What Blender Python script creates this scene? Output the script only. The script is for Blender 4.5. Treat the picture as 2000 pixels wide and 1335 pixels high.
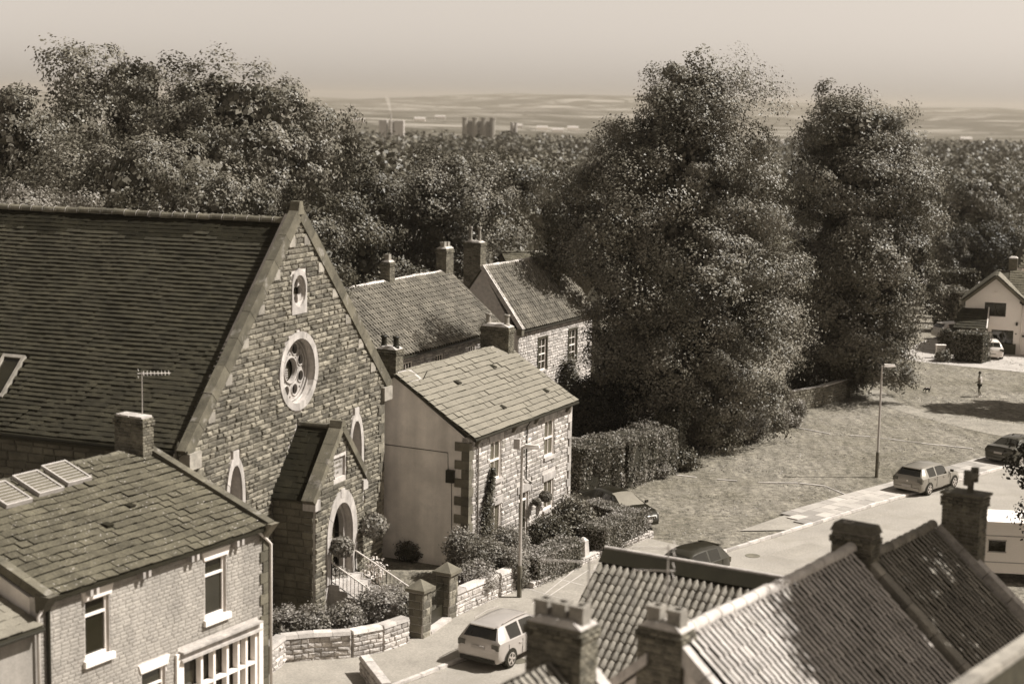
import bpy, math, random
import numpy as np
from mathutils import Matrix, Vector
from mathutils.geometry import tessellate_polygon
for _o in list(bpy.data.objects): bpy.data.objects.remove(_o)
SC = bpy.context.scene
COL = SC.collection
rnd = random.Random(7)
rng = np.random.default_rng(11)

# ------------------------------------------------------------------ camera
FPX, CX, CY, CAMZ = 3300.0, 1000.0, 667.5, 20.0
_p = math.atan(472 / FPX); _r = 0.019
_D = np.array([0, math.cos(_p), -math.sin(_p)])
_U0 = np.array([0, math.sin(_p), math.cos(_p)]); _R0 = np.array([1., 0, 0])
_R = _R0 * math.cos(_r) + _U0 * math.sin(_r); _U = -_R0 * math.sin(_r) + _U0 * math.cos(_r)
_C = np.array([0, 0, CAMZ])
cam = bpy.data.cameras.new('camera'); camo = bpy.data.objects.new('camera', cam); COL.objects.link(camo)
cam.sensor_width = 36; cam.lens = 36 * FPX / 2000; cam.clip_start = 0.5; cam.clip_end = 60000
camo.matrix_world = Matrix([[_R[0], _U[0], -_D[0], 0], [_R[1], _U[1], -_D[1], 0], [_R[2], _U[2], -_D[2], CAMZ], [0, 0, 0, 1]])
cam.dof.use_dof = True; cam.dof.focus_distance = 86; cam.dof.aperture_fstop = 0.5
SC.camera = camo
SC.render.resolution_x, SC.render.resolution_y = 1024, 683

# ------------------------------------------------------------------ light
SUN_EL, SUN_DIR = math.radians(50), (0.9988, 0.05)       # towards the sun, in plan
SUN_AZ = math.atan2(SUN_DIR[0], SUN_DIR[1])
w = bpy.data.worlds.new('World'); SC.world = w; w.use_nodes = True
nt = w.node_tree; nt.nodes.clear()
sky = nt.nodes.new('ShaderNodeTexSky'); sky.sky_type = 'NISHITA'; sky.sun_disc = False
sky.sun_elevation = SUN_EL; sky.sun_rotation = SUN_AZ; sky.air_density = 1.0; sky.dust_density = 1.0; sky.ozone_density = 1.0
bw = nt.nodes.new('ShaderNodeRGBToBW'); tint = nt.nodes.new('ShaderNodeMix'); tint.data_type = 'RGBA'; tint.blend_type = 'MULTIPLY'
tint.inputs[0].default_value = 1; tint.inputs[7].default_value = (1.0, 0.90, 0.80, 1)
bg = nt.nodes.new('ShaderNodeBackground'); bg.inputs[1].default_value = 0.084
wo = nt.nodes.new('ShaderNodeOutputWorld')
nt.links.new(sky.outputs[0], bw.inputs[0]); nt.links.new(bw.outputs[0], tint.inputs[6])
nt.links.new(tint.outputs[2], bg.inputs[0]); nt.links.new(bg.outputs[0], wo.inputs[0])
sl = bpy.data.lights.new('sun', 'SUN'); sl.energy = 5.0; sl.angle = math.radians(0.5); sl.color = (1.0, 0.965, 0.92)
so = bpy.data.objects.new('sun', sl); COL.objects.link(so); so.location = (60, -20, 80)
_s = Vector((SUN_DIR[0] * math.cos(SUN_EL), SUN_DIR[1] * math.cos(SUN_EL), math.sin(SUN_EL)))
so.rotation_euler = _s.to_track_quat('Z', 'Y').to_euler()
SC.view_settings.view_transform = 'Standard'; SC.view_settings.look = 'None'
SC.view_settings.exposure = 0.8; SC.view_settings.gamma = 1; SC.view_settings.use_curve_mapping = False

# ------------------------------------------------------------------ pixel -> place
def ray(x, y): return _D + (x - CX) / FPX * _R + (CY - y) / FPX * _U
def at_z(x, y, z=0.0): d = ray(x, y); return _C + d * ((z - CAMZ) / d[2])
def at_y(x, y, Y): d = ray(x, y); return _C + d * (Y / d[1])
def proj(P):
    v = np.asarray(P, float) - _C; z = max(v @ _D, .1); return CX + FPX * (v @ _R) / z, CY - FPX * (v @ _U) / z, z
def frame(o, deg):      # local x = outwards (B), local y = along (A)
    a = math.radians(deg); s, c = math.sin(a), math.cos(a)
    return Matrix([[c, s, 0, o[0]], [-s, c, 0, o[1]], [0, 0, 1, o[2] if len(o) > 2 else 0], [0, 0, 0, 1]])

# ------------------------------------------------------------------ materials (the photograph is toned: every pigment is a warm monochrome)
def S(v):
    t = min(max(v, 0), 1) ** .5
    k = min(1, t / .6); return (v, v * (.86 + .055 * k), v * (.42 + .41 * k), 1)
def _nodes(name):
    m = bpy.data.materials.new(name); m.use_nodes = True; n = m.node_tree; n.nodes.clear()
    out = n.nodes.new('ShaderNodeOutputMaterial'); return m, n, out
def _math(n, op, a, b=None, c=None):
    k = n.nodes.new('ShaderNodeMath'); k.operation = op
    for i, x in enumerate((a, b, c)):
        if x is None: continue
        if isinstance(x, (int, float)): k.inputs[i].default_value = x
        else: n.links.new(x, k.inputs[i])
    return k.outputs[0]
def _noise(n, co, sc, det=4, rough=.6):
    k = n.nodes.new('ShaderNodeTexNoise'); k.inputs['Scale'].default_value = sc; k.inputs['Detail'].default_value = det
    k.inputs['Roughness'].default_value = rough; n.links.new(co, k.inputs['Vector']); return k.outputs[0]
def _ramp(n, x, lo, hi, a=0., b=1.):
    k = n.nodes.new('ShaderNodeMapRange'); k.clamp = True
    n.links.new(x, k.inputs[0]); k.inputs[1].default_value = lo; k.inputs[2].default_value = hi
    k.inputs[3].default_value = a; k.inputs[4].default_value = b; return k.outputs[0]
def _mixc(n, f, a, b, mode='MIX'):
    k = n.nodes.new('ShaderNodeMix'); k.data_type = 'RGBA'; k.blend_type = mode
    for i, x in ((0, f), (6, a), (7, b)):
        if isinstance(x, (int, float, tuple)): k.inputs[i].default_value = x
        else: n.links.new(x, k.inputs[i])
    return k.outputs[2]
def _rand(n):
    o = n.nodes.new('ShaderNodeObjectInfo'); g = n.nodes.new('ShaderNodeNewGeometry')
    s = _math(n, 'ADD', o.outputs['Random'], g.outputs['Random Per Island'])
    s = _math(n, 'MULTIPLY', s, 7.31); return _math(n, 'FRACT', s)
def mat(name, v, var=0., noise=.25, ns=1.5, fine=.15, fs=25, rough=.85, bump=.25, bs=30, bd=.02, spec=.25, metal=0., spots=None, streak=None, patch=None, coat=0.):
    m, n, out = _nodes(name)
    b = n.nodes.new('ShaderNodeBsdfPrincipled'); n.links.new(b.outputs[0], out.inputs[0])
    b.inputs['Roughness'].default_value = rough; b.inputs['Metallic'].default_value = metal
    b.inputs['Specular IOR Level'].default_value = spec; b.inputs['Coat Weight'].default_value = coat
    g = n.nodes.new('ShaderNodeNewGeometry'); co = g.outputs['Position']
    f = 1.0
    fac = _ramp(n, _noise(n, co, ns), .28, .72, 1 - noise, 1 + noise) if noise else None
    if fine:
        k = _ramp(n, _noise(n, co, fs, 3), .25, .75, 1 - fine, 1 + fine)
        fac = _math(n, 'MULTIPLY', fac, k) if fac is not None else k
    if var:
        k = _ramp(n, _rand(n), 0, 1, 1 - var, 1 + var)
        fac = _math(n, 'MULTIPLY', fac, k) if fac is not None else k
    if streak:      # run-off stains: (amount, horizontal scale)
        mp = n.nodes.new('ShaderNodeMapping'); n.links.new(co, mp.inputs[0]); mp.inputs['Scale'].default_value = (streak[1], streak[1], streak[1] * .06)
        k = _ramp(n, _noise(n, mp.outputs[0], 1, 5), .35, .75, 1 + streak[0] * .4, 1 - streak[0])
        fac = _math(n, 'MULTIPLY', fac, k) if fac is not None else k
    c = S(v)
    if fac is not None:
        cc = n.nodes.new('ShaderNodeCombineColor')
        for i in range(3): n.links.new(fac, cc.inputs[i])
        c = _mixc(n, 1.0, S(v), cc.outputs[0], 'MULTIPLY')
    if patch:       # (lum, scale, lo, hi)
        c = _mixc(n, _ramp(n, _noise(n, co, patch[1], 6, .65), patch[2], patch[3]), c, S(patch[0]))
    if spots:       # lichen: (lum, scale, threshold)
        vo = n.nodes.new('ShaderNodeTexVoronoi'); vo.inputs['Scale'].default_value = spots[1]; n.links.new(co, vo.inputs['Vector'])
        big = _ramp(n, _noise(n, co, spots[1] * .12, 3), .42, .62)
        k = _math(n, 'MULTIPLY', _ramp(n, vo.outputs['Distance'], spots[2], spots[2] * .6), big)
        c = _mixc(n, k, c, S(spots[0]))
    if isinstance(c, tuple): b.inputs['Base Color'].default_value = c
    else: n.links.new(c, b.inputs['Base Color'])
    if bump:
        bm = n.nodes.new('ShaderNodeBump'); bm.inputs['Strength'].default_value = bump; bm.inputs['Distance'].default_value = bd
        n.links.new(_noise(n, co, bs, 5), bm.inputs['Height']); n.links.new(bm.outputs[0], b.inputs['Normal'])
    return m
def leafmat(name, v, spread=.5, transl=.25, ns=.35):
    m, n, out = _nodes(name)
    r = _rand(n); g = n.nodes.new('ShaderNodeNewGeometry')
    big = _ramp(n, _noise(n, g.outputs['Position'], ns, 3), .35, .65, -.4, .4)
    r2 = _math(n, 'ADD', r, big)
    c = _mixc(n, _ramp(n, r2, 0, 1), S(v * (1 - spread)), S(v * (1 + spread)))
    d = n.nodes.new('ShaderNodeBsdfPrincipled'); d.inputs['Roughness'].default_value = .5; d.inputs['Specular IOR Level'].default_value = .3
    n.links.new(c, d.inputs['Base Color'])
    t = n.nodes.new('ShaderNodeBsdfTranslucent'); n.links.new(c, t.inputs[0])
    mx = n.nodes.new('ShaderNodeMixShader'); mx.inputs[0].default_value = transl
    n.links.new(d.outputs[0], mx.inputs[1]); n.links.new(t.outputs[0], mx.inputs[2]); n.links.new(mx.outputs[0], out.inputs[0])
    return m
def glassmat(name, v=.015, rough=.05, spec=.6):
    return mat(name, v, noise=.3, ns=.8, fine=0, rough=rough, bump=.04, bs=2, spec=spec)

MT = {}
def build_materials():
    A = MT
    A['stone'] = mat('rock_faced_sandstone', .165, var=.5, noise=.35, ns=6, fine=.3, fs=40, bump=.9, bs=14, bd=.05, patch=(.07, 2.2, .52, .75))
    A['mortar'] = mat('lime_mortar', .46, noise=.2, ns=4, bump=.3)
    A['ashlar'] = mat('dressed_sandstone', .38, var=.12, noise=.22, ns=2.5, fine=.12, streak=(.35, 3.5), bump=.2)
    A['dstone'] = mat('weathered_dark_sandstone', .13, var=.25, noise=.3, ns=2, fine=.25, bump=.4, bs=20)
    A['coping'] = mat('mossy_coping_stone', .11, var=.25, noise=.35, ns=2, fine=.35, fs=30, bump=.5, patch=(.3, 1.5, .58, .72))
    A['slate_dark'] = mat('dark_roof_tile', .036, var=.18, noise=.3, ns=1.2, fine=.3, fs=18, rough=.8, bump=.25, spec=.2)
    A['slate_darker'] = mat('darker_roof_tile', .018, var=.2, noise=.3, ns=1.2, fine=.3, fs=18, rough=.9, bump=.3, spec=.1)  # darkest tile tone, for the ridge band and the porch roof
    A['slate_mid'] = mat('lichened_grey_roof_tile', .085, var=.16, noise=.3, ns=.8, fine=.4, fs=14, rough=.9, bump=.4, spots=(.42, 7, .2), spec=.15)
    A['slate_pale'] = mat('pale_grey_roof_tile', .175, var=.07, noise=.12, ns=1.0, fine=.25, fs=22, rough=.85, bump=.3, spec=.2)
    A['bedding'] = mat('dark_roof_bedding', .05, noise=.2)  # dark bedding that shows in the gaps between tile rows
    A['pantile'] = mat('clay_pantile', .23, var=.22, noise=.25, ns=1.5, fine=.25, fs=25, rough=.75, bump=.3, patch=(.08, 1.3, .55, .8))
    A['pantile_pale'] = mat('pale_clay_pantile', .43, var=.14, noise=.2, ns=1.2, fine=.25, fs=25, rough=.8, bump=.3, patch=(.2, 1.3, .55, .8))
    A['pantile_far'] = mat('far_clay_pantile', .20, var=.25, noise=.3, ns=.7, fine=.25, fs=12, rough=.8, bump=.2)  # clay colour of the farther pantile roofs
    A['ridge_pale'] = mat('pale_ridge_tile', .50, var=.15, noise=.2, ns=2, fine=.15, bump=.2)
    A['brick'] = mat('dark_old_brick', .135, var=.4, noise=.3, ns=5, fine=.3, fs=40, bump=.5, bs=30, patch=(.035, 2.0, .5, .72))
    A['brick_mortar'] = mat('old_brick_mortar', .26, noise=.3, ns=5)
    A['brick_pale'] = mat('pale_painted_brick', .30, var=.10, noise=.16, ns=1.2, fine=.18, fs=20, bump=.3, streak=(.3, 1.2))
    A['render'] = mat('grey_roughcast_render', .76, noise=.16, ns=.9, fine=.12, fs=45, bump=.35, bs=60, streak=(.26, .9), patch=(.55, .7, .55, .8))
    A['render_white'] = mat('white_painted_render', .8, noise=.05, ns=.9, fine=.05, bump=.15)
    A['cobble'] = mat('pale_rubble_stone', .40, var=.3, noise=.3, ns=5, fine=.3, fs=20, bump=.8, bs=12, bd=.04)
    A['white'] = mat('white_paint', .80, noise=.05, fine=.03, rough=.5, bump=.05)
    A['pot'] = mat('buff_chimney_pot', .26, var=.12, noise=.25, ns=4, fine=.2, bump=.2)
    A['haunch'] = mat('pale_cement_flaunching', .42, noise=.3, ns=4, fine=.2, bump=.5)
    A['black'] = mat('black_paint', .02, noise=.2, fine=.1, rough=.45, bump=.05)
    A['lead'] = mat('lead_flashing', .36, noise=.2, ns=4, fine=.1, rough=.6)
    A['timber'] = mat('dark_timber', .05, noise=.3, ns=6, fine=.3, rough=.7)
    A['curtain'] = mat('pale_curtain', .55, noise=.2, ns=5, fine=0)
    A['glass'] = glassmat('window_glass', .02)
    A['glass_pale'] = glassmat('net_curtained_glass', .10, .12)
    A['steel'] = mat('galvanised_steel', .42, noise=.1, fine=.1, rough=.4, metal=.3, spec=.5)
    A['rail'] = mat('pale_painted_rail', .62, noise=.1, fine=.1, rough=.5)
    A['asphalt'] = mat('worn_asphalt', .275, noise=.14, ns=.35, fine=.22, fs=12, rough=.9, bump=.4, bs=40, patch=(.22, .5, .5, .75))
    A['pavement'] = mat('tarmac_pavement', .26, noise=.15, ns=.8, fine=.25, fs=14, bump=.4, bs=40)
    A['flag'] = mat('paving_flag', .32, var=.3, noise=.15, ns=1, fine=.15, bump=.2)
    A['kerb'] = mat('kerb_stone', .42, var=.25, noise=.25, ns=3, fine=.2, bump=.3)
    A['gravel'] = mat('pale_gravel', .34, noise=.2, ns=.8, fine=.35, fs=9, bump=.6, bs=20)
    A['worn'] = mat('worn_gravelly_turf', .22, noise=.25, ns=.7, fine=.4, fs=6, bump=.6, bs=14)
    A['painted_reflection'] = mat('car_glass_painted_reflection', .2, noise=.1, ns=2, fine=0, rough=.12, bump=0, spec=.6)  # pale colour stands in for sky reflected in windscreen and roof glass
    A['leaf'] = leafmat('broad_leaf', .08, .4, .1)
    A['leaf_lime'] = leafmat('lime_leaf', .125, .42, .08)
    A['leaf_mid'] = leafmat('mid_tone_leaf', .125, .4, .12)
    A['grass_blade'] = leafmat('dry_grass_blade', .2, .35, .2, .25)
    A['leaf_pale'] = leafmat('pale_willow_leaf', .20, .4, .3)
    A['leaf_hedge'] = leafmat('hedge_leaf', .23, .45)
    A['leaf_bush'] = leafmat('shrub_leaf', .19, .5)
    A['leaf_far'] = leafmat('far_foliage', .09, .55, .1, .03)
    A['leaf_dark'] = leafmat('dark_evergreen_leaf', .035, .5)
    A['hedge_core'] = mat('twiggy_hedge_core', .025, noise=.3, fine=.4)
    A['bark'] = mat('tree_bark', .06, noise=.3, ns=4, fine=.3, bump=.8, bs=10, bd=.05)
    A['flower'] = leafmat('white_blossom', .70, .15, .2)
    A['tyre'] = mat('tyre_rubber', .018, noise=.1, fine=.1, rough=.8)
    A['alloy'] = mat('alloy_rim', .55, noise=.05, fine=0, rough=.3, metal=.6)
    A['carglass'] = glassmat('car_glass', .012, .03, .8)
    A['lamp_red'] = mat('tail_lamp', .05, noise=.05, fine=0, rough=.15, spec=.6)
    A['lamp_clear'] = mat('head_lamp', .55, noise=.1, fine=0, rough=.1, spec=.7)
    A['plate'] = mat('number_plate', .6, noise=.05, fine=0, rough=.4)
    A['plate_dim'] = mat('yellow_number_plate', .38, noise=.05, fine=0, rough=.4)
    A['panel'] = mat('solar_panel_glass', .12, noise=.15, ns=3, fine=.05, rough=.22, spec=.5)
    A['skin'] = mat('skin', .16, noise=.08, fine=0, rough=.6, bump=0)
    A['hair'] = mat('dark_hair', .02, noise=.2, fine=.2, rough=.7)
    A['tshirt'] = mat('pale_shirt', .7, noise=.1, fine=0, rough=.9)
    A['shorts'] = mat('dark_shorts', .03, noise=.1, fine=0, rough=.9)
    A['shoe'] = mat('pale_shoe', .65, noise=.1, fine=0)
    A['dog'] = mat('black_fur', .012, noise=.2, fine=.2, rough=.7)
    A['dogw'] = mat('pale_fur', .5, noise=.2, fine=.2, rough=.8)
build_materials()

# ------------------------------------------------------------------ mesh helpers
class MB:
    def __init__(s, T=None): s.v = []; s.f = []; s.T = T
    def add(s, vs, fs):
        o = len(s.v)
        if s.T is not None: vs = [tuple(s.T @ Vector(p)) for p in vs]
        s.v += [tuple(p) for p in vs]; s.f += [tuple(i + o for i in f) for f in fs]; return s
    def box(s, x0, x1, y0, y1, z0, z1):
        v = [(x, y, z) for z in (z0, z1) for y in (y0, y1) for x in (x0, x1)]
        return s.add(v, [(0, 2, 3, 1), (4, 5, 7, 6), (0, 1, 5, 4), (1, 3, 7, 5), (3, 2, 6, 7), (2, 0, 4, 6)])
    def hull(s, bot, top):          # two equal loops
        n = len(bot)
        return s.add(list(bot) + list(top), [tuple(range(n))[::-1], tuple(range(n, 2 * n))] + [(i, (i + 1) % n, n + (i + 1) % n, n + i) for i in range(n)])
    def bar(s, a, b, w, h=None, up=(0, 0, 1)):
        a, b = Vector(a), Vector(b); d = (b - a).normalized(); h = h or w
        x = d.cross(Vector(up));
        if x.length < 1e-4: x = d.cross(Vector((1, 0, 0)))
        x.normalize(); y = x.cross(d).normalized()
        q = [x * i * w / 2 + y * j * h / 2 for i, j in ((-1, -1), (1, -1), (1, 1), (-1, 1))]
        return s.hull([a + k for k in q], [b + k for k in q])
    def tube(s, pts, r, n=8, cap=True):
        pts = [Vector(p) for p in pts]; R = r if isinstance(r, (list, tuple)) else [r] * len(pts)
        vs = []; fs = []; px = None
        for i, p in enumerate(pts):
            d = (pts[min(i + 1, len(pts) - 1)] - pts[max(i - 1, 0)]).normalized()
            x = (px - d * px.dot(d)) if px is not None else d.cross(Vector((0, 0, 1)) if abs(d.z) < .9 else Vector((1, 0, 0)))
            x.normalize(); px = x; y = d.cross(x)
            for k in range(n):
                t = 2 * math.pi * k / n; vs.append(p + (x * math.cos(t) + y * math.sin(t)) * R[i])
        for i in range(len(pts) - 1):
            for k in range(n):
                fs.append((i * n + k, i * n + (k + 1) % n, (i + 1) * n + (k + 1) % n, (i + 1) * n + k))
        if cap: fs += [tuple(range(n))[::-1], tuple((len(pts) - 1) * n + k for k in range(n))]
        return s.add(vs, fs)
    def lathe(s, prof, c=(0, 0, 0), n=16, axis='z'):
        vs = []; fs = []
        for r, z in prof:
            for k in range(n):
                t = 2 * math.pi * k / n; x, y = r * math.cos(t), r * math.sin(t)
                p = {'z': (x, y, z), 'x': (z, x, y), 'y': (y, z, x)}[axis]
                vs.append((p[0] + c[0], p[1] + c[1], p[2] + c[2]))
        for i in range(len(prof) - 1):
            for k in range(n): fs.append((i * n + k, i * n + (k + 1) % n, (i + 1) * n + (k + 1) % n, (i + 1) * n + k))
        return s.add(vs, fs + [tuple(range(n))[::-1], tuple((len(prof) - 1) * n + k for k in range(n))])
    def plate(s, outer, holes=(), t0=0., t1=-.3):    # (u, z) loops, thickness along local y from t0 (front) to t1
        loops = [list(outer)] + [list(h) for h in holes]
        tri = tessellate_polygon([[Vector((u, z, 0)) for u, z in l] for l in loops])
        flat = [p for l in loops for p in l]; n = len(flat)
        vs = [(u, t0, z) for u, z in flat] + [(u, t1, z) for u, z in flat]
        fs = [tuple(t) for t in tri] + [tuple(n + i for i in t)[::-1] for t in tri]; o = 0
        for l in loops:
            m = len(l); fs += [(o + i, o + (i + 1) % m, n + o + (i + 1) % m, n + o + i) for i in range(m)]; o += m
        return s.add(vs, fs)
    def mesh(s, name):
        me = bpy.data.meshes.new(name); me.from_pydata(s.v, [], s.f); return me
def fixn(me):
    import bmesh
    b = bmesh.new(); b.from_mesh(me); bmesh.ops.recalc_face_normals(b, faces=b.faces); b.to_mesh(me); b.free(); return me
WM = {}
def obj(name, src, material, parent=None, M=None, smooth=False, kind=None, fix=True):
    me = src.mesh(name) if isinstance(src, MB) else src
    if isinstance(src, MB) and fix: fixn(me)
    if material is not None and not len(me.materials): me.materials.append(MT[material] if isinstance(material, str) else material)
    if smooth: me.polygons.foreach_set('use_smooth', np.ones(len(me.polygons), bool))
    o = bpy.data.objects.new(name, me); COL.objects.link(o)
    if M is not None: o.matrix_basis = M
    pw = Matrix.Identity(4)
    if parent is not None: o.parent = parent; pw = WM[parent]
    WM[o] = pw @ (M if M is not None else Matrix.Identity(4))
    if kind: o['kind'] = kind
    return o
def thing(name, label, cat, M=None, group=None):
    o = bpy.data.objects.new(name, None); COL.objects.link(o); o.empty_display_size = .3
    if M is not None: o.matrix_basis = M
    WM[o] = M.copy() if M is not None else Matrix.Identity(4)
    return tag(o, label, cat, group)
def tag(o, label, cat, group=None):
    o['label'] = label; o['category'] = cat
    if group: o['group'] = group
    return o
def npmesh(name, V, F):
    me = bpy.data.meshes.new(name); V = np.asarray(V, np.float32); F = np.asarray(F, np.int32); k = F.shape[1]
    me.vertices.add(len(V)); me.vertices.foreach_set('co', V.ravel())
    me.loops.add(F.size); me.loops.foreach_set('vertex_index', F.ravel())
    me.polygons.add(len(F)); me.polygons.foreach_set('loop_start', np.arange(0, F.size, k, dtype=np.int32))
    me.update(calc_edges=True); return me

# pieces: unit meshes placed by matrices under a parent; the 300 that show largest are objects, the rest one stuff part
def pieces(parent, name, items, meshes, material, limit=300, mass=None):
    if not items: return
    pw = np.array(WM[parent]); sc = []
    for m, k in items:
        Q = pw @ m; x, y, z = proj(Q[:3, 3]); a = np.linalg.norm(Q[:3, 0]) * max(np.linalg.norm(Q[:3, 2]), np.linalg.norm(Q[:3, 1]))
        sc.append(a / z / z * (1 if (-20 < x < 2020 and -20 < y < 1355) else 1e-4))
    order = np.argsort(-np.array(sc)); mt = MT[material]
    for me in meshes:
        if not len(me.materials): me.materials.append(mt)
    ms = meshes if meshes[0].materials[0] == mt else [me.copy() for me in meshes]
    if ms is not meshes:
        for me in ms: me.materials.clear(); me.materials.append(mt)
    for i in order[:limit]:
        m, k = items[i]
        o = bpy.data.objects.new(name, ms[k]); COL.objects.link(o); o.parent = parent; o.matrix_basis = Matrix(m.tolist())
    rest = order[limit:]
    if len(rest):
        V = []; F = []; off = 0
        cache = [(np.array([v.co[:] for v in me.vertices]), [tuple(p.vertices) for p in me.polygons]) for me in meshes]
        for i in rest:
            m, k = items[i]; v, f = cache[k]
            V.append(v @ m[:3, :3].T + m[:3, 3]); F += [tuple(j + off for j in t) for t in f]; off += len(v)
        me = bpy.data.meshes.new(mass or name + '_courses'); me.from_pydata(np.concatenate(V).tolist(), [], F); me.materials.append(mt)
        o = bpy.data.objects.new(mass or name + '_courses', me); COL.objects.link(o); o.parent = parent; o['kind'] = 'stuff'
def mat4(x, y, z, o):
    m = np.eye(4); m[:3, 0] = x; m[:3, 1] = y; m[:3, 2] = z; m[:3, 3] = o; return m
def _stones(rough, n, name):
    out = []
    for k in range(n):
        r = random.Random(k * 31 + 5); j = lambda a: r.uniform(-a, a)
        b = [(-.5, 0, -.5), (.5, 0, -.5), (.5, 0, .5), (-.5, 0, .5)]
        m = [(x * (.985 + j(.015)), .45 + j(.1) * rough, z * (.96 + j(.03))) for x, _, z in b]
        t = [(x * .86 + j(.06) * rough, .85 + j(.3) * rough, z * .72 + j(.08) * rough) for x, _, z in b]
        c = [(j(.2) * rough, 1 + j(.25) * rough, j(.15) * rough)]
        f = []
        for i in range(4):
            q = (i + 1) % 4; f += [(i, q, 4 + q, 4 + i), (4 + i, 4 + q, 8 + q, 8 + i), (8 + i, 8 + q, 12)]
        me = bpy.data.meshes.new(name); me.from_pydata(b + m + t + c, [], f); fixn(me); out.append(me)
    return out
STONE = _stones(1.0, 8, 'stone'); BRICK = _stones(.25, 4, 'brick')
def _slab(name, n=4):
    out = []
    for k in range(n):
        r = random.Random(k + 50); b = MB(); e = [r.uniform(-.03, .03) for _ in range(4)]
        b.add([(-.497, e[0], 0), (.497, e[1], 0), (.497, 1, 0), (-.497, 1, 0), (-.497, e[0], 1), (.497, e[1], 1), (.497, 1, 1), (-.497, 1, 1)],
              [(4, 5, 6, 7), (0, 1, 5, 4), (1, 2, 6, 5), (3, 0, 4, 7), (2, 3, 7, 6)]); out.append(b.mesh(name))
    return out
SLATE = _slab('slate')
def _pantile():
    us = np.linspace(-.08, 1.02, 9); zs = [.75 * math.exp(-((u - .27) / .20) ** 2) + .16 * ((u - .75) / .45) ** 2 for u in us]
    b = MB(); n = len(us)
    v = [(u, 0, z + .12) for u, z in zip(us, zs)] + [(u, 1, z) for u, z in zip(us, zs)] + [(u, 0, z - .16) for u, z in zip(us, zs)]
    b.add(v, [(i, i + 1, n + i + 1, n + i) for i in range(n - 1)] + [(2 * n + i, 2 * n + i + 1, i + 1, i) for i in range(n - 1)])
    me = b.mesh('pantile'); me.polygons.foreach_set('use_smooth', np.array([True] * (n - 1) + [False] * (n - 1))); return [me]
PANTILE = _pantile()
def _ridge():
    b = MB(); n = 8; v = []; f = []
    for y, s in ((0, 1.0), (.86, 1.0), (.86, 1.12), (1, 1.12)):
        for k in range(n + 1):
            t = math.pi * (k / n * 1.16 - .08); v.append((math.cos(t) * .5 * s, y, math.sin(t) * .5 * s))
    for i in range(3):
        for k in range(n): f.append((i * (n + 1) + k, i * (n + 1) + k + 1, (i + 1) * (n + 1) + k + 1, (i + 1) * (n + 1) + k))
    f += [tuple(range(n + 1)), tuple(3 * (n + 1) + k for k in range(n + 1))]
    b.add(v, f); return [b.mesh('ridge_tile')]
RIDGE = _ridge()
V3 = lambda *a: np.array(a, float)

def masonry(parent, name, o, U, N, width, height, ch, lens, inside, material, meshes=None, depth=.06, gap=.014, limit=300, mass=None, jit=.0, seed=1):
    """courses of stones on a wall face; inside(u0,u1,z0,z1) -> keep"""
    r = random.Random(seed); meshes = meshes or STONE; o = np.array(o, float); U = np.array(U, float); N = np.array(N, float); Z = V3(0, 0, 1); it = []; z = 0.; row = 0
    while z < height - ch * .4:
        h = min(ch * r.uniform(1 - jit, 1 + jit), height - z); u = -r.uniform(0, lens[0]) if row % 2 else 0.
        while u < width - .02:
            l = r.uniform(*lens); u0, u1 = max(u, 0), min(u + l, width); u += l
            if u1 - u0 < .05: continue
            for a, b in inside(u0, u1, z, z + h):
                if b - a < .06: continue
                d = depth * r.uniform(.8, 1.25)
                it.append((mat4(U * (b - a - gap), N * d, Z * (h - gap), o + U * (a + b) / 2 + Z * (z + h / 2)), r.randrange(len(meshes))))
        z += h; row += 1
    pieces(parent, name, it, meshes, material, limit, mass)
def cutter(rects):      # holes [(u0,u1,z0,z1)] or callables giving (u0,u1) excluded for a z
    def f(u0, u1, z0, z1):
        iv = [(u0, u1)]
        for rr in rects:
            e = rr(z0, z1) if callable(rr) else ((rr[0], rr[1]) if (z1 > rr[2] + .02 and z0 < rr[3] - .02) else None)
            if not e: continue
            nv = []
            for a, b in iv:
                if e[1] <= a or e[0] >= b: nv.append((a, b)); continue
                if e[0] > a: nv.append((a, e[0]))
                if e[1] < b: nv.append((e[1], b))
            iv = nv
        return iv
    return f
def sag(u, s): return .014 * math.sin(u * .8 + s * .45) + .011 * math.sin(u * 1.9 - s * 1.3 + 1) + .006 * math.sin(u * 4.3 + s * 3.1)
def roof_tiles(parent, name, o, U, up, width, length, w, e, material, meshes=None, th=.02, lift=.025, limit=300, mass=None, seed=2, skip=None, bond=True, lap=1.2, row0=0, rows=None):
    r = random.Random(seed); meshes = meshes or SLATE; o = np.array(o, float); U = np.array(U, float); up = np.array(up, float); N = np.cross(U, up); 
    if N[2] < 0: N = -N
    it = []; nr = int(round(length / e))
    for i in range(nr):
        if rows and not rows(i, nr): continue
        s = i * e; u = -(w / 2 if (bond and i % 2) else 0.)
        while u < width - .02:
            u0, u1 = max(u, 0), min(u + w, width); u += w
            if u1 - u0 < .04 or (skip and skip((u0 + u1) / 2, s + e / 2)): continue
            L = min(e * lap, length - s + .05); dz = lift * r.uniform(.6, 1.4); sk = r.uniform(-.006, .006)
            it.append((mat4(U * (u1 - u0) + up * sk, up * L - N * dz, N * th, o + U * (u0 + u1) / 2 + up * s + N * (dz + sag(u0, s))), r.randrange(len(meshes))))
    pieces(parent, name, it, meshes, material, limit, mass)
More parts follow.
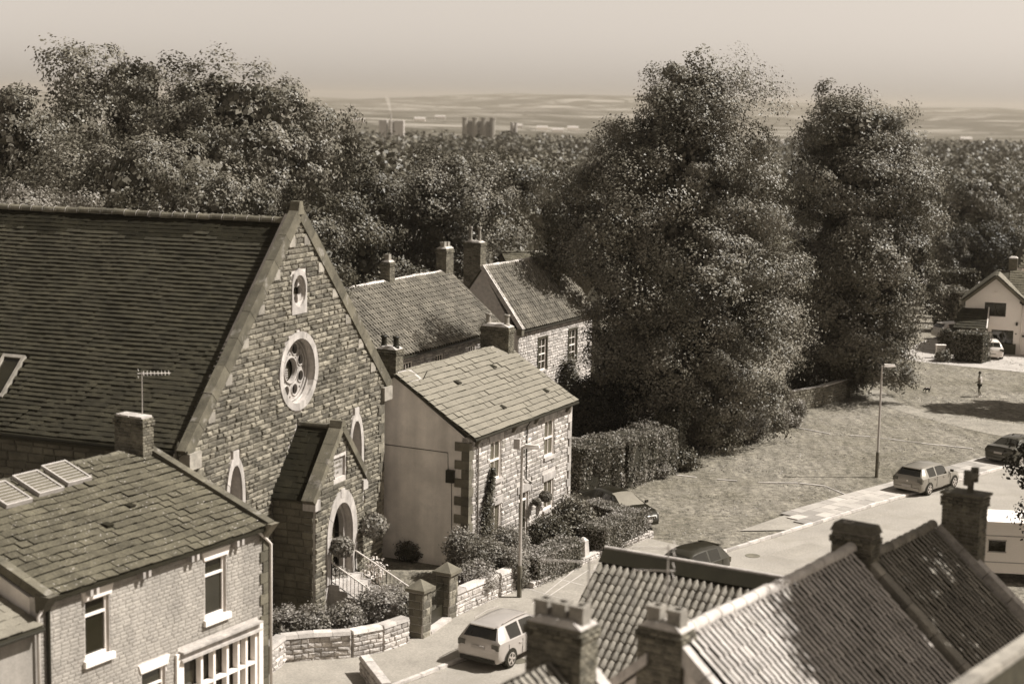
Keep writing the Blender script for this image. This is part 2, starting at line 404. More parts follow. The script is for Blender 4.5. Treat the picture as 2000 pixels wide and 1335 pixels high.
def roof_pantiles(parent, o, U, up, width, length, w, e, h, material, limit=300, mass='pantile_rows', name='pantile', skip=None, seed=3):
    r = random.Random(seed); o = np.array(o, float); U = np.array(U, float); up = np.array(up, float); N = np.cross(U, up)
    if N[2] < 0: N = -N
    it = []; nr = int(round(length / e)); nc = int(round(width / w))
    for i in range(nr):
        for j in range(nc):
            if skip and skip((j + .5) * w, (i + .5) * e): continue
            L = min(e * 1.12, length - i * e + .03); d = r.uniform(-.006, .006)
            it.append((mat4(U * w, up * L - N * .02, N * h, o + U * (j * w + d) + up * (i * e + r.uniform(-.008, .008)) + N * (.035 + d + sag(j * w, i * e))), 0))
    pieces(parent, name, it, PANTILE, material, limit, mass)
def ridge_run(parent, a, b, n, dia, material, name='ridge_tile'):
    a, b = np.array(a, float), np.array(b, float); d = (b - a) / n; X = np.cross(d, V3(0, 0, 1)); X /= np.linalg.norm(X)
    it = [(mat4(X * dia, d * .99, V3(0, 0, 1) * dia * rnd.uniform(.96, 1.04), a + d * i + V3(0, 0, rnd.uniform(-.014, .014) + .02 * math.sin(i * .55))), 0) for i in range(n)]
    pieces(parent, name, it, RIDGE, material)
def basis(o, U, N):     # MB transform: local x=U, y=N(outwards), z=up
    return Matrix([[U[0], N[0], 0, o[0]], [U[1], N[1], 0, o[1]], [0, 0, 1, o[2]], [0, 0, 0, 1]])
def rect(u0, u1, z0, z1): return [(u0, z0), (u1, z0), (u1, z1), (u0, z1)]
def arch(cu, z0, w, zs, rise, n=8, cut=False):
    L = []; h = w / 2
    L.append((cu - h, z0)); L.append((cu + h, z0))
    for i in range(n + 1): t = i / n; L.append((cu + h * (1 - t ** 1.7 ) if i < n else cu, zs + rise * math.sin(t * math.pi / 2) ** 1.0))
    for i in range(n - 1, -1, -1): t = i / n; L.append((cu - h * (1 - t ** 1.7), zs + rise * math.sin(t * math.pi / 2)))
    return L
def window(parent, o, U, N, cu, z0, w, h, bars=(2, 2), depth=.12, fw=.06, bw_=.025, frame='white', glass='glass', sill=None, lintel=None, meeting=True, curtain=False):
    """a framed window set back in an opening; sub-parts pane, sill, lintel"""
    T = basis(o, U, N); b = MB(T); y0, y1 = -depth, -depth + .07
    b.box(cu - w / 2, cu - w / 2 + fw, y0, y1, z0, z0 + h); b.box(cu + w / 2 - fw, cu + w / 2, y0, y1, z0, z0 + h)
    b.box(cu - w / 2 + fw, cu + w / 2 - fw, y0, y1, z0, z0 + fw); b.box(cu - w / 2 + fw, cu + w / 2 - fw, y0, y1, z0 + h - fw, z0 + h)
    iw, ih = w - 2 * fw, h - 2 * fw
    if meeting: 
        zm = z0 + h * (meeting if meeting is not True else .5); b.box(cu - w / 2 + fw, cu + w / 2 - fw, y0 + .004, y1 + .01, zm - .035, zm + .035)
    for i in range(1, bars[0]): u = cu - iw / 2 + iw * i / bars[0]; b.box(u - bw_ / 2, u + bw_ / 2, y0 + .01, y1 - .01, z0 + fw, z0 + h - fw)
    for i in range(1, bars[1]):
        z = z0 + fw + ih * i / bars[1]
        if meeting and abs(z - zm) < .08: continue
        b.box(cu - w / 2 + fw, cu + w / 2 - fw, y0 + .012, y1 - .012, z - bw_ / 2, z + bw_ / 2)
    wo_ = obj('window', b, frame, parent)
    zc = [z0 + fw, z0 + h - fw] if not meeting else [z0 + fw, zm, z0 + h - fw]
    for k in range(len(zc) - 1):
        p = MB(T); p.box(cu - iw / 2, cu + iw / 2, y0 - .02, y0 + .014, zc[k], zc[k + 1]); obj('pane', p, glass, wo_)
    if curtain:
        p = MB(T); n = 10; pts = []
        for i in range(n + 1): pts.append((cu - iw / 2 + .02 + (iw * .3) * i / n, y0 - .12 + .03 * (i % 2)))
        p.add([(u, y, z) for z in (z0 + .1, z0 + h - .1) for u, y in pts], [(i, i + 1, n + 2 + i, n + 1 + i) for i in range(n)]); obj('curtain', p, 'curtain', wo_)
    if sill: p = MB(T); p.box(cu - w / 2 - sill[0], cu + w / 2 + sill[0], -depth + .07, sill[2], z0 - sill[1], z0 - .002); obj('sill', p, sill[3] if len(sill) > 3 else 'ashlar', wo_)
    if lintel:
        p = MB(T); lw = w / 2 + lintel[0]; sp = lintel[3] if len(lintel) > 3 else 0
        p.hull([(cu - lw, -.1, z0 + h + .002), (cu + lw, -.1, z0 + h + .002), (cu + lw + sp, -.1, z0 + h + lintel[1]), (cu - lw - sp, -.1, z0 + h + lintel[1])],
               [(cu - lw, lintel[2], z0 + h + .002), (cu + lw, lintel[2], z0 + h + .002), (cu + lw + sp, lintel[2], z0 + h + lintel[1]), (cu - lw - sp, lintel[2], z0 + h + lintel[1])])
        obj('lintel', p, lintel[4] if len(lintel) > 4 else 'ashlar', wo_)
    return wo_
def chimney(parent, cx, cy, z0, z1, wx, wy, pots, brickmat='brick', ch=.075, bl=(.2, .24), cap=.0, potmat='pot', pieces_on=True, corbel=True, fl=True):
    """wx across, wy along; pots: list of (dx, dy, kind, height)"""
    b = MB(); b.box(cx - wx / 2, cx + wx / 2, cy - wy / 2, cy + wy / 2, z0, z1)
    c = obj('chimney', b, 'brick_mortar' if pieces_on else brickmat, parent)
    if pieces_on:
        it = []; sd = int(abs(cx * 77 + cy * 13 + z1 * 5)); r = random.Random(sd)
        for o, U, N, L in (((cx - wx / 2, cy - wy / 2), (1, 0, 0), (0, -1, 0), wx), ((cx + wx / 2, cy - wy / 2), (0, 1, 0), (1, 0, 0), wy), ((cx - wx / 2, cy + wy / 2), (0, -1, 0), (-1, 0, 0), wy)):
            U = V3(*U); N = V3(*N); z = z0; row = 0
            while z < z1 - ch * .5:
                top = z1 - z; d = .022 + (.05 if corbel and ch * 1.4 < top < ch * 3.6 else 0) ; u = -d if row % 2 else -d - bl[0] / 2
                while u < L + d - .02:
                    l = r.uniform(*bl); a, e = max(u, -d), min(u + l, L + d); u += l
                    if e - a > .04: it.append((mat4(U * (e - a - .012), N * d * r.uniform(.9, 1.08), V3(0, 0, ch - .012), V3(o[0], o[1], z + ch / 2) + U * (a + e) / 2), r.randrange(4)))
                z += ch; row += 1
        pieces(c, 'brick', it, BRICK, brickmat, 300, 'brick_courses')
    if fl:
        f = MB(); f.hull([(cx - wx / 2 - .01, cy - wy / 2 - .01, z1 + .002), (cx + wx / 2 + .01, cy - wy / 2 - .01, z1 + .002), (cx + wx / 2 + .01, cy + wy / 2 + .01, z1 + .002), (cx - wx / 2 - .01, cy + wy / 2 + .01, z1 + .002)],
               [(cx - wx / 3.2, cy - wy / 2.4, z1 + .12), (cx + wx / 3.2, cy - wy / 2.4, z1 + .12), (cx + wx / 3.2, cy + wy / 2.4, z1 + .12), (cx - wx / 3.2, cy + wy / 2.4, z1 + .12)]); obj('flaunching', f, 'haunch', c)
    for dx, dy, kind, h in pots:
        p = MB(); zb = z1 + .05; x, y = cx + dx, cy + dy
        if kind == 'square':
            q = .15; p.plate(rect(-q, q, -q, q), [rect(-q * .62, q * .62, -q * .62, q * .62)], 0, -h)
            p.v = [(x + a, y + c_, zb + h + b_) for a, b_, c_ in p.v]
            p.box(x - .17, x + .17, y - .17, y - .151, zb + h - .07, zb + h - .002)
        elif kind == 'cowl':
            p.lathe([(.085, zb), (.085, zb + h)], (x, y, 0), 12)
            a = MB(); p.tube([(x - .02, y - .26, zb + h + .02), (x + .02, y + .26, zb + h + .02)], .1, 12)
            for s in (-1, 1): p.tube([(x, y + s * .26, zb + h - .16), (x, y + s * .26, zb + h + .22)], .105, 12)
        else:
            r_ = .12 if kind == 'round' else .14
            p.lathe([(r_ * 1.15, zb), (r_ * 1.1, zb + .06), (r_ * .86, zb + h * .25), (r_ * .84, zb + h * .8), (r_ * 1.12, zb + h * .84), (r_ * 1.12, zb + h * .94), (r_ * .95, zb + h), (r_ * .7, zb + h), (r_ * .66, zb + h * .8)], (x, y, 0), 14)
        obj('chimney_pot', p, potmat, c)
    return c
# ------------------------------------------------------------------ terrain, road, pavements
def ground_z(x, y):
    d = math.hypot(x, y)
    P = [(0, 0), (150, 0), (230, -5), (500, -9), (1000, -12), (2000, -38), (4500, -42), (6500, -15), (9000, 22), (11000, 20), (14000, -40)]
    for (a, za), (b, zb) in zip(P, P[1:]):
        if d <= b:
            t = (d - a) / (b - a); z = za + (zb - za) * (t * t * (3 - 2 * t) if d > 150 else t); break
    else: z = -40
    if d > 900:
        k = min(1, (d - 900) / 3000)
        z += k * (9 * math.sin(x / 610 + y / 1300) + 7 * math.sin(x / 270 - y / 900 + 1) + 5 * math.sin(x / 1500 + 2))
        if d > 7500: z += 20 * math.sin(x / 900 + .6) + 11 * math.sin(x / 333 + 1.1) + 5 * math.sin(x / 120)
    return z
def make_ground():
    rs = [0, 20, 35, 50, 65, 80, 95, 110, 125, 140, 155, 175, 200, 240, 300, 380, 480, 600, 760, 960, 1200, 1500, 1900, 2400, 3000, 3700, 4500, 5400, 6300, 7200, 8000, 8700, 9400, 10200, 11200, 12500, 14000]
    V = [(0, 0, 0)]; F = []; n = 160
    for r in rs[1:]:
        for k in range(n):
            t = 2 * math.pi * k / n; x, y = r * math.sin(t), r * math.cos(t); V.append((x, y, ground_z(x, y)))
    for k in range(n): F.append((0, 1 + (k + 1) % n, 1 + k))
    for i in range(len(rs) - 2):
        for k in range(n):
            a = 1 + i * n; F.append((a + k, a + (k + 1) % n, a + n + (k + 1) % n, a + n + k))
    b = MB(); b.add(V, F)
    m, n_, out = _nodes('grass_and_far_fields')
    bs = n_.nodes.new('ShaderNodeBsdfPrincipled'); bs.inputs['Roughness'].default_value = .95; n_.links.new(bs.outputs[0], out.inputs[0]); bs.inputs['Specular IOR Level'].default_value = .1
    g = n_.nodes.new('ShaderNodeNewGeometry'); co = g.outputs['Position']
    ln = n_.nodes.new('ShaderNodeVectorMath'); ln.operation = 'LENGTH'; n_.links.new(co, ln.inputs[0])
    near = _mixc(n_, _ramp(n_, _noise(n_, co, .16, 6, .7), .34, .68), S(.14), S(.225))
    mp = n_.nodes.new('ShaderNodeMapping'); n_.links.new(co, mp.inputs[0]); mp.inputs['Rotation'].default_value = (0, 0, .75); mp.inputs['Scale'].default_value = (1.5, .3, 1)
    k = _math(n_, 'MULTIPLY', _ramp(n_, _noise(n_, mp.outputs[0], 1.3, 6, .75), .38, .62, .74, 1.26), _ramp(n_, _noise(n_, co, 2.6, 7, .95), .42, .58, .5, 1.5))
    cc = n_.nodes.new('ShaderNodeCombineColor')
    for i in range(3): n_.links.new(k, cc.inputs[i])
    near = _mixc(n_, 1.0, near, cc.outputs[0], 'MULTIPLY')
    near = _mixc(n_, _ramp(n_, _noise(n_, co, .5, 7, .75), .56, .70), near, S(.20))
    vo = n_.nodes.new('ShaderNodeTexVoronoi'); vo.inputs['Scale'].default_value = .0075; n_.links.new(co, vo.inputs['Vector'])
    sp = n_.nodes.new('ShaderNodeSeparateColor'); n_.links.new(vo.outputs['Color'], sp.inputs[0])
    far = _mixc(n_, _ramp(n_, sp.outputs[0], .35, .9), S(.06), S(.27))
    wood = _ramp(n_, _noise(n_, co, .0016, 5, .7), .47, .56); far = _mixc(n_, wood, far, S(.045))
    hd = n_.nodes.new('ShaderNodeTexVoronoi'); hd.feature = 'DISTANCE_TO_EDGE'; hd.inputs['Scale'].default_value = .0075; n_.links.new(co, hd.inputs['Vector'])
    far = _mixc(n_, _ramp(n_, hd.outputs['Distance'], .05, .02), far, S(.04))
    c = _mixc(n_, _ramp(n_, ln.outputs['Value'], 180, 320), near, far)
    n_.links.new(c, bs.inputs['Base Color'])
    bm = n_.nodes.new('ShaderNodeBump'); bm.inputs['Strength'].default_value = .9; bm.inputs['Distance'].default_value = .08
    n_.links.new(_noise(n_, co, 7, 6, .85), bm.inputs['Height']); n_.links.new(bm.outputs[0], bs.inputs['Normal'])
    return obj('ground', b, m, kind='structure', smooth=True)
ground = make_ground()

KERB = [(-16, 40), (-9, 48.5), (-4.6, 54.5), (0.6, 61.2), (5.2, 67.6), (9.35, 73.5), (18.9, 83.9), (28.6, 93.9), (45, 109), (80, 138)]
def offs(line, d):
    out = []
    for i, p in enumerate(line):
        a = Vector(line[max(i - 1, 0)]); b = Vector(line[min(i + 1, len(line) - 1)]); t = (b - a).normalized(); out.append((p[0] + t.y * d, p[1] - t.x * d))
    return out
def dens(line, st):
    out = []
    for a, b in zip(line, line[1:]):
        n = max(1, int(math.dist(a, b) / st)); out += [(a[0] + (b[0] - a[0]) * i / n, a[1] + (b[1] - a[1]) * i / n) for i in range(n)]
    return out + [line[-1]]
def strip(name, L, R_, z, material, kind='structure', th=.0):
    b = MB(); n = len(L)
    b.add([(x, y, z) for x, y in L] + [(x, y, z) for x, y in R_], [(i, n + i, n + i + 1, i + 1) for i in range(n - 1)])
    return obj(name, b, material, kind=kind)
KD = dens(KERB, 1.5)
road = strip('road', offs(KD, -.02), offs(KD, 7.2), .006, 'asphalt')
# kerb stones, each a piece of the road's edge
def run_blocks(parent, name, line, l, w_, z0, z1, material, start=0, end=1e9, jitter=.0):
    it = []; d = 0
    for a, b in zip(line, line[1:]):
        L = math.dist(a, b); n = max(1, int(round(L / l))); t = V3((b[0] - a[0]) / L, (b[1] - a[1]) / L, 0); nn = V3(-t[1], t[0], 0)
        for i in range(n):
            if start < d + L * i / n < end:
                c = V3(a[0], a[1], z0) + t * (L * (i + .5) / n)
                it.append((mat4(t * (L / n - .02), nn * w_ * rnd.uniform(1 - jitter, 1 + jitter), V3(0, 0, (z1 - z0) * rnd.uniform(1 - jitter, 1 + jitter)), c - nn * w_ / 2), rnd.randrange(4)))
        d += L
    pieces(parent, name, it, SLATE, material)
run_blocks(road, 'kerb_stone', offs(KERB, -.15), .9, .16, -.05, .12, 'kerb', jitter=.08)
# repairs in the tarmac, an iron cover and a gully grate
for px_, l, w_, dg in (((1560, 1075), 3.2, 1.1, 43), ((1690, 1010), 2.0, .9, 43), ((1020, 1240), 2.6, .8, 38), ((860, 1300), 1.6, .7, 20)):
    P = at_z(*px_); a = math.radians(dg); d = V3(math.sin(a), math.cos(a), 0); q = V3(d[1], -d[0], 0); b = MB(); j = lambda: rnd.uniform(.9, 1.1)
    b.add([P - d * l / 2 * j() - q * w_ / 2 * j() + V3(0, 0, .011), P + d * l / 2 * j() - q * w_ / 2 * j() + V3(0, 0, .011), P + d * l / 2 * j() + q * w_ / 2 * j() + V3(0, 0, .011), P - d * l / 2 * j() + q * w_ / 2 * j() + V3(0, 0, .011)], [(0, 1, 2, 3)]); obj('tar_patch', b, 'pavement', road)
for px_ in ((1470, 1085), (1010, 1290)):
    P = at_z(*px_); b = MB(); b.lathe([(.34, .007), (.34, .02), (.3, .022)], (P[0], P[1], 0), 16); obj('iron_cover', b, 'dstone', road)
# pavement by the chapel, with its worn painted lines
WALLLINE = [(-16.5, 43), (-9.2, 52.5), (-8.3, 58.0), (-5.4, 59.1), (-3.5, 60.6), (-2.4, 63.2), (.2, 67.5), (3.2, 71.9), (6.3, 76.2)]
def resamp(line, n):
    L = [0]
    for a, b in zip(line, line[1:]): L.append(L[-1] + math.dist(a, b))
    return [tuple(np.array([np.interp(t, L, [p[k] for p in line]) for k in (0, 1)])) for t in np.linspace(0, L[-1], n)]
PV = resamp(offs(KERB[:6], -.26), 40)
strip('pavement', resamp(WALLLINE, 40), PV, .10, 'pavement')
mk = MB()
for l in ([at_z(1040, 1178, .1), at_z(1125, 1110, .1)], [at_z(1062, 1170, .1), at_z(1150, 1112, .1)], [at_z(1028, 1148, .1), at_z(1110, 1172, .1)], [at_z(1060, 1122, .1), at_z(1140, 1142, .1)], [at_z(1085, 1100, .1), at_z(1160, 1118, .1)]):
    a, b = [Vector(p) for p in l]; d = (b - a).normalized(); q = Vector((-d.y, d.x, 0)) * .02; mk.add([a - q + Vector((0, 0, .006)), a + q + Vector((0, 0, .006)), b + q + Vector((0, 0, .006)), b - q + Vector((0, 0, .006))], [(0, 1, 2, 3)])
obj('painted_marking', mk, 'kerb', kind='structure')
# flagged footway beyond the green: separate flags, laid in three lines
fw_ = obj('footway', MB().add([(10.9, 77.9, .05), (13.3, 78.25, .05), (18.7, 84.1, .05), (28.4, 94.1, .05), (45.0, 109.5, .05), (43.6, 111.1, .05), (26.9, 95.6, .05), (17.2, 85.6, .05)], [tuple(range(8))]), 'pavement', kind='structure')
it = []
base = offs(KERB[5:9], -.28); lineP = resamp(base, 60)
L0 = [0]
for a, b in zip(base, base[1:]): L0.append(L0[-1] + math.dist(a, b))
def along(s, off):
    x = np.interp(s, L0, [p[0] for p in base]); y = np.interp(s, L0, [p[1] for p in base]); s2 = min(s + .5, L0[-1]); s1 = s2 - .5
    t = V3(np.interp(s2, L0, [p[0] for p in base]) - np.interp(s1, L0, [p[0] for p in base]), np.interp(s2, L0, [p[1] for p in base]) - np.interp(s1, L0, [p[1] for p in base]), 0); t /= np.linalg.norm(t)
    n = V3(-t[1], t[0], 0); return V3(x, y, 0) + n * off, t, n
for k in range(3):
    s = 7.6 + k * .45
    while s < L0[-1] - 1:
        l = rnd.uniform(.7, 1.15); P, t, n = along(s + l / 2, k * .68 + .02)
        if True:
            it.append((mat4(t * (l - .015), n * .665, V3(0, 0, .035 + rnd.uniform(0, .008)), P + V3(0, 0, .062)), rnd.randrange(4)))
        s += l
pieces(fw_, 'flagstone', it, SLATE, 'flag')
# gravel path over the green and the gravel court before the far house
def poly(name, pts, z, material): return obj(name, MB().add([(x, y, z) for x, y in pts], [tuple(range(len(pts)))]), material, kind='structure')
def blobline(pts, n=6):     # smooth closed outline
    out = []; m = len(pts)
    for i in range(m):
        p0, p1, p2, p3 = [np.array(pts[(i + k - 1) % m]) for k in range(4)]
        for j in range(n):
            t = j / n; out.append(tuple(.5 * (2 * p1 + (p2 - p0) * t + (2 * p0 - 5 * p1 + 4 * p2 - p3) * t * t + (-p0 + 3 * p1 - 3 * p2 + p3) * t ** 3)))
    return out
pxl = lambda L: [tuple(at_z(x, y)[:2]) for x, y in L]
poly('gravel_path', blobline(pxl([(1690, 770), (1718, 762), (1752, 783), (1800, 800), (1880, 812), (1960, 824), (2060, 836), (2060, 866), (1960, 852), (1880, 835), (1810, 817), (1750, 800), (1716, 785)])), .012, 'worn')
poly('gravel_court', blobline(pxl([(1755, 690), (1790, 672), (1840, 655), (1900, 650), (2020, 660), (2120, 690), (2100, 738), (1990, 726), (1900, 717), (1820, 709), (1780, 703)])), .012, 'gravel')
# sunken drain edging in the grass, single setts
ed = MB(); it = []
for L in ([(1320, 928), (1400, 937), (1480, 943), (1560, 944), (1612, 950), (1650, 966)], [(1548, 834), (1620, 848), (1700, 853), (1800, 866), (1900, 877)]):
    P = [at_z(x, y) for x, y in L]
    for a, b in zip(P, P[1:]):
        n = max(1, int(np.linalg.norm(b - a) / .9)); t = (b - a) / np.linalg.norm(b - a); nn = V3(-t[1], t[0], 0)
        for i in range(n):
            if rnd.random() < .8: it.append((mat4(t * np.linalg.norm(b - a) / n * .97, nn * rnd.uniform(.06, .15), V3(0, 0, .03 + rnd.uniform(0, .015)), a + (b - a) * (i + .5) / n), rnd.randrange(4)))
pieces(ground, 'edging_sett', it, SLATE, 'kerb')

# ------------------------------------------------------------------ chapel
FU, FN = (0, 1, 0), (1, 0, 0)          # front wall: along +y, facing +x
SU, SN = (1, 0, 0), (0, -1, 0)         # near side wall: along +x, facing -y
def circ(c, r, n=24): return [(c[0] + r * math.cos(2 * math.pi * k / n), c[1] + r * math.sin(2 * math.pi * k / n)) for k in range(n)]
def voussoirs(parent, o, U, N, pts_in, pts_out, y0, y1, material='ashlar', name='surround_stone', step=2):
    T = basis(o, U, N); n = len(pts_in)
    for i in range(0, n - 1, step):
        j = min(i + step, n - 1); b = MB(T); q = 0.04
        loop = [pts_in[k] for k in range(i, j + 1)] + [pts_out[k] for k in range(j, i - 1, -1)]
        cx = sum(p[0] for p in loop) / len(loop); cz = sum(p[1] for p in loop) / len(loop); loop = [(cx + (u - cx) * .985, cz + (z - cz) * .985) for u, z in loop]
        b.plate(loop, [], y1 + rnd.uniform(-.006, .006), y0); obj(name, b, material, parent)
MT['ashlar_mid'] = mat('greyed_dressed_stone', .25, var=.2, noise=.3, ns=3, fine=.2, bump=.3)
def make_chapel():
    ch = thing('chapel', 'large stone chapel with steep dark roof, rose window and gabled porch', 'chapel', frame((-10.98, 57.25, 0), 21.5))
    W, ZE, ZA = 15.0, 8.1, 15.55; o = (0, 0, 0); RC = (7.5, 9.53)
    lan = [arch(c, 3.2, .9, 5.6, 1.15) for c in (2.77, 12.4)]
    quat = circ((7.5, 12.62), .50, 20)
    b = MB(basis(o, FU, FN)); b.plate([(0, 0), (W, 0), (W, ZE), (7.5, ZA), (0, ZE)], [circ(RC, 1.26, 32), quat] + lan, 0, -.55); obj('gable_wall', b, 'mortar', ch)
    # stones of the gable
    def rose(z0, z1):
        z = (z0 + z1) / 2 - RC[1]
        return (RC[0] - math.sqrt(1.56 ** 2 - z * z), RC[0] + math.sqrt(1.56 ** 2 - z * z)) if abs(z) < 1.56 else None
    def verge_l(z0, z1): return (-1, 7.5 * (z1 - ZE) / (ZA - ZE)) if z1 > ZE else None
    def verge_r(z0, z1): return (W - 7.5 * (z1 - ZE) / (ZA - ZE), W + 1) if z1 > ZE else None
    def lanc(c):
        def f(z0, z1):
            z = (z0 + z1) / 2
            if 3 < z < 7.35: h = .78 if z < 5.6 else (.78 * max(0, 1 - (z - 5.6) / 1.75) ** .55 if z < 6.9 else .34); return (c - h, c + h)
        return f
    porch = lambda z0, z1: (7.5 - 2.05 + max(0, (z0 - 5.0) * .82), 7.5 + 2.05 - max(0, (z0 - 5.0) * .82)) if z0 < 7.4 else None
    qd = lambda z0, z1: (7.5 - .6, 7.5 + .6) if 11.75 < (z0 + z1) / 2 < 13.45 else None
    masonry(ch, 'wall_stone', (0, 0, 0), FU, FN, W, ZA - .2, .19, (.28, .68), cutter([rose, verge_l, verge_r, lanc(2.77), lanc(12.4), porch, qd]), 'stone', depth=.085, gap=.022, mass='wall_stones', jit=.12, seed=4)
    # rose window
    rw = MB(basis(o, FU, FN)); holes = [circ(RC, .44, 20)]
    for k in range(8):
        t = math.pi / 8 + k * math.pi / 4; holes.append(circ((RC[0] + .86 * math.cos(t), RC[1] + .86 * math.sin(t)), .245, 14))
        t2 = k * math.pi / 4
        for rr, s in ((.60, .055), (1.06, .06)):
            c = (RC[0] + rr * math.cos(t2), RC[1] + rr * math.sin(t2)); holes.append(circ(c, s, 6))
    rw.plate(circ(RC, 1.255, 40), holes, -.34, -.48); r_ = obj('rose_window', rw, 'ashlar', ch)
    for rr, y, d in ((1.20, -.30, .05), (.5, -.315, .035), (1.26, -.2, .04)):
        t = MB(basis(o, FU, FN)); t.tube([(RC[0] + rr * math.cos(2 * math.pi * k / 40), y, RC[1] + rr * math.sin(2 * math.pi * k / 40)) for k in range(41)], d, 6, cap=False); obj('moulding', t, 'ashlar', r_, smooth=True)
    for k in range(8):
        t_ = math.pi / 8 + k * math.pi / 4; c = (RC[0] + .86 * math.cos(t_), RC[1] + .86 * math.sin(t_))
        t = MB(basis(o, FU, FN)); t.tube([(c[0] + .235 * math.cos(2 * math.pi * i / 14), -.325, c[1] + .235 * math.sin(2 * math.pi * i / 14)) for i in range(15)], .03, 5, cap=False); obj('foil_moulding', t, 'ashlar', r_, smooth=True)
    g = MB(basis(o, FU, FN)); g.plate(circ(RC, 1.25, 24), [], -.52, -.54); obj('pane', g, 'glass', r_)
    gr = MB(basis(o, FU, FN))
    for i in range(5):
        gr.bar((RC[0] - .3 + i * .09, -.49, RC[1] - .4 + i * .03), (RC[0] - .36 + i * .09, -.49, RC[1] + .06), .022)
        gr.bar((RC[0] - .4, -.48, RC[1] - .32 + i * .09), (RC[0] + .08, -.48, RC[1] - .36 + i * .09), .022)
    obj('leaded_light', gr, 'ashlar', r_)
    n = 33; pin = [(RC[0] + 1.26 * math.cos(math.pi * 2 * k / (n - 1)), RC[1] + 1.26 * math.sin(2 * math.pi * k / (n - 1))) for k in range(n)]
    pout = [(RC[0] + 1.54 * math.cos(math.pi * 2 * k / (n - 1)), RC[1] + 1.54 * math.sin(2 * math.pi * k / (n - 1))) for k in range(n)]
    voussoirs(r_, o, FU, FN, pin, pout, -.5, .09)
    # quatrefoil
    q = MB(basis(o, FU, FN)); qo = [(6.92, 11.75), (8.08, 11.75), (8.08, 12.95), (7.92, 13.3), (7.5, 13.5), (7.08, 13.3), (6.92, 12.95)]
    hol = [[(7.5 + (.15 + .29 * abs(math.cos(2 * t)) ** .8) * math.cos(t), 12.62 + 1.28 * (.15 + .29 * abs(math.cos(2 * t)) ** .8) * math.sin(t)) for t in np.linspace(0, 2 * math.pi, 41)[:-1]]]
    q.plate(qo, [[(7.5 + .5 * math.cos(2 * math.pi * k / 20), 12.62 + .62 * math.sin(2 * math.pi * k / 20)) for k in range(20)]], .09, -.3)
    qw = obj('quatrefoil_window', q, 'ashlar', ch)
    q2 = MB(basis(o, FU, FN)); q2.plate([(7.5 + .51 * math.cos(2 * math.pi * k / 20), 12.62 + .63 * math.sin(2 * math.pi * k / 20)) for k in range(20)], hol, -.08, -.2); obj('tracery', q2, 'ashlar', qw)
    q3 = MB(basis(o, FU, FN)); q3.plate([(7.5 + .5 * math.cos(2 * math.pi * k / 20), 12.62 + .62 * math.sin(2 * math.pi * k / 20)) for k in range(20)], [], -.26, -.29); obj('pane', q3, 'glass', qw)
    # lancets
    for c in (2.77, 12.4):
        a_in = arch(c, 3.2, .9, 5.6, 1.15, 8); a_out = arch(c, 3.2, 1.32, 5.6, 1.5, 8)
        a_in2, a_out2 = a_in[1:] + a_in[:1], a_out[1:] + a_out[:1]
        lw = MB(basis(o, FU, FN)); lw.plate(arch(c, 3.2, .88, 5.6, 1.13), [arch(c - .2, 3.3, .32, 5.5, .5), arch(c + .2, 3.3, .32, 5.5, .5)], -.36, -.46); lo = obj('lancet_window', lw, 'ashlar', ch)
        voussoirs(lo, o, FU, FN, a_in2, a_out2, -.4, .09, step=3)
        k = MB(basis(o, FU, FN)); k.box(c - .2, c + .2, -.2, .1, 6.74, 7.3); obj('keystone', k, 'ashlar', lo)
        gp = MB(basis(o, FU, FN)); gp.plate(arch(c, 3.2, .86, 5.6, 1.1), [], -.5, -.52); obj('pane', gp, 'glass', lo)
    # body walls
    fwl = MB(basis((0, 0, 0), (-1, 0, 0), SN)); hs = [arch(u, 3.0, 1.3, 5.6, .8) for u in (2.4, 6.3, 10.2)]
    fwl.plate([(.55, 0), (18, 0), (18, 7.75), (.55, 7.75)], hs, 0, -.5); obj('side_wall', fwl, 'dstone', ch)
    for u in (2.4, 6.3, 10.2):
        p = MB(basis((0, 0, 0), (-1, 0, 0), SN)); p.plate(arch(u, 3.0, 1.28, 5.6, .79), [], -.3, -.33); obj('side_pane', p, 'glass', ch)
    hood = lambda u: (lambda z0, z1: (u - .85, u + .85) if (z0 + z1) / 2 < 6.6 else None)
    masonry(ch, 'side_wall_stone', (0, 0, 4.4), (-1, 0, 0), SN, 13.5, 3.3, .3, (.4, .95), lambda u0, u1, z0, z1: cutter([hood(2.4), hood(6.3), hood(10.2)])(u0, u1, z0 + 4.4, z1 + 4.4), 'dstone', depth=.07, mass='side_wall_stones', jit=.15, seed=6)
    bx = MB(); bx.box(-18, -17.5, .5, 14.5, 0, 7.7); bx.box(-17.5, -.55, 14.5, 15, 0, 7.7); obj('rear_wall', bx, 'dstone', ch)
    # roof
    ye, ze, zr = -.3, 7.85, 15.22; Ls = math.hypot(7.5 - ye, zr - ze); up = V3(0, (7.5 - ye) / Ls, (zr - ze) / Ls)
    rf = MB(); rf.add([(-18.2, ye, ze - .06), (-.2, ye, ze - .06), (-.35, 7.5, zr - .06), (-18.2, 7.5, zr - .06), (-.35, 15.38, ze - .06), (-18.2, 15.38, ze - .06)] + [(-18.2, ye, ze - .3), (-.35, ye, ze - .3), (-.35, 7.5, zr - .3), (-18.2, 7.5, zr - .3), (-.35, 15.38, ze - .3), (-18.2, 15.38, ze - .3)],
                      [(0, 1, 2, 3), (3, 2, 4, 5), (6, 7, 8, 9), (9, 8, 10, 11), (0, 1, 7, 6), (5, 4, 10, 11), (1, 2, 8, 7), (2, 4, 10, 8), (0, 3, 9, 6), (3, 5, 11, 9)])
    ro = obj('roof', rf, 'bedding', ch)
    sk = lambda u, s: abs(u - 8.75) < .52 and 1.35 < s < 3.4      # roof light
    o_ = V3(-.25, ye, ze); Uv = V3(-1, 0, 0)
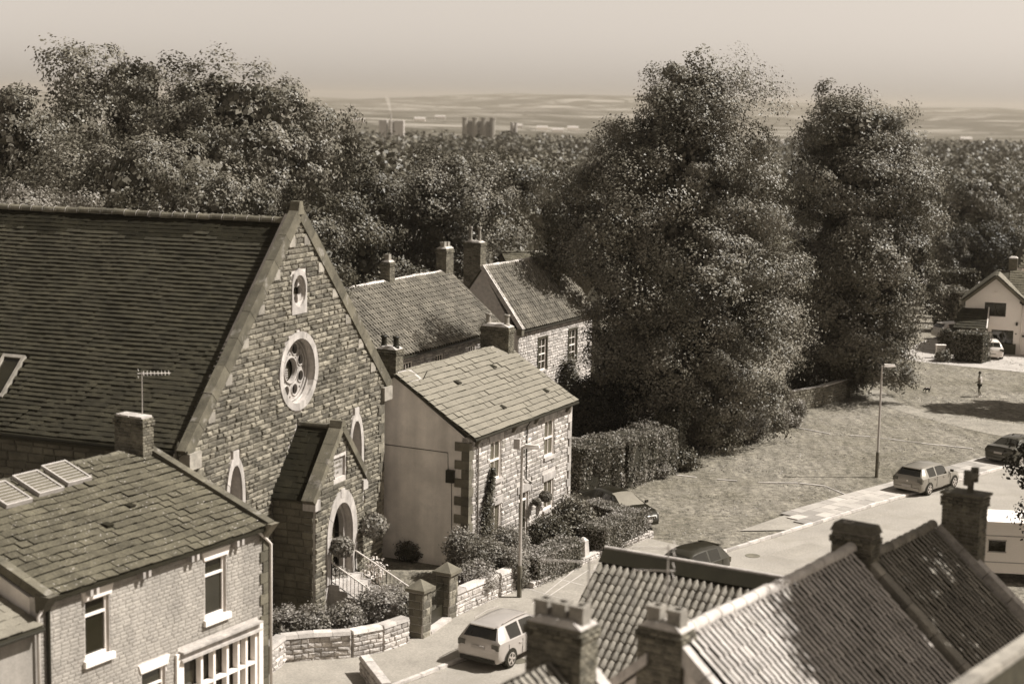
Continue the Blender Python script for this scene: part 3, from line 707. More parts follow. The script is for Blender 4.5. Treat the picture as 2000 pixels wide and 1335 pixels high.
    band = lambda u, s: s > Ls - 1.02 - .18 * math.sin(u * 1.3) - .1 * math.sin(u * 3.1)
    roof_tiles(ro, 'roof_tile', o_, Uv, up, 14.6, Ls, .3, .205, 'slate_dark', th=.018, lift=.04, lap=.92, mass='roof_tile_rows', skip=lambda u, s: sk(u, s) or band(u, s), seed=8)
    roof_tiles(ro, 'darker_band_tile', o_, Uv, up, 14.6, Ls, .3, .205, 'slate_darker', th=.018, lift=.02, limit=60, mass='darker_band_tile_rows', skip=lambda u, s: not band(u, s), seed=9)  # darker tiles in the rows below the ridge, wavy lower edge
    ridge_run(ro, (-.45, 7.5, zr + .02), (-15.5, 7.5, zr + .02), 27, .34, 'coping')
    # flashing-pale joints of the ridge
    for i in range(27):
        x = -.45 - 15.05 / 27 * (i + 1); j = MB(); j.tube([(x + .0, 7.5 + .195 * math.cos(t), zr + .02 + .195 * math.sin(t)) for t in np.linspace(-.1, math.pi + .1, 9)], .008, 4); obj('ridge_joint', j, 'haunch', ro)
    gu = MB(); gu.tube([(-.1, ye - .06, ze - .1), (-17.5, ye - .06, ze - .1)], .08, 8); obj('gutter', gu, 'black', ch)
    # coping stones up both verges
    for s in (-1, 1):
        n = 9; a0 = V3(0, 7.5 + s * 7.9, 7.65); a1 = V3(0, 7.5, ZA - .1); d = (a1 - a0) / n; nn = np.cross(d / np.linalg.norm(d), V3(1, 0, 0)); nn = nn if nn[2] > 0 else -nn
        for i in range(n):
            p, q = a0 + d * i, a0 + d * (i + .985); x0, x1 = -.22, .14; th = .38 + rnd.uniform(-.012, .012)
            c = MB(); lo = [p + V3(x0, 0, 0), p + V3(x1, 0, 0), q + V3(x1, 0, 0), q + V3(x0, 0, 0)]
            c.hull([v - nn * .1 for v in lo], [v + nn * th for v in lo]); obj('coping_stone', c, 'coping', ch)
        k = MB(); k.box(-.4, .22, 7.5 + s * 7.62 - .38, 7.5 + s * 7.62 + .38, 7.2, 7.78); obj('kneeler', k, 'ashlar_mid', ch)
    fi = MB(); fi.hull([(-.25, 7.24, ZA + .0), (.15, 7.24, ZA + .0), (.15, 7.76, ZA + .0), (-.25, 7.76, ZA + .0)], [(-.25, 7.38, ZA + .5), (.15, 7.38, ZA + .5), (.15, 7.62, ZA + .5), (-.25, 7.62, ZA + .5)]); obj('apex_stone', fi, 'coping', ch)
    # corner quoins, and pale verge stones
    for z in np.arange(1.2, 7.2, .42):
        for yy in (0, W):
            l = .55 if int(z / .42) % 2 else .32; k = MB(); k.box(-.02, .1, yy if yy == 0 else yy - l, yy + l if yy == 0 else yy, z, z + .4); obj('quoin', k, 'stone', ch)
    for i in range(6):
        z = 8.6 + i * 1.15
        for s in (-1, 1):
            y = 7.5 + s * 7.5 * (1 - (z + .4 - ZE) / (ZA - ZE)); k = MB(); k.box(-.02, .1, min(y, y - s * .45), max(y, y - s * .45), z, z + .38); obj('verge_stone', k, 'ashlar_mid', ch)
    # roof light
    N = np.cross(V3(-1, 0, 0), up); N = N if N[2] > 0 else -N; c0 = o_ + Uv * 8.75 + up * 1.4
    b = MB(); P = lambda u, s, h: c0 + Uv * u + up * s + N * h
    for u0, u1, s0, s1 in ((-.5, -.38, 0, 1.95), (.38, .5, 0, 1.95), (-.38, .38, 0, .14), (-.38, .38, 1.81, 1.95)):
        b.hull([P(u0, s0, 0), P(u1, s0, 0), P(u1, s1, 0), P(u0, s1, 0)], [P(u0, s0, .14), P(u1, s0, .14), P(u1, s1, .14), P(u0, s1, .14)])
    rl = obj('roof_light', b, 'ashlar_mid', ro); b = MB(); b.hull([P(-.38, .14, .02), P(.38, .14, .02), P(.38, 1.81, .02), P(-.38, 1.81, .02)], [P(-.38, .14, .06), P(.38, .14, .06), P(.38, 1.81, .06), P(-.38, 1.81, .06)]); obj('pane', b, 'glass', rl)
    # ---- porch
    pc, hw, px = 7.55, 2.0, 1.8; ez, rz = 5.15, 7.45
    po = MB(basis((px, 0, 0), FU, FN)); dr = arch(pc + .12, 1.5, 1.75, 3.35, 1.15, 10); PQ = (pc - .48, pc + .48, 5.52, 6.32)
    po.plate([(pc - hw, 0), (pc + hw, 0), (pc + hw, ez), (pc, rz - .1), (pc - hw, ez)], [dr, rect(*PQ)], 0, -.45); pw_ = obj('porch', po, 'mortar', ch)
    d2 = lambda z0, z1: ((pc + .12 - (1.3 if (z0 + z1) / 2 < 3.4 else 1.3 * max(0., 1 - ((z0 + z1) / 2 - 3.35) / 1.65) ** .6), pc + .12 + (1.3 if (z0 + z1) / 2 < 3.4 else 1.3 * max(0., 1 - ((z0 + z1) / 2 - 3.35) / 1.65) ** .6)) if (z0 + z1) / 2 < 5.0 else None)
    pv = lambda s: (lambda z0, z1: ((pc - hw - 1, pc - hw + hw * (z1 - ez) / (rz - ez)) if s < 0 else (pc + hw - hw * (z1 - ez) / (rz - ez), pc + hw + 1)) if z1 > ez else None)
    masonry(pw_, 'wall_stone', (px, pc - hw, 0), FU, FN, 2 * hw, rz - .2, .2, (.28, .62), lambda u0, u1, z0, z1: [(a - (pc - hw), b - (pc - hw)) for a, b in cutter([d2, pv(-1), pv(1), (PQ[0] - .04, PQ[1] + .04, PQ[2] - .04, PQ[3] + .04)])(u0 + pc - hw, u1 + pc - hw, z0, z1)], 'stone', depth=.075, gap=.02, jit=.12, seed=12)
    a_in = arch(pc + .12, 1.5, 1.75, 3.35, 1.15, 10); a_out = arch(pc + .12, 1.5, 2.5, 3.35, 1.66, 10)
    voussoirs(pw_, (px, 0, 0), FU, FN, a_in[1:] + a_in[:1], a_out[1:] + a_out[:1], -.35, .085, step=3)
    d_in = arch(pc + .12, 1.5, 1.35, 3.35, .95, 10); voussoirs(pw_, (px, 0, 0), FU, FN, d_in[1:] + d_in[:1], a_in[1:] + a_in[:1], -.42, -.22, step=22, name='inner_order')
    ks = MB(basis((px, 0, 0), FU, FN)); ks.box(pc - .04, pc + .28, -.1, .1, 4.72, 5.06); obj('keystone', ks, 'ashlar', pw_)
    dm = MB(basis((px, 0, 0), FU, FN)); dm.plate(arch(pc + .12, 1.5, 1.34, 3.35, .94), [], -.62, -.68); do = obj('door', dm, 'timber', pw_)
    for i in range(12):
        z = 1.7 + i * .2
        for s in (-1, 1): k = MB(basis((px, 0, 0), FU, FN)); k.bar((pc + .12 + s * .03, -.6, z), (pc + .12 + s * .6, -.6, z + .34), .13, .03, (0, 1, 0)); obj('plank', k, 'coping', do)
    # dated tablet: worn carved lettering
    tb = MB(basis((px, 0, 0), FU, FN)); tb.plate(rect(PQ[0] + .01, PQ[1] - .01, PQ[2] + .01, PQ[3] - .01), [], -.10, -.3); t_ = obj('inscribed_tablet', tb, 'ashlar', pw_)
    r = random.Random(3)
    for z, u0, u1 in ((6.1, -.36, .36), (5.9, -.30, .30), (5.7, -.12, .14)):
        l = MB(basis((px, 0, 0), FU, FN)); u = u0
        while u < u1:
            x = pc + u; l.box(x, x + .018, -.104, -.092, z - .05, z + .05)
            if r.random() < .6: l.box(x + .019, x + .05, -.104, -.092, z + r.choice([-.05, -.008, .034]), z + r.choice([-.03, .01, .05]) + .004)
            if r.random() < .6: l.box(x + .051, x + .069, -.104, -.092, z - .05, z + .05)
            u += .098
        obj('carved_letters', l, 'dstone', t_)
    for s in (-1, 1):
        sw = MB(); y0 = pc + s * hw; sw.box(0, px - .45, min(y0, y0 - s * .4), max(y0, y0 - s * .4), 0, ez); obj('porch_side_wall', sw, 'dstone', pw_)
        Lp = math.hypot(hw + .2, rz - ez + .1); upv = V3(0, -s * (hw + .2) / Lp, (rz - ez + .1) / Lp); oo = V3(0.02, pc + s * (hw + .2), ez - .15)
        rp = MB(); e1 = oo + upv * Lp; nrm = V3(0, s * (rz - ez + .1), hw + .2) / Lp
        rp.hull([oo - nrm * .12, oo + V3(px - .05, 0, 0) - nrm * .12, e1 + V3(px - .05, 0, 0) - nrm * .12, e1 - nrm * .12], [oo, oo + V3(px - .05, 0, 0), e1 + V3(px - .05, 0, 0), e1]); prf = obj('porch_roof', rp, 'bedding', pw_)
        roof_tiles(prf, 'roof_tile', oo, V3(1, 0, 0), upv, px - .35, Lp, .34, .25, 'slate_darker', lift=.02, seed=14)
        n = 4; a0 = V3(px, pc + s * (hw + .28), ez - .18); a1 = V3(px, pc, rz); d = (a1 - a0) / n; nn = np.cross(d / np.linalg.norm(d), V3(1, 0, 0)); nn = nn if nn[2] > 0 else -nn
        for i in range(n):
            p, q = a0 + d * i, a0 + d * (i + .985); c = MB(); lo = [p + V3(-.36, 0, 0), p + V3(.16, 0, 0), q + V3(.16, 0, 0), q + V3(-.36, 0, 0)]; c.hull([v - nn * .08 for v in lo], [v + nn * .17 for v in lo]); obj('coping_stone', c, 'coping', pw_)
        k = MB(); k.box(px - .4, px + .14, pc + s * hw - .2, pc + s * hw + .2, ez - .5, ez - .1); obj('kneeler', k, 'ashlar', pw_)
        masonry(pw_, 'side_stone', (0, pc - hw - .002, 1.0), SU, SN, px - .05, 4.1, .28, (.4, .7), cutter([]), 'dstone', depth=.05, seed=15) if s < 0 else None
    rr = MB(); rr.tube([(0, pc, rz + .02), (px - .3, pc, rz + .02)], .1, 8); obj('porch_ridge', rr, 'coping', pw_)
    ax_ = MB(); ax_.hull([(px - .36, pc - .2, rz + .06), (px + .17, pc - .2, rz + .06), (px + .17, pc + .2, rz + .06), (px - .36, pc + .2, rz + .06)], [(px - .36, pc - .1, rz + .3), (px + .17, pc - .1, rz + .3), (px + .17, pc + .1, rz + .3), (px - .36, pc + .1, rz + .3)]); obj('porch_apex_stone', ax_, 'coping', pw_)
    # steps
    st = MB()
    for i in range(7): st.box(px, px + .45 + .34 * (6 - i), pc - .85, pc + 1.2, i * .215, (i + 1) * .215 - .002)
    obj('steps', st, 'ashlar', ch)
    return ch
chapel = make_chapel()
CM = WM[chapel]
def handrail(name, label, y, x0, z0, x1, z1):
    t = thing(name, label, 'handrail', CM @ Matrix.Translation((x0, y, 0)), 'handrails of the chapel steps')
    r = MB(); r.tube([(-.25, 0, z0), (0, 0, z0), (x1 - x0, 0, z1), (x1 - x0 + .12, 0, z1 - .05)], .032, 8); obj('top_rail', r, 'rail', t, smooth=True)
    r = MB(); r.tube([(0, 0, z0 - .75), (x1 - x0, 0, z1 - .75)], .02, 6); obj('bottom_rail', r, 'black', t)
    n = 16
    for i in range(n + 1):
        u = (x1 - x0) * i / n; z = z0 + (z1 - z0) * i / n; p = MB(); p.tube([(u, 0, z - (.98 if i % 8 == 0 else .75)), (u, 0, z)], .012 if i % 8 else .022, 5); obj('baluster', p, 'black', t)
handrail('handrail', 'pale sloping handrail on the near side of the chapel steps', 6.75, 1.9, 2.35, 4.5, .98)
handrail('handrail', 'pale sloping handrail on the far side of the chapel steps', 8.75, 1.9, 2.35, 4.6, .98)

# ------------------------------------------------------------------ house with lichened roof, left foreground
def gutter_brackets(parent, y0, y1, n, z, x=.0, stone='ashlar'):
    for i in range(n):
        y = y0 + (y1 - y0) * (i + .5) / n
        for d in (-.12, .12): b = MB(); b.box(x, x + .24, y + d - .055, y + d + .055, z - .2, z); obj('gutter_bracket', b, stone, parent)
def pipe(parent, pts, r, material, name='drainpipe'):
    b = MB(); b.tube(pts, r, 8); return obj(name, b, material, parent, smooth=True)
def make_left_house():
    h = thing('terraced_house', 'brick house with lichen spotted roof, roof panels and shop window in the left corner', 'house', frame((-7.95, 54.0, 0), 30))
    Y0, ZE, ZR, XR, D = -10.1, 6.12, 8.05, -5.18, -6.6; o = (0, 0, 0)
    wins = [(-7.8, 3.82, .98, 1.76), (-2.55, 3.66, 1.02, 1.9), (-5.45, .9, 1.05, 1.85), (-7.9, .9, 1.0, 1.6)]
    bay = (-4.25, -.55, .5, 2.62)
    holes = [rect(c - w / 2, c + w / 2, z, z + hh) for c, z, w, hh in wins] + [rect(*bay)]
    b = MB(basis(o, FU, FN)); b.plate([(Y0, 0), (0, 0), (0, ZE), (Y0, ZE)], holes, 0, -.3); obj('front_wall', b, 'mortar', h)
    cut = [(c - w / 2 - .02, c + w / 2 + .02, z - .02, z + hh + .02) for c, z, w, hh in wins] + [(c - w / 2 - .14, c + w / 2 + .14, z + hh, z + hh + .3) for c, z, w, hh in wins] + [(bay[0] - .1, bay[1] + .1, bay[2], bay[3] + .42)]
    masonry(h, 'facing_brick', (0, Y0, 0), FU, FN, -Y0, ZE, .115, (.24, .36), lambda u0, u1, z0, z1: [(a - Y0, b_ - Y0) for a, b_ in cutter(cut)(u0 + Y0, u1 + Y0, z0, z1)], 'brick_pale', meshes=BRICK, depth=.018, gap=.012, mass='facing_brick_courses', seed=21)
    for k, (c, z, w, hh) in enumerate(wins): window(h, o, FU, FN, c, z, w, hh, bars=(1, 1), depth=.16, fw=.085, meeting=.72, sill=(.12, .2, .13, 'white'), lintel=(.06, .28, .05, .1, 'white'), curtain=k in (0, 1), glass='glass')
    # end gables and rear
    for y0, y1, nm in ((-.3, 0, 'end_wall'), (Y0, Y0 + .3, 'party_wall')):
        g = MB(); prof = [(-.3, 0), (-.3, ZE - .05), (XR, ZR - .1), (D, ZR - .6), (D, 0)]
        g.hull([(x, y0 + .001, z) for x, z in prof], [(x, y1 - .001, z) for x, z in prof]); obj(nm, g, 'dstone' if y1 == 0 else 'render', h)
    rw = MB(); rw.box(D, D + .3, Y0 + .3, -.3, 0, ZR - .65); obj('rear_wall', rw, 'dstone', h)
    # roof
    xe = .22; Ls = math.hypot(xe - XR, ZR - ZE); up = V3((XR - xe) / Ls, 0, (ZR - ZE) / Ls)
    prof = [(xe, ZE - .02), (XR, ZR - .02), (D - .1, ZR - .55), (D - .1, ZR - .7), (XR, ZR - .2), (xe, ZE - .14)]
    r = MB(); r.hull([(x, Y0 + .05, z) for x, z in prof], [(x, -.05, z) for x, z in prof]); ro = obj('roof', r, 'bedding', h)
    roof_tiles(ro, 'roof_tile', V3(xe + .04, Y0 + .12, ZE), V3(0, 1, 0), up, -Y0 - .42, Ls, .47, .335, 'slate_mid', th=.022, lift=.03, lap=.885, mass='roof_tile_rows', seed=22)
    ridge_run(ro, (XR, Y0, ZR + .0), (XR, -.9, ZR + .0), 22, .2, 'coping')
    N = np.cross(V3(0, 1, 0), up); N = N if N[2] > 0 else -N
    Pz = lambda a, s, k: V3(xe, Y0, ZE) + V3(0, a, 0) + up * s + N * k
    for a, s in ((6.2, 2.7), (4.6, 2.1)):
        v = MB(); v.hull([Pz(a, s, .03), Pz(a + .26, s, .03), Pz(a + .26, s + .32, .03), Pz(a, s + .32, .03)], [Pz(a, s, .14), Pz(a + .26, s, .14), Pz(a + .26, s + .3, .07), Pz(a, s + .3, .07)]); obj('roof_vent', v, 'black', ro)
    # coping of both ends, kneeler corbels
    for y in (-.16, Y0 + .14):
        n = 6; a0 = V3(xe + .1, y, ZE + .05); a1 = V3(XR, y, ZR + .12); d = (a1 - a0) / n
        for i in range(n):
            p, q = a0 + d * i, a0 + d * (i + .985); c = MB(); lo = [p + V3(0, -.16, 0), p + V3(0, .16, 0), q + V3(0, .16, 0), q + V3(0, -.16, 0)]; c.hull([v - N * .16 for v in lo], [v + N * .09 for v in lo]); obj('coping_stone', c, 'coping', h)
        k = MB(); k.hull([(-.05, y - .17, ZE - .42), (.12, y - .17, ZE - .42), (.12, y + .17, ZE - .42), (-.05, y + .17, ZE - .42)], [(-.05, y - .2, ZE + .1), (.52, y - .2, ZE + .1), (.52, y + .2, ZE + .1), (-.05, y + .2, ZE + .1)]); obj('kneeler', k, 'dstone', h)
    g = MB(); g.box(.10, .26, Y0 + .3, -.35, ZE - .15, ZE - .04); g.box(.02, .10, Y0 + .3, -.35, ZE - .12, ZE - .02); obj('gutter', g, 'black', h)
    gutter_brackets(h, Y0 + .9, -.5, 4, ZE - .17)
    for i, z in enumerate(np.arange(.2, 5.7, .36)):
        l = .36 if i % 2 else .22; q = MB(); q.box(-.02, .06, -l, .06, z, z + .34); obj('quoin', q, 'coping', h)
    pipe(h, [(.14, -.62, ZE - .1), (.1, -.1, ZE - .5), (.1, .12, ZE - .7), (.1, .12, .2)], .05, 'rail')
    pipe(h, [(.14, Y0 + .35, ZE - .15), (.09, Y0 + .3, ZE - .5), (.09, Y0 + .3, .1)], .06, 'black')
    pipe(h, [(.16, Y0 + .02, ZE - .3), (.1, Y0 - .08, ZE - .5), (.1, Y0 - .08, .1)], .05, 'rail')
    # shop window
    T = basis(o, FU, FN); s = MB(T); y0_, y1_, z0_, z1_ = bay
    s.box(y0_ - .1, y1_ + .1, -.05, .2, z1_ + .02, z1_ + .1); s.box(y0_ - .1, y1_ + .1, -.05, .1, z1_ + .1, z1_ + .3); s.box(y0_ - .1, y1_ + .1, -.05, .24, z1_ + .3, z1_ + .36)
    sh = obj('shop_fascia', s, 'ashlar', h)
    s = MB(T)
    for u in (y0_ + .05, y0_ + .95, y0_ + 1.55, y0_ + 2.2, y0_ + 2.75, y0_ + 3.15, y1_ - .06): s.box(u - .055, u + .055, -.14, .06, z0_, z1_)
    s.box(y0_, y1_, -.13, .05, z0_ + 1.05, z0_ + 1.15); s.box(y0_, y1_, -.13, .05, z0_, z0_ + .16); obj('shop_frame', s, 'white', sh)
    s = MB(T); s.box(y0_, y1_, -.2, -.17, z0_, z1_); obj('shop_pane', s, 'glass', sh)
    for yy in (y0_ - .16, y1_ + .16): q = MB(T); q.box(yy - .1, yy + .1, -.02, .1, 0, z1_ + .3); obj('pilaster', q, 'white', sh)
    chimney(h, XR - .05, -.52, ZR - .35, ZR + 1.12, 1.25, .5, [], ch=.1, bl=(.22, .3), fl=False)
    for dx in (-.3, .3): q = MB(); q.box(XR - .05 + dx - .28, XR - .05 + dx + .28, -.78, -.26, ZR + 1.13, ZR + 1.2); obj('chimney_slab', q, 'haunch', h)
    return h, Pz, N, up
lefth, LP, LN, LUP = make_left_house(); LM = WM[lefth]
def solar(label, a, s, wd=1.05, ln=1.25):
    b = MB(); U = V3(0, 1, 0); o_ = LP(a, s, .09)
    t = thing('solar_panel', label, 'solar panel', LM @ Matrix.Translation(o_.tolist()), 'panels on the lichened roof')
    P = lambda u, v, k: U * u + LUP * v + LN * k
    for u0, u1, v0, v1 in ((0, .06, 0, ln), (wd - .06, wd, 0, ln), (.06, wd - .06, 0, .06), (.06, wd - .06, ln - .06, ln)): b.hull([P(u0, v0, -.05), P(u1, v0, -.05), P(u1, v1, -.05), P(u0, v1, -.05)], [P(u0, v0, .09), P(u1, v0, .09), P(u1, v1, .09), P(u0, v1, .09)])
    obj('frame', b, 'lead', t)
    b = MB(); b.hull([P(.06, .06, 0), P(wd - .06, .06, 0), P(wd - .06, ln - .06, 0), P(.06, ln - .06, 0)], [P(.06, .06, .05), P(wd - .06, .06, .05), P(wd - .06, ln - .06, .05), P(.06, ln - .06, .05)]); obj('glass_plate', b, 'panel', t)
    for i in range(1, 8):
        v = ln * i / 8; b = MB(); b.hull([P(.07, v - .012, .05), P(wd - .07, v - .012, .05), P(wd - .07, v + .012, .05), P(.07, v + .012, .05)], [P(.07, v - .012, .06), P(wd - .07, v - .012, .06), P(wd - .07, v + .012, .06), P(.07, v + .012, .06)]); obj('collector_tube', b, 'lead', t)
for px_, lab in (((118, 930), 'roof panel nearest the chimney, on the lichened roof'), ((62, 950), 'roof panel between two others on the lichened roof'), ((-2, 972), 'roof panel cut off by the left edge of the photo')):
    # place on the roof plane
    d = ray(*px_); Mi = np.array(LM.inverted()); oL = Mi @ np.append(_C, 1); dL = Mi[:3, :3] @ d; p0 = LP(0, 0, .09); t_ = ((p0 - oL[:3]) @ LN) / (dL @ LN); P_ = oL[:3] + dL * t_
    solar(lab, P_[1] + 10.1 - .2, (P_ - p0) @ LUP - .55)
# lower white house adjoining at the photo's edge
def make_neighbour():
    h = thing('cottage', 'low whitewashed cottage cut off at the lower left edge', 'house', LM @ Matrix.Translation((0, -10.12, 0)))
    b = MB(basis((.0, 0, 0), FU, FN)); b.plate([(-6, 0), (-.02, 0), (-.02, 5.35), (-6, 5.35)], [rect(-3.4, -2.5, 3.2, 4.9)], -.02, -.3); obj('front_wall', b, 'brick_pale', h)
    window(h, (0, 0, 0), FU, FN, -2.95, 3.2, .9, 1.7, bars=(1, 1), depth=.2, sill=(.1, .15, .1), lintel=(.06, .22, .03))
    xe, ZE, XR, ZR = .25, 5.4, -5.1, 7.2
    prof = [(xe, ZE), (XR, ZR), (-6.6, ZR - .4), (-6.6, ZR - .6), (XR, ZR - .2), (xe, ZE - .12)]
    r = MB(); r.hull([(x, -6, z) for x, z in prof], [(x, -.03, z) for x, z in prof]); ro = obj('roof', r, 'bedding', h)
    Ls = math.hypot(xe - XR, ZR - ZE); up = V3((XR - xe) / Ls, 0, (ZR - ZE) / Ls)
    roof_tiles(ro, 'roof_tile', V3(xe + .04, -6, ZE + .02), V3(0, 1, 0), up, 5.95, Ls, .47, .335, 'slate_pale', lift=.03, seed=31)
    g = MB(); g.tube([(.3, -6, ZE - .1), (.3, -.05, ZE - .1)], .07, 8); obj('gutter', g, 'black', h)
    s = MB(); s.box(-6.6, -.3, -6, -5.7, 0, 5.3); obj('end_wall', s, 'brick_pale', h)
make_neighbour()
# ------------------------------------------------------------------ stone house with rendered gable (centre)
def make_white_house():
    h = thing('stone_house', 'two storey stone house with pale roof and blank rendered gable beside the chapel', 'house', frame((-1.77, 70.51, 0), 26))
    W, ZE, ZR, XR, D = 10.6, 5.75, 8.2, -3.65, -7.3; o = (0, 0, 0)
    wins = [(2.6, 3.45, 1.05, 1.75), (8.2, 3.5, 1.05, 1.72), (2.7, .75, 1.05, 1.55), (8.25, .95, 1.05, 1.4)]
    door = (5.05, 6.05, 0, 2.3)
    b = MB(basis(o, FU, FN)); b.plate([(0, 0), (W, 0), (W, ZE), (0, ZE)], [rect(c - w / 2, c + w / 2, z, z + hh) for c, z, w, hh in wins] + [rect(*door)], 0, -.3); obj('front_wall', b, 'mortar', h)
    cut = [(c - w / 2 - .03, c + w / 2 + .03, z - .03, z + hh + .02) for c, z, w, hh in wins] + [(c - w / 2 - .22, c + w / 2 + .22, z + hh, z + hh + .36) for c, z, w, hh in wins] + [(c - w / 2 - .14, c + w / 2 + .14, z - .2, z) for c, z, w, hh in wins] + [(door[0] - .05, door[1] + .05, 0, 2.35), (door[0] - .25, door[1] + .25, 2.3, 2.7), (-1, .34, 0, 9), (W - .34, W + 1, 0, 9)]
    masonry(h, 'wall_stone', (0, 0, 0), FU, FN, W, ZE - .05, .205, (.38, .72), cutter(cut), 'ashlar_var', depth=.05, gap=.03, mass='wall_stones', jit=.06, seed=41)
    for k, (c, z, w, hh) in enumerate(wins): window(h, o, FU, FN, c, z, w, hh, bars=(2, 1), depth=.12, fw=.07, meeting=.5 if k < 2 else None, sill=(.1, .16, .11), lintel=(.14, .34, .06, .06), glass='glass_pale')
    T = basis(o, FU, FN)
    # door
    d = MB(T); d.box(door[0] + .08, door[1] - .08, -.2, -.14, .1, 1.85); do = obj('door', d, 'timber', h)
    for u0, u1, z0, z1 in ((.16, .46, 1.05, 1.7), (.54, .84, 1.05, 1.7), (.16, .46, .25, .9), (.54, .84, .25, .9)): p = MB(T); p.box(door[0] + u0, door[0] + u1, -.14, -.12, z0, z1); obj('panel', p, 'black', do)
    p = MB(T); p.lathe([(.035, -.12), (.04, -.06)], (0, 0, 0), 8, 'y'); p.v = [(x, y, z) for x, y, z in p.v]; k = MB(T); k.box(door[1] - .2, door[1] - .14, -.14, -.06, .98, 1.04); obj('handle', k, 'steel', do)
    f = MB(T); f.box(door[0], door[0] + .08, -.22, -.08, 0, 2.3); f.box(door[1] - .08, door[1], -.22, -.08, 0, 2.3); f.box(door[0] + .08, door[1] - .08, -.22, -.08, 1.85, 1.93); f.box(door[0] + .08, door[1] - .08, -.22, -.08, 2.22, 2.3); obj('door_frame', f, 'white', h)
    f = MB(T); f.box(door[0] + .08, door[1] - .08, -.18, -.15, 1.93, 2.22); obj('fanlight', f, 'glass', h)
    f = MB(T); f.hull([(door[0] - .18, -.1, 2.302), (door[1] + .18, -.1, 2.302), (door[1] + .24, -.1, 2.66), (door[0] - .24, -.1, 2.66)], [(door[0] - .18, .06, 2.302), (door[1] + .18, .06, 2.302), (door[1] + .24, .06, 2.66), (door[0] - .24, .06, 2.66)]); obj('door_lintel', f, 'ashlar', h)
    # gable walls in render, with the wire
    prof = [(-.3, 0), (-.3, ZE - .1), (XR, ZR - .14), (D, ZE - .1), (D, 0)]
    g = MB(); g.hull([(x + (.302 if x == -.3 else 0), 0, z) for x, z in prof], [(x, .3, z) for x, z in prof]); obj('gable_wall', g, 'render', h)
    g = MB(); g.hull([(x, W - .3, z) for x, z in prof], [(x + (.302 if x == -.3 else 0), W, z) for x, z in prof]); obj('gable_wall', g, 'render', h)
    rw = MB(); rw.box(D, D + .3, .3, W - .3, 0, ZE - .1); obj('rear_wall', rw, 'render', h)
    n = 14
    for i in range(n):
        z = i * .395 + .02; l, s = (.42, .2) if i % 2 else (.2, .38)
        q = MB(); q.box(-l * 1.5, .075, -.05, s, z, z + .38); obj('quoin', q, 'dstone' , h)
        q = MB(); q.box(-.1, .075, W - s, W + .04, z, z + .38); obj('quoin', q, 'ashlar_var', h)
    pipe(h, [(-7.2, -.012, 5.2), (-4.1, -.012, 5.05), (-.98, -.012, 5.02), (-.95, -.012, 4.2)], .016, 'timber', 'cable')
    pipe(h, [(-.78, -.012, 3.9), (-.78, -.012, 3.5), (-.72, -.012, .4)], .014, 'timber', 'cable')
    bx = MB(); bx.box(-.98, -.62, -.2, -.005, 3.75, 4.3); obj('meter_box', bx, 'black', h)
    # roof
    xe = .3; Ls = math.hypot(xe - XR, ZR - ZE); up = V3((XR - xe) / Ls, 0, (ZR - ZE) / Ls)
    prof = [(xe, ZE - .0), (XR, ZR - .0), (2 * XR - xe, ZE), (2 * XR - xe, ZE - .1), (XR, ZR - .12), (xe, ZE - .1)]
    r = MB(); r.hull([(x, -.09, z) for x, z in prof], [(x, W + .12, z) for x, z in prof]); ro = obj('roof', r, 'bedding', h)
    roof_tiles(ro, 'roof_tile', V3(xe + .03, -.1, ZE + .02), V3(0, 1, 0), up, W + .22, Ls, .58, .33, 'slate_pale', th=.016, lift=.022, lap=.91, seed=42)
    ridge_run(ro, (XR, .9, ZR), (XR, W - .6, ZR), 20, .16, 'slate_pale')
    N = np.cross(V3(0, 1, 0), up); N = N if N[2] > 0 else -N; Pz = lambda a, s, k: V3(xe, 0, ZE) + V3(0, a, 0) + up * s + N * k
    for a, s in ((3.2, 3.0), (7.2, 3.3), (4.2, .9), (8.9, 1.0)):
        v = MB(); v.hull([Pz(a, s, .03), Pz(a + .3, s, .03), Pz(a + .3, s + .34, .03), Pz(a, s + .34, .03)], [Pz(a, s, .15), Pz(a + .3, s, .15), Pz(a + .3, s + .3, .08), Pz(a, s + .3, .08)]); obj('roof_vent', v, 'black', ro)
    for a in (.75, W - .95):
        v = MB(); v.hull([Pz(a - .55, Ls - .75, .03), Pz(a + .55, Ls - .75, .03), Pz(a + .55, Ls, .03), Pz(a - .55, Ls, .03)], [Pz(a - .55, Ls - .75, .06), Pz(a + .55, Ls - .75, .06), Pz(a + .55, Ls, .06), Pz(a - .55, Ls, .06)]); obj('flashing', v, 'lead', ro)
    g = MB(); g.tube([(xe + .05, -.08, ZE - .06), (xe + .05, W + .1, ZE - .06)], .07, 8); obj('gutter', g, 'black', h)
    for y in (.6, 4.2, 6.5, 10.0): b_ = MB(); b_.hull([(.0, y - .05, ZE - .45), (.1, y - .05, ZE - .45), (.1, y + .05, ZE - .45), (.0, y + .05, ZE - .45)], [(.0, y - .05, ZE - .14), (.3, y - .05, ZE - .14), (.3, y + .05, ZE - .14), (0, y + .05, ZE - .14)]); obj('gutter_bracket', b_, 'dstone', h)
    pipe(h, [(.3, .75, ZE - .1), (.1, .75, ZE - .4), (.1, .75, .1)], .04, 'ashlar'); pipe(h, [(.3, 5.6, ZE - .1), (.09, 5.6, ZE - .4), (.09, 5.6, 2.9), (.09, 6.2, 2.6)], .03, 'timber')
    chimney(h, XR - .5, .45, ZR - .6, ZR + 1.0, .95, .62, [(-.3, 0, 'roll', .52), (.3, 0, 'roll', .52)], ch=.09, potmat='black')
    chimney(h, XR - .1, W - .5, ZR - .6, ZR + .95, 1.5, .6, [(-.5, 0, 'roll', .55), (.5, 0, 'roll', .55)], ch=.09)
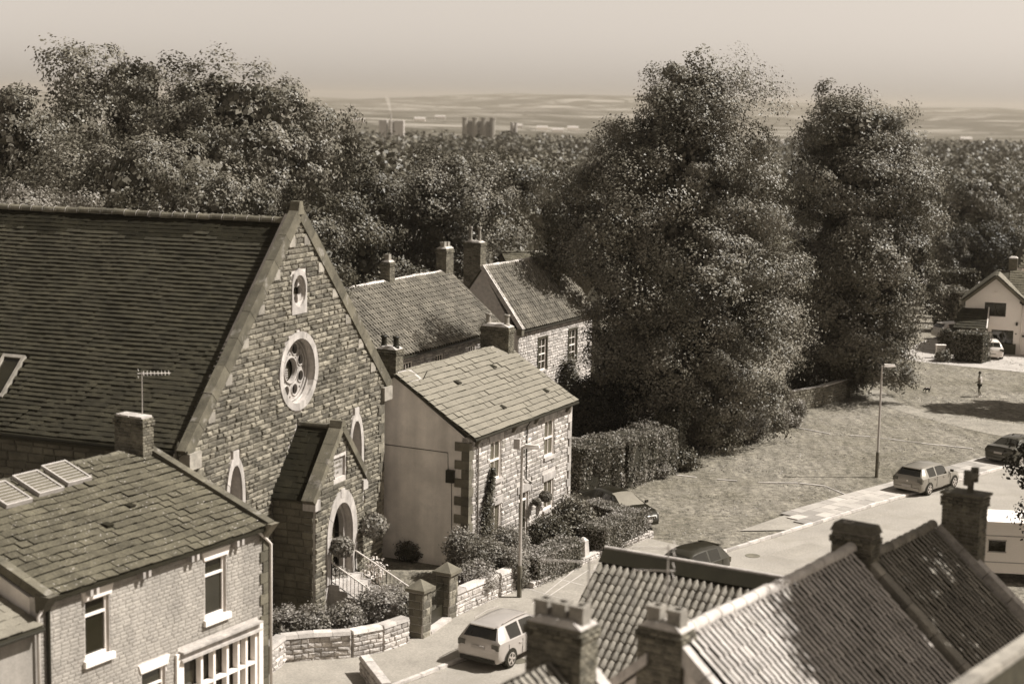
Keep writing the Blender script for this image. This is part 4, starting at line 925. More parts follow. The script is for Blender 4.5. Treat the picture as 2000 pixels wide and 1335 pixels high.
    dsh = MB(); dsh.tube([(XR + .9, .9, ZR - .3), (XR + 1.0, 1.1, ZR + .05)], .02, 6); obj('cable_bracket', dsh, 'black', h)
    return h
MT['ashlar_var'] = mat('dressed_wall_stone', .36, var=.38, noise=.25, ns=3, fine=.2, fs=30, bump=.35, bs=20, patch=(.16, 2.5, .52, .72))
whouse = make_white_house(); HWM = WM[whouse]

# ------------------------------------------------------------------ pantiled row behind
def back_house(name, label, o, deg, y0, y1, D, ze, xr, zr, wall, wins, chim, tiles='pantile_far', coping=True, stonewall=True, gz=0, zlow=0):
    h = thing(name, label, 'house', frame(o, deg)); oo = (0, 0, 0)
    b = MB(basis(oo, FU, FN)); b.plate([(y0, gz), (y1, gz), (y1, ze), (y0, ze)], [rect(c - w / 2, c + w / 2, z, z + hh) for c, z, w, hh, *_ in wins], 0, -.3); obj('front_wall', b, wall, h)
    cut = [(c - w / 2 - .03, c + w / 2 + .03, z - .1, z + hh + .02) for c, z, w, hh, *_ in wins]
    if stonewall:
        masonry(h, 'rubble_stone', (0, y0, zlow), FU, FN, y1 - y0, ze - zlow - .1, .2, (.25, .5), lambda u0, u1, z0, z1: [(a - y0, c - y0) for a, c in cutter(cut)(u0 + y0, u1 + y0, z0 + zlow, z1 + zlow)], 'cobble', depth=.05, gap=.03, limit=60, mass='rubble_walling', jit=.2, seed=51)
    for c, z, w, hh, bars, dk in wins:
        window(h, oo, FU, FN, c, z, w, hh, bars=bars, depth=.1, fw=.07, bw_=.03, sill=(.08, .12, .09), glass='glass')
        if dk:
            s = MB(basis(oo, FU, FN)); s.box(c - w / 2 - .16, c - w / 2 - .02, -.05, .09, z - .1, z + hh + .12); s.box(c + w / 2 + .02, c + w / 2 + .16, -.05, .09, z - .1, z + hh + .12); s.box(c - w / 2 - .02, c + w / 2 + .02, -.05, .09, z + hh + .01, z + hh + .12); obj('window_surround', s, 'timber', h)
    prof = [(-.3, gz), (-.3, ze - .1), (xr, zr - .15), (2 * xr, ze - .1), (2 * xr, gz)]
    for ya, yb in ((y0, y0 + .3), (y1 - .3, y1)): g = MB(); g.hull([(x, ya + .001, z) for x, z in prof], [(x, yb - .001, z) for x, z in prof]); obj('gable_wall', g, wall, h)
    xe = .25; Ls = math.hypot(xe - xr, zr - ze); up = V3((xr - xe) / Ls, 0, (zr - ze) / Ls)
    prof = [(xe, ze), (xr, zr), (2 * xr - xe, ze), (2 * xr - xe, ze - .12), (xr, zr - .14), (xe, ze - .12)]
    r = MB(); r.hull([(x, y0 - .05, z) for x, z in prof], [(x, y1 + .05, z) for x, z in prof]); ro = obj('roof', r, 'bedding', h)
    if tiles == 'slate_pale' or tiles == 'slate_mid': roof_tiles(ro, 'roof_tile', V3(xe, y0 - .05, ze + .02), V3(0, 1, 0), up, y1 - y0 + .1, Ls, .4, .3, tiles, limit=0, mass='roof_tile_rows', lift=.03, seed=52)
    else: roof_pantiles(ro, V3(xe, y0 - .05, ze + .0), V3(0, 1, 0), up, y1 - y0 + .1, Ls, .30, .36, .2, tiles, limit=0, seed=53)
    ridge_run(ro, (xr, y0, zr + .02), (xr, y1, zr + .02), int((y1 - y0) / .45), .26, 'ridge_pale' if tiles.startswith('pan') else 'coping')
    if coping:
        for y in (y0 - .0,):
            n = 5; a0 = V3(xe + .05, y, ze + .05); a1 = V3(xr, y, zr + .1); d = (a1 - a0) / n; N = V3(zr - ze, 0, xe - xr) / Ls
            for i in range(n): p, q = a0 + d * i, a0 + d * (i + .98); c = MB(); lo = [p + V3(0, -.16, 0), p + V3(0, .16, 0), q + V3(0, .16, 0), q + V3(0, -.16, 0)]; c.hull([v - N * .15 for v in lo], [v + N * .14 for v in lo]); obj('coping_stone', c, 'haunch', h)
            k = MB(); k.box(-.05, .35, y - .18, y + .18, ze - .3, ze + .14); obj('kneeler', k, 'dstone', h)
    g = MB(); g.tube([(xe + .04, y0, ze - .08), (xe + .04, y1, ze - .08)], .06, 6); obj('gutter', g, 'black', h)
    for c in chim: chimney(h, *c[0], **c[1])
    return h
# long pantiled house, its roof partly in the big tree's shadow
_o3 = at_z(765, 700, 5.5)
back_house('pantiled_cottage', 'long low cottage with shadow dappled pantile roof behind the chapel gable', (_o3[0], _o3[1], 0), 25, -7.0, 14.6, 8, 5.5, -4.0, 9.0, 'cobble',
           [(1.9, 3.9, 1.1, 1.15, (3, 2), 0), (5.8, 3.9, 1.0, 1.1, (3, 2), 0), (10.2, 3.9, 1.0, 1.1, (3, 2), 0)],
           [((-4.0, 6.6, 8.6, 10.2, .62, .6, [(0, 0, 'square', .42)]), dict(ch=.09)), ((-4.0, 14.1, 8.5, 10.5, .7, 1.0, [(0, -.25, 'square', .35), (0, .25, 'square', .35)]), dict(ch=.09))], coping=False, zlow=3.2)
_o4 = at_z(1015, 645, 5.0)
back_house('rubble_stone_house', 'rubble stone house with pantile roof, tall twin pot stack and sash windows', (_o4[0], _o4[1], 0), 27, -.2, 11.5, 7, 5.0, -2.75, 9.0, 'mortar',
           [(3.4, 1.9, 1.2, 2.2, (2, 4), 1), (8.2, 1.95, 1.2, 2.2, (2, 4), 1)],
           [((-3.55, .2, 7.4, 10.6, 1.25, .75, [(-.33, 0, 'round', 1.0), (.33, 0, 'round', 1.0)]), dict(ch=.085)), ((-2.75, 11.1, 8.2, 10.7, .8, .7, [(0, -.2, 'round', .8), (0, .3, 'round', .8)]), dict(ch=.09))], zlow=1.0)
_o5 = at_y(958, 520, 120)
back_house('slate_roofed_house', 'house showing only its weathered slate roof behind the twin pot stack', (_o5[0] + 3, _o5[1], 0), 75, -1.5, 5.2, 6, _o5[2] - .5, -3.0, at_y(965, 490, 124)[2], 'dstone', [], [], tiles='slate_mid', coping=False, stonewall=False)
_o6 = at_y(1015, 400, 190)
back_house('woodland_house', 'house among the trees showing a sunlit patch of tiled roof', (_o6[0], _o6[1], 0), 80, -1.5, 6.5, 6, _o6[2] - .4, -4.5, at_y(1015, 362, 194)[2], 'dstone', [], [], tiles='pantile_far', coping=False, stonewall=False)

# ------------------------------------------------------------------ white gabled house at the far right
def make_right_house():
    e = at_y(1886, 588, 139.5); h = thing('gabled_house', 'white rendered house with gable, lean-to porch and picture windows across the green', 'house', frame((e[0], 139.5, 0), 18))
    o = (0, 0, 0); ZE, ZA, W = 4.3, 6.25, 4.7; T = basis(o, SU, SN)
    wn = (1.55, 3.25, 3.05, 4.2); w2 = (2.2, 3.95, .75, 1.95)
    b = MB(T); b.plate([(0, 0), (9.6, 0), (9.6, ZE), (W, ZE), (W / 2, ZA), (0, ZE)], [rect(wn[0], wn[1], wn[2], wn[3]), rect(*w2), rect(6.2, 8.2, 1.0, 2.2), rect(6.2, 8.2, 3.1, 4.0)], 0, -.3); obj('front_wall', b, 'render_white', h)
    s = MB(); s.box(0, .3, .3, 8, 0, ZE); s.box(9.3, 9.6, .3, 8, 0, ZE); s.box(0, 9.6, 7.7, 8, 0, ZE); obj('rear_walls', s, 'render_white', h)
    for u0, u1, z0, z1 in (wn, w2, (6.2, 8.2, 1.0, 2.2), (6.2, 8.2, 3.1, 4.0)): window(h, o, SU, SN, (u0 + u1) / 2, z0, u1 - u0, z1 - z0, bars=(2, 1), meeting=None, fw=.1, bw_=.08, depth=.12, frame='timber', glass='glass')
    for s_ in (-1, 1):
        x0 = W / 2 + s_ * (W / 2 + .25); Lx = math.hypot(W / 2 + .25, ZA - ZE + .25); up = V3(-s_ * (W / 2 + .25) / Lx, 0, (ZA - ZE + .25) / Lx)
        r = MB(); N = V3(s_ * (ZA - ZE + .25), 0, W / 2 + .25) / Lx; a = V3(x0, -.35, ZE - .12); e1 = a + up * (Lx + .04); q = V3(0, 5.5, 0); r.hull([a, a + q, e1 + q, e1], [a + N * .14, a + q + N * .14, e1 + q + N * .14, e1 + N * .14]); ro = obj('roof', r, 'bedding', h)
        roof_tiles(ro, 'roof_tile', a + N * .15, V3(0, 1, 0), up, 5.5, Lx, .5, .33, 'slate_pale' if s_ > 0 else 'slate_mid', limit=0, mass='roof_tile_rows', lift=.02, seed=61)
        bb = MB(); a2 = V3(x0, -.36, ZE - .32); e2 = V3(W / 2, -.36, ZA - .06); bb.hull([a2, e2, e2 + V3(0, 0, .27), a2 + V3(0, 0, .27)], [v + V3(0, -.05, 0) for v in (a2, e2, e2 + V3(0, 0, .27), a2 + V3(0, 0, .27))]); obj('bargeboard', bb, 'coping', h)
    # cross wing roof to the right, ridge parallel to the front
    Lx = math.hypot(4.0, 2.35); up = V3(0, 4.0 / Lx, 2.35 / Lx); a = V3(3.3, -.3, ZE - .1); N = V3(0, -2.35, 4.0) / Lx
    r = MB(); q = V3(7, 0, 0); e1 = a + up * Lx; r.hull([a + V3(1.2, 0, 0), a + q, e1 + q, e1 - V3(.9, 0, 0)], [a + V3(1.2, 0, 0) - N * .12, a + q - N * .12, e1 + q - N * .12, e1 - V3(.9, 0, 0) - N * .12]); ro = obj('wing_roof', r, 'bedding', h)
    roof_tiles(ro, 'roof_tile', a, V3(1, 0, 0), up, 7, Lx, .5, .33, 'slate_mid', limit=0, mass='roof_tile_rows', lift=.04, skip=lambda u, s: u < 1.25 - s * .48, seed=62)
    rb = MB(); rb.hull([tuple(e1 - V3(.9, 0, 0)), tuple(e1 + q), tuple(e1 + q + V3(0, 4, -2.3)), tuple(e1 + V3(-.9, 4, -2.3))], [tuple(v - V3(0, 0, .12)) for v in (e1 - V3(.9, 0, 0), e1 + q, e1 + q + V3(0, 4, -2.3), e1 + V3(-.9, 4, -2.3))]); obj('rear_roof', rb, 'slate_mid', h)
    # lean-to porch roof and posts on the left
    a = V3(-.75, -2.0, 2.15); Lx = math.hypot(1.85, 1.45); up = V3(0, 1.85 / Lx, 1.45 / Lx); N = V3(0, -1.45, 1.85) / Lx; q = V3(2.75, 0, 0); sh = V3(.45, 0, 0)
    r = MB(); e1 = a + up * Lx; r.hull([a, a + q, e1 + q, e1 + sh], [v - N * .12 for v in (a, a + q, e1 + q, e1 + sh)]); ro = obj('porch_roof', r, 'bedding', h); roof_tiles(ro, 'roof_tile', a, V3(1, 0, 0), up, 2.75, Lx, .34, .3, 'slate_dark', limit=0, mass='roof_tile_rows', lift=.05, skip=lambda u, s: u < s * .2, seed=63)
    for x in (-.3, .6, 1.7): p = MB(); p.box(x, x + .1, -1.9, -1.8, 0, 2.15); obj('porch_post', p, 'white', h)
    pw = MB(); pw.box(-.3, -.2, -1.8, 0, 0, 2.2); pw.box(1.75, 1.85, -1.8, -.002, 0, 2.4); obj('porch_wall', pw, 'render_white', h)
    fl = MB(); fl.hull([(1.86, -1.95, 2.1), (1.95, -1.95, 2.1), (1.95, -.03, 3.62), (1.86, -.03, 3.62)], [(1.86, -1.95, 2.3), (1.95, -1.95, 2.3), (1.95, -.03, 3.8), (1.86, -.03, 3.8)]); obj('porch_verge', fl, 'white', h)
    # plinth, alarm box, lamp
    for u0, u1, z0, z1, y, m in ((2.25, 2.5, 4.85, 5.1, .1, 'white'), (4.1, 4.26, 2.4, 2.65, .14, 'black'), (4.1, 4.2, 1.65, 1.75, .03, 'timber'), (2.05, 4.2, 0, .85, .3, 'timber')): p = MB(T); p.box(u0, u1, .002, y, z0, z1); obj('wall_fitting', p, m, h)
    pipe(h, [(4.55, -.08, ZE - .1), (4.55, -.08, .1)], .05, 'render_white')
    hb = MB(); hb.box(4.65, 5.7, -.3, -.002, 1.5, 1.62); obj('window_box', hb, 'timber', h)
    chimney(h, 3.5, 4.2, 6.4, 7.6, .7, .9, [], ch=.1, brickmat='brick', pieces_on=False)
    return h
rhouse = make_right_house(); RM = WM[rhouse]
# brick house edge beyond it with its stack, at the right border
def far_stack_house():
    p = at_y(2000, 560, 156); h = thing('tiled_house', 'steep tiled house with brick stack at the right border, behind the white gable', 'house', frame((p[0], 156, 0), 10))
    b = MB(); b.box(-.3, 7, 0, 6, 0, 5.6); obj('walls', b, 'render_white', h)
    r = MB(); r.hull([(-.6, -.2, 5.5), (7, -.2, 5.5), (7, 6.2, 5.5), (-.6, 6.2, 5.5)], [(.6, 2.9, 9.0), (7, 2.9, 9.0), (7, 3.1, 9.0), (.6, 3.1, 9.0)]); obj('roof', r, 'slate_mid', h)
    Lx = math.hypot(3.1, 3.5); roof_tiles(h, 'roof_tile', V3(-.6, -.25, 5.52), V3(1, 0, 0), V3(0, 3.1 / Lx, 3.5 / Lx), 7, Lx, .4, .3, 'slate_mid', limit=0, mass='roof_tile_rows', lift=.05, skip=lambda u, s: u < s * .27, seed=65)
    chimney(h, .6, 3.0, 8.2, 10.2, .8, .8, [(0, 0, 'round', .8)], pieces_on=False, brickmat='brick')
far_stack_house()
# flat roofed garages behind the tree
def garage(label, x0, y0_, x1, y1_, Y, dz):
    a = at_y(x0, y0_, Y); b_ = at_y(x1, y1_, Y); h = thing('garage', label, 'garage', Matrix.Translation((a[0], Y, 0)), 'flat roofed garages behind the green')
    w = b_[0] - a[0]; z = a[2]; b = MB(); b.box(0, w, 0, 5, 0, z - .3); obj('walls', b, 'timber', h); b = MB(); b.box(-.15, w + .15, -.2, 5.2, z - .3, z); obj('flat_roof', b, 'gravel', h)
    d = MB(); n = max(1, int(w / 2.6))
    for i in range(n): q = MB(); q.box(i * w / n + .2, (i + 1) * w / n - .2, -.04, -.002, 0, z - .5); obj('garage_door', q, 'black', h)
garage('long low flat roofed garage behind the right-hand tree', 1795, 553, 1925, 556, 172, 0)
garage('low flat roofed garage in front of the longer one, left of the white gable', 1800, 538, 1860, 540, 186, 0)

# ------------------------------------------------------------------ foreground roofs, lower right
def pane_roof(h, y0, y1, ze, xr, zr, xe, wall, name='roof'): pass
def make_front_house():
    z = 9.55; p = at_z(1322, 1243, z); h = thing('pantiled_house', 'foreground house with pale pantile roof half in tree shade and brick chimneys', 'house', frame((p[0], p[1], 0), 35.2))
    # local: ridge along y at x=0
    pit = math.radians(41); up = V3(-math.cos(pit), 0, math.sin(pit)); Ls = 6.2; xe = math.cos(pit) * Ls; ze = z - math.sin(pit) * Ls; L1 = 8.3
    prof = [(xe, ze), (0, z), (-xe * .75, z - .75 * (z - ze)), (-xe * .75, z - .75 * (z - ze) - .15), (0, z - .18), (xe, ze - .15)]
    r = MB(); r.hull([(x, .1, k - .02) for x, k in prof], [(x, L1, k - .02) for x, k in prof]); ro = obj('roof', r, 'bedding', h)
    roof_pantiles(ro, V3(xe, .2, ze), V3(0, 1, 0), up, L1 - .25, Ls, .205, .30, .085, 'pantile_pale', mass='pantile_rows', seed=71)
    ridge_run(ro, (0, .05, z + .04), (0, L1, z + .04), 15, .27, 'ridge_pale')
    # second, slightly lower roof beyond the middle stack
    z2 = 9.05; L2 = 5.45; prof = [(xe - .3, ze - .2), (-.1, z2), (-xe * .7, z2 - .7 * (z - ze)), (-xe * .7, z2 - .7 * (z - ze) - .15), (-.1, z2 - .18), (xe - .3, ze - .35)]
    r = MB(); r.hull([(x, L1 + .45, k - .02) for x, k in prof], [(x, L1 + L2, k - .02) for x, k in prof]); r2 = obj('roof', r, 'bedding', h)
    L2s = math.hypot(xe - .2, z2 - ze + .2); up2 = V3(-(xe - .2) / L2s, 0, (z2 - ze + .2) / L2s)
    roof_pantiles(r2, V3(xe - .3, L1 + .48, ze - .2), V3(0, 1, 0), up2, L2 - .5, L2s, .205, .30, .085, 'pantile', mass='pantile_rows', seed=72)
    ridge_run(r2, (-.1, L1 + .5, z2 + .04), (-.1, L1 + L2, z2 + .04), 12, .27, 'pantile')
    # parapets between and at the ends
    def parapet(y, zt, x_e, z_e, m, wd=.3, rise=.14):
        n = 7; a0 = V3(x_e + .1, y, z_e); a1 = V3(0, y, zt); d = (a1 - a0) / n; N = V3(-d[2], 0, d[0]); N = N / np.linalg.norm(N); N = N if N[2] > 0 else -N
        for i in range(n): p, q = a0 + d * i, a0 + d * (i + .98); c = MB(); lo = [p + V3(0, -wd / 2, 0), p + V3(0, wd / 2, 0), q + V3(0, wd / 2, 0), q + V3(0, -wd / 2, 0)]; c.hull([v - N * .2 for v in lo], [v + N * rise for v in lo]); obj('parapet_stone', c, m, h)
    parapet(L1 + .2, z - .0, xe, ze, 'pantile'); parapet(L1 + L2 + .15, z2, xe, ze - .25, 'haunch'); parapet(.0, z - .1, xe, ze - .1, 'haunch', .24, .1)
    # near gable wall in render
    prof = [(-xe * .75, 0), (xe, 0), (xe, ze - .2), (0, z - .2), (-xe * .75, z - .75 * (z - ze) - .2)]
    g = MB(); g.hull([(x, .0, k) for x, k in prof], [(x, .3, k) for x, k in prof]); obj('gable_wall', g, 'render', h)
    g = MB(); g.hull([(x - .1, L1 + L2, k - .4) for x, k in prof], [(x - .1, L1 + L2 + .3, k - .4) for x, k in prof]); obj('gable_wall', g, 'render', h)
    w_ = MB(); w_.box(xe - .6, xe - .3, .3, L1 + L2, 0, ze - .3); w_.box(-xe * .75, -xe * .75 + .3, .3, L1 + L2, 0, z - .75 * (z - ze) - .3); obj('long_wall', w_, 'render', h)
    # coping going down the hidden left side of the gable
    N_ = 6; a0 = V3(-xe * .75, -.02, z - .75 * (z - ze)); a1 = V3(-.55, -.02, z - .5); d = (a1 - a0) / N_
    for i in range(N_): p, q = a0 + d * i, a0 + d * (i + .98); c = MB(); lo = [p + V3(0, -.2, 0), p + V3(0, .26, 0), q + V3(0, .26, 0), q + V3(0, -.2, 0)]; c.hull([v - V3(0, 0, .12) for v in lo], [v + V3(0, 0, .12) for v in lo]); obj('parapet_stone', c, 'haunch', h)
    # chimneys: near stack with two broken pots, middle stack, tall stack with double cowl
    c2 = chimney(h, -.32, .12, z - 1.35, z + .12, .98, .5, [(-.22, 0, 'square', .36), (.25, 0, 'square', .36)], ch=.082, bl=(.21, .25))
    c3 = chimney(h, -.02, L1 + .28, z - .75, z + .42, 1.0, .48, [(-.2, 0, 'round', .16)], ch=.082, bl=(.21, .25), fl=False)
    q = MB(); q.hull([(-.57, L1 - .02, z + .43), (.53, L1 - .02, z + .43), (.53, L1 + .58, z + .43), (-.57, L1 + .58, z + .43)], [(-.5, L1 + .06, z + .62), (.46, L1 + .06, z + .62), (.46, L1 + .5, z + .62), (-.5, L1 + .5, z + .62)]); obj('chimney_cap', q, 'brick', h)
    c4 = chimney(h, .62, L1 + L2 + .35, z2 - 1.5, z2 + .92, 1.0, .56, [(.12, .0, 'cowl', .42)], ch=.088, bl=(.22, .26), fl=False, potmat='dstone')
    q = MB(); q.box(.05, 1.22, L1 + L2 - .02, L1 + L2 + .72, z2 + .925, z2 + .99); obj('chimney_cap', q, 'brick', h)
    b4 = MB(); b4.hull([(-.2, L1 + L2 - .1, z2 - 3.2), (1.5, L1 + L2 - .1, z2 - 3.2), (1.5, L1 + L2 + .8, z2 - 3.2), (-.2, L1 + L2 + .8, z2 - 3.2)], [(.1, L1 + L2 + .04, z2 - 1.5), (1.15, L1 + L2 + .04, z2 - 1.5), (1.15, L1 + L2 + .66, z2 - 1.5), (.1, L1 + L2 + .66, z2 - 1.5)]); obj('chimney_base', b4, 'render', h)
    # near roof of the same terrace with the three pot stack (below the frame)
    return h
fronth = make_front_house(); FM = WM[fronth]
def make_wing():
    z = 6.0; p = at_z(1185, 1078, z); h = thing('outbuilding', 'outbuilding with bold ridged pantile roof and dark flat ridge by the roadside', 'outbuilding', frame((p[0], p[1], 0), 30.5 ))
    # local: ridge along +x, slope falls towards -y
    pit = math.radians(36); Ls = 4.6; up = V3(0, math.cos(pit), math.sin(pit)); W = 6.2; ye = -math.cos(pit) * Ls; ze = z - math.sin(pit) * Ls
    r = MB(); prof = [(ye, ze), (0, z), (-ye, ze), (-ye, ze - .15), (0, z - .16), (ye, ze - .15)]; r.hull([(0, y, k - .02) for y, k in prof], [(W, y, k - .02) for y, k in prof]); ro = obj('roof', r, 'bedding', h)
    roof_pantiles(ro, V3(0, ye, ze), V3(1, 0, 0), up, W, Ls - .42, .235, .335, .12, 'pantile', mass='pantile_rows', seed=81)
    ro2 = MB(); N = V3(0, -math.sin(pit), math.cos(pit)); a = V3(-.04, 0, z) - up * .5 + N * .1; e = V3(-.04, 0, z) + N * .14; q = V3(W + .04, 0, 0); ro2.hull([a, a + q, e + q, e], [v + N * .03 for v in (a, a + q, e + q, e)]); obj('lead_apron', ro2, 'black', ro)
    rt = MB(); rt.tube([(-.06, .0, z + .14), (W, .0, z + .14)], .075, 10); obj('ridge_roll', rt, 'haunch', ro)
    w_ = MB(); w_.box(.15, W - .1, ye + .3, -ye - .3, 0, ze); obj('walls', w_, 'render', h)
    for x0, x1 in ((.15, .4), (W - .35, W - .1)): g = MB(); g.hull([(x0, ye + .3, ze), (x0, 0, z - .2), (x0, -ye - .3, ze)], [(x1, ye + .3, ze), (x1, 0, z - .2), (x1, -ye - .3, ze)]); obj('gable_wall', g, 'render', h)
    return h
wingh = make_wing()
def make_near_house():
    z = 10.0; p = at_z(1098, 1215, z); h = thing('near_terrace_house', 'nearest house at the bottom edge, with three pot brick stack', 'house', frame((p[0], p[1], 0), 33))
    chimney(h, 0, 0, z - 3.1, z + .02, 1.22, .62, [(-.4, 0, 'square', .36), (0, 0, 'square', .36), (.4, 0, 'square', .36)], ch=.082, bl=(.21, .25), potmat='pot')
    pit = math.radians(43); Ls = 5.; xe = math.cos(pit) * Ls; zr = z - .75; ze = zr - math.sin(pit) * Ls
    prof = [(xe, ze), (0, zr), (-xe, ze), (-xe, ze - .2), (0, zr - .25), (xe, ze - .2)]; r = MB(); r.hull([(x, -9, k - .03) for x, k in prof], [(x, .5, k - .03) for x, k in prof]); ro = obj('roof', r, 'bedding', h)
    for s in (-1, 1):
        up = V3(-s * math.cos(pit), 0, math.sin(pit)); roof_pantiles(ro, V3(s * xe, -2.6 , ze), V3(0, 1, 0), up, 2.9, Ls, .21, .3, .085, 'pantile', mass='pantile_rows', seed=83 + s, limit=150)
        n = 6; a0 = V3(s * (xe + .1), .42, ze - .05); a1 = V3(s * .3, .42, zr - .25); d = (a1 - a0) / n
        for i in range(n): pp, q = a0 + d * i, a0 + d * (i + .98); c = MB(); lo = [pp + V3(0, -.16, 0), pp + V3(0, .16, 0), q + V3(0, .16, 0), q + V3(0, -.16, 0)]; c.hull([v - V3(0, 0, .1) for v in lo], [v + V3(0, 0, .22) for v in lo]); obj('parapet_stone', c, 'haunch', h)
    g = MB(); g.hull([(-xe, .3, 0), (xe, .3, 0), (xe, .3, ze - .1), (0, .3, zr - .2), (-xe, .3, ze - .1)], [(-xe, .55, 0), (xe, .55, 0), (xe, .55, ze - .1), (0, .55, zr - .2), (-xe, .55, ze - .1)]); obj('gable_wall', g, 'render', h)
make_near_house()
# parapet of the roof right below the viewpoint
def make_parapet():
    a = at_y(1838, 1335, 24); b_ = at_y(2010, 1240, 27); b_[2] = a[2]; t = thing('parapet_wall', 'out of focus stone parapet in the bottom right corner', 'wall', Matrix.Translation((a[0], a[1], 0)))
    d = b_ - a; L = np.linalg.norm(d); d /= L; n = V3(d[1], -d[0], 0); z = a[2]
    w_ = MB(); w_.hull([d * -2 + n * .15, d * 6 + n * .15, d * 6 + n * .32, d * -2 + n * .32], [d * -2 + n * .15 + V3(0, 0, z - .14), d * 6 + n * .15 + V3(0, 0, z - .14), d * 6 + n * .32 + V3(0, 0, z - .14), d * -2 + n * .32 + V3(0, 0, z - .14)]); obj('wall', w_, 'timber', t)  # near-black colour stands in for shade on the parapet's inner face
    for i in range(9):
        c = MB(); p, q = d * (-2 + i * .9), d * (-2 + (i + .985) * .9); lo = [p + n * .1, q + n * .1, q + n * .36, p + n * .36]; c.hull([v + V3(0, 0, z - .14) for v in lo], [v + V3(0, 0, z) for v in lo]); obj('coping_stone', c, 'ashlar_mid', t)
make_parapet()

# ------------------------------------------------------------------ garden walls, gate piers
def stone_wall(name, label, P, h, th, cap=True, ch=.17, lens=(.22, .5), material='cobble', limit=300, seed=91, capm='kerb', h1=None):
    t = thing(name, label, 'wall', Matrix.Translation((P[0][0], P[0][1], 0))); o = Vector((P[0][0], P[0][1], 0)); it = []; r = random.Random(seed)
    core = MB(); caps = []
    L = [0]
    for a, b in zip(P, P[1:]): L.append(L[-1] + math.dist(a, b))
    hh = lambda s: h + ((h1 - h) * s / L[-1] if h1 is not None else 0)
    for k, (a, b) in enumerate(zip(P, P[1:])):
        l = math.dist(a, b); d = V3((b[0] - a[0]) / l, (b[1] - a[1]) / l, 0); n = V3(d[1], -d[0], 0); A_ = V3(a[0] - o.x, a[1] - o.y, 0)
        h0, h1_ = hh(L[k]), hh(L[k + 1])
        q = [A_ - n * th / 2, A_ + n * th / 2, A_ + d * l + n * th / 2, A_ + d * l - n * th / 2]; core.hull(q, [q[0] + V3(0, 0, h0), q[1] + V3(0, 0, h0), q[2] + V3(0, 0, h1_), q[3] + V3(0, 0, h1_)])
        for sgn in (1, -1):
            if sgn < 0 and k and material != 'rubble': pass
            z = 0; row = 0
            while z < max(h0, h1_) - .05:
                c = ch * r.uniform(.75, 1.3); u = -r.uniform(0, .2)
                while u < l:
                    w = r.uniform(*lens); u0, u1 = max(0, u), min(l, u + w); u += w
                    top = h0 + (h1_ - h0) * (u0 + u1) / 2 / l
                    if u1 - u0 > .07 and z + c * .6 < top: it.append((mat4(d * (u1 - u0 - .025), n * sgn * .06 * r.uniform(.6, 1.3), V3(0, 0, min(c, top - z) - .02), A_ + d * (u0 + u1) / 2 + n * sgn * th / 2 + V3(0, 0, z + min(c, top - z) / 2)), r.randrange(8)))
                z += c; row += 1
        if cap:
            m = max(1, int(round(l / .7)))
            for i in range(m):
                c = MB(); s0, s1 = l * i / m, l * (i + .98) / m; e = th / 2 + .07; q = [A_ + d * s0 - n * e, A_ + d * s0 + n * e, A_ + d * s1 + n * e, A_ + d * s1 - n * e]; zz = [h0 + (h1_ - h0) * s / l for s in (s0, s0, s1, s1)]; jz = r.uniform(-.01, .01)
                c.hull([v + V3(0, 0, z_ + .002) for v, z_ in zip(q, zz)], [A_ + d * (s0 if j in (0, 1) else s1) + n * (e - .06) * (-1 if j in (0, 3) else 1) + V3(0, 0, zz[j] + .13 + jz) for j in range(4)]); caps.append(c)
    obj('core', core, 'mortar', t)
    pieces(t, 'stone', it, STONE, material, limit, 'stones')
    for c in caps: obj('coping_stone', c, capm, t)
    return t
stone_wall('garden_wall', 'curved low stone wall in front of the chapel garden, below the shrubs', [(-8.35, 56.6), (-8.0, 57.9), (-6.9, 58.3), (-5.6, 58.6), (-4.6, 59.3), (-3.75, 60.35)], .95, .36)
stone_wall('garden_wall', 'low coped stone wall running from the right gate pier to the lamp post', [(-2.2, 63.6), (-.95, 65.6), (.2, 67.4)], .95, .34, seed=92)
stone_wall('rubble_edging', 'low pale rubble edging below the clipped hedge along the pavement', [(.9, 67.6), (2.6, 70.6), (4.2, 73.2), (6.6, 76.5)], .34, .3, cap=False, ch=.14, lens=(.15, .34), seed=93)
stone_wall('field_wall', 'grey stone wall at the foot of the right-hand tree', [tuple(at_z(1545, 802)[:2]), tuple(at_z(1600, 792)[:2]), tuple(at_z(1662, 772)[:2])], 1.35, .4, seed=94, material='dstone', cap=False, limit=120)
stone_wall('kerb_wall', 'pale low wall stub at the bottom of the street left of the parked car', [tuple(at_z(712, 1318)[:2]), tuple(at_z(755, 1375)[:2])], .62, .3, seed=95, limit=60)
def gate_pier(label, px, hgt):
    P = at_z(*px); t = thing('gate_pier', label, 'gate pier', frame((P[0], P[1], 0), 28), 'gate piers of the chapel')
    b = MB(); b.box(-.3, .3, -.3, .3, 0, hgt); sh = obj('shaft', b, 'mortar', t); it = []
    for U, N, o in ((FU, FN, (.3, -.3, 0)), (SU, SN, (-.3, -.3, 0)), ((0, -1, 0), (-1, 0, 0), (-.3, .3, 0))): masonry(sh, 'stone', o, U, N, .6, hgt, .3, (.3, .6), cutter([]), 'stone' if N[0] > 0 else 'dstone', depth=.03, limit=100, seed=97)  # faces turned from the sun get darker stone: shade put into the colour
    c = MB(); c.box(-.42, .42, -.42, .42, hgt + .002, hgt + .12); c.hull([(-.4, -.4, hgt + .12), (.4, -.4, hgt + .12), (.4, .4, hgt + .12), (-.4, .4, hgt + .12)], [(-.03, -.03, hgt + .42), (.03, -.03, hgt + .42), (.03, .03, hgt + .42), (-.03, .03, hgt + .42)]); obj('pyramid_cap', c, 'dstone', t); return P
pA = gate_pier('nearer stone gate pier with pyramid cap at the chapel entrance', (820, 1245), 1.85)
pB = gate_pier('farther stone gate pier with pyramid cap against the hedge', (872, 1208), 1.85)
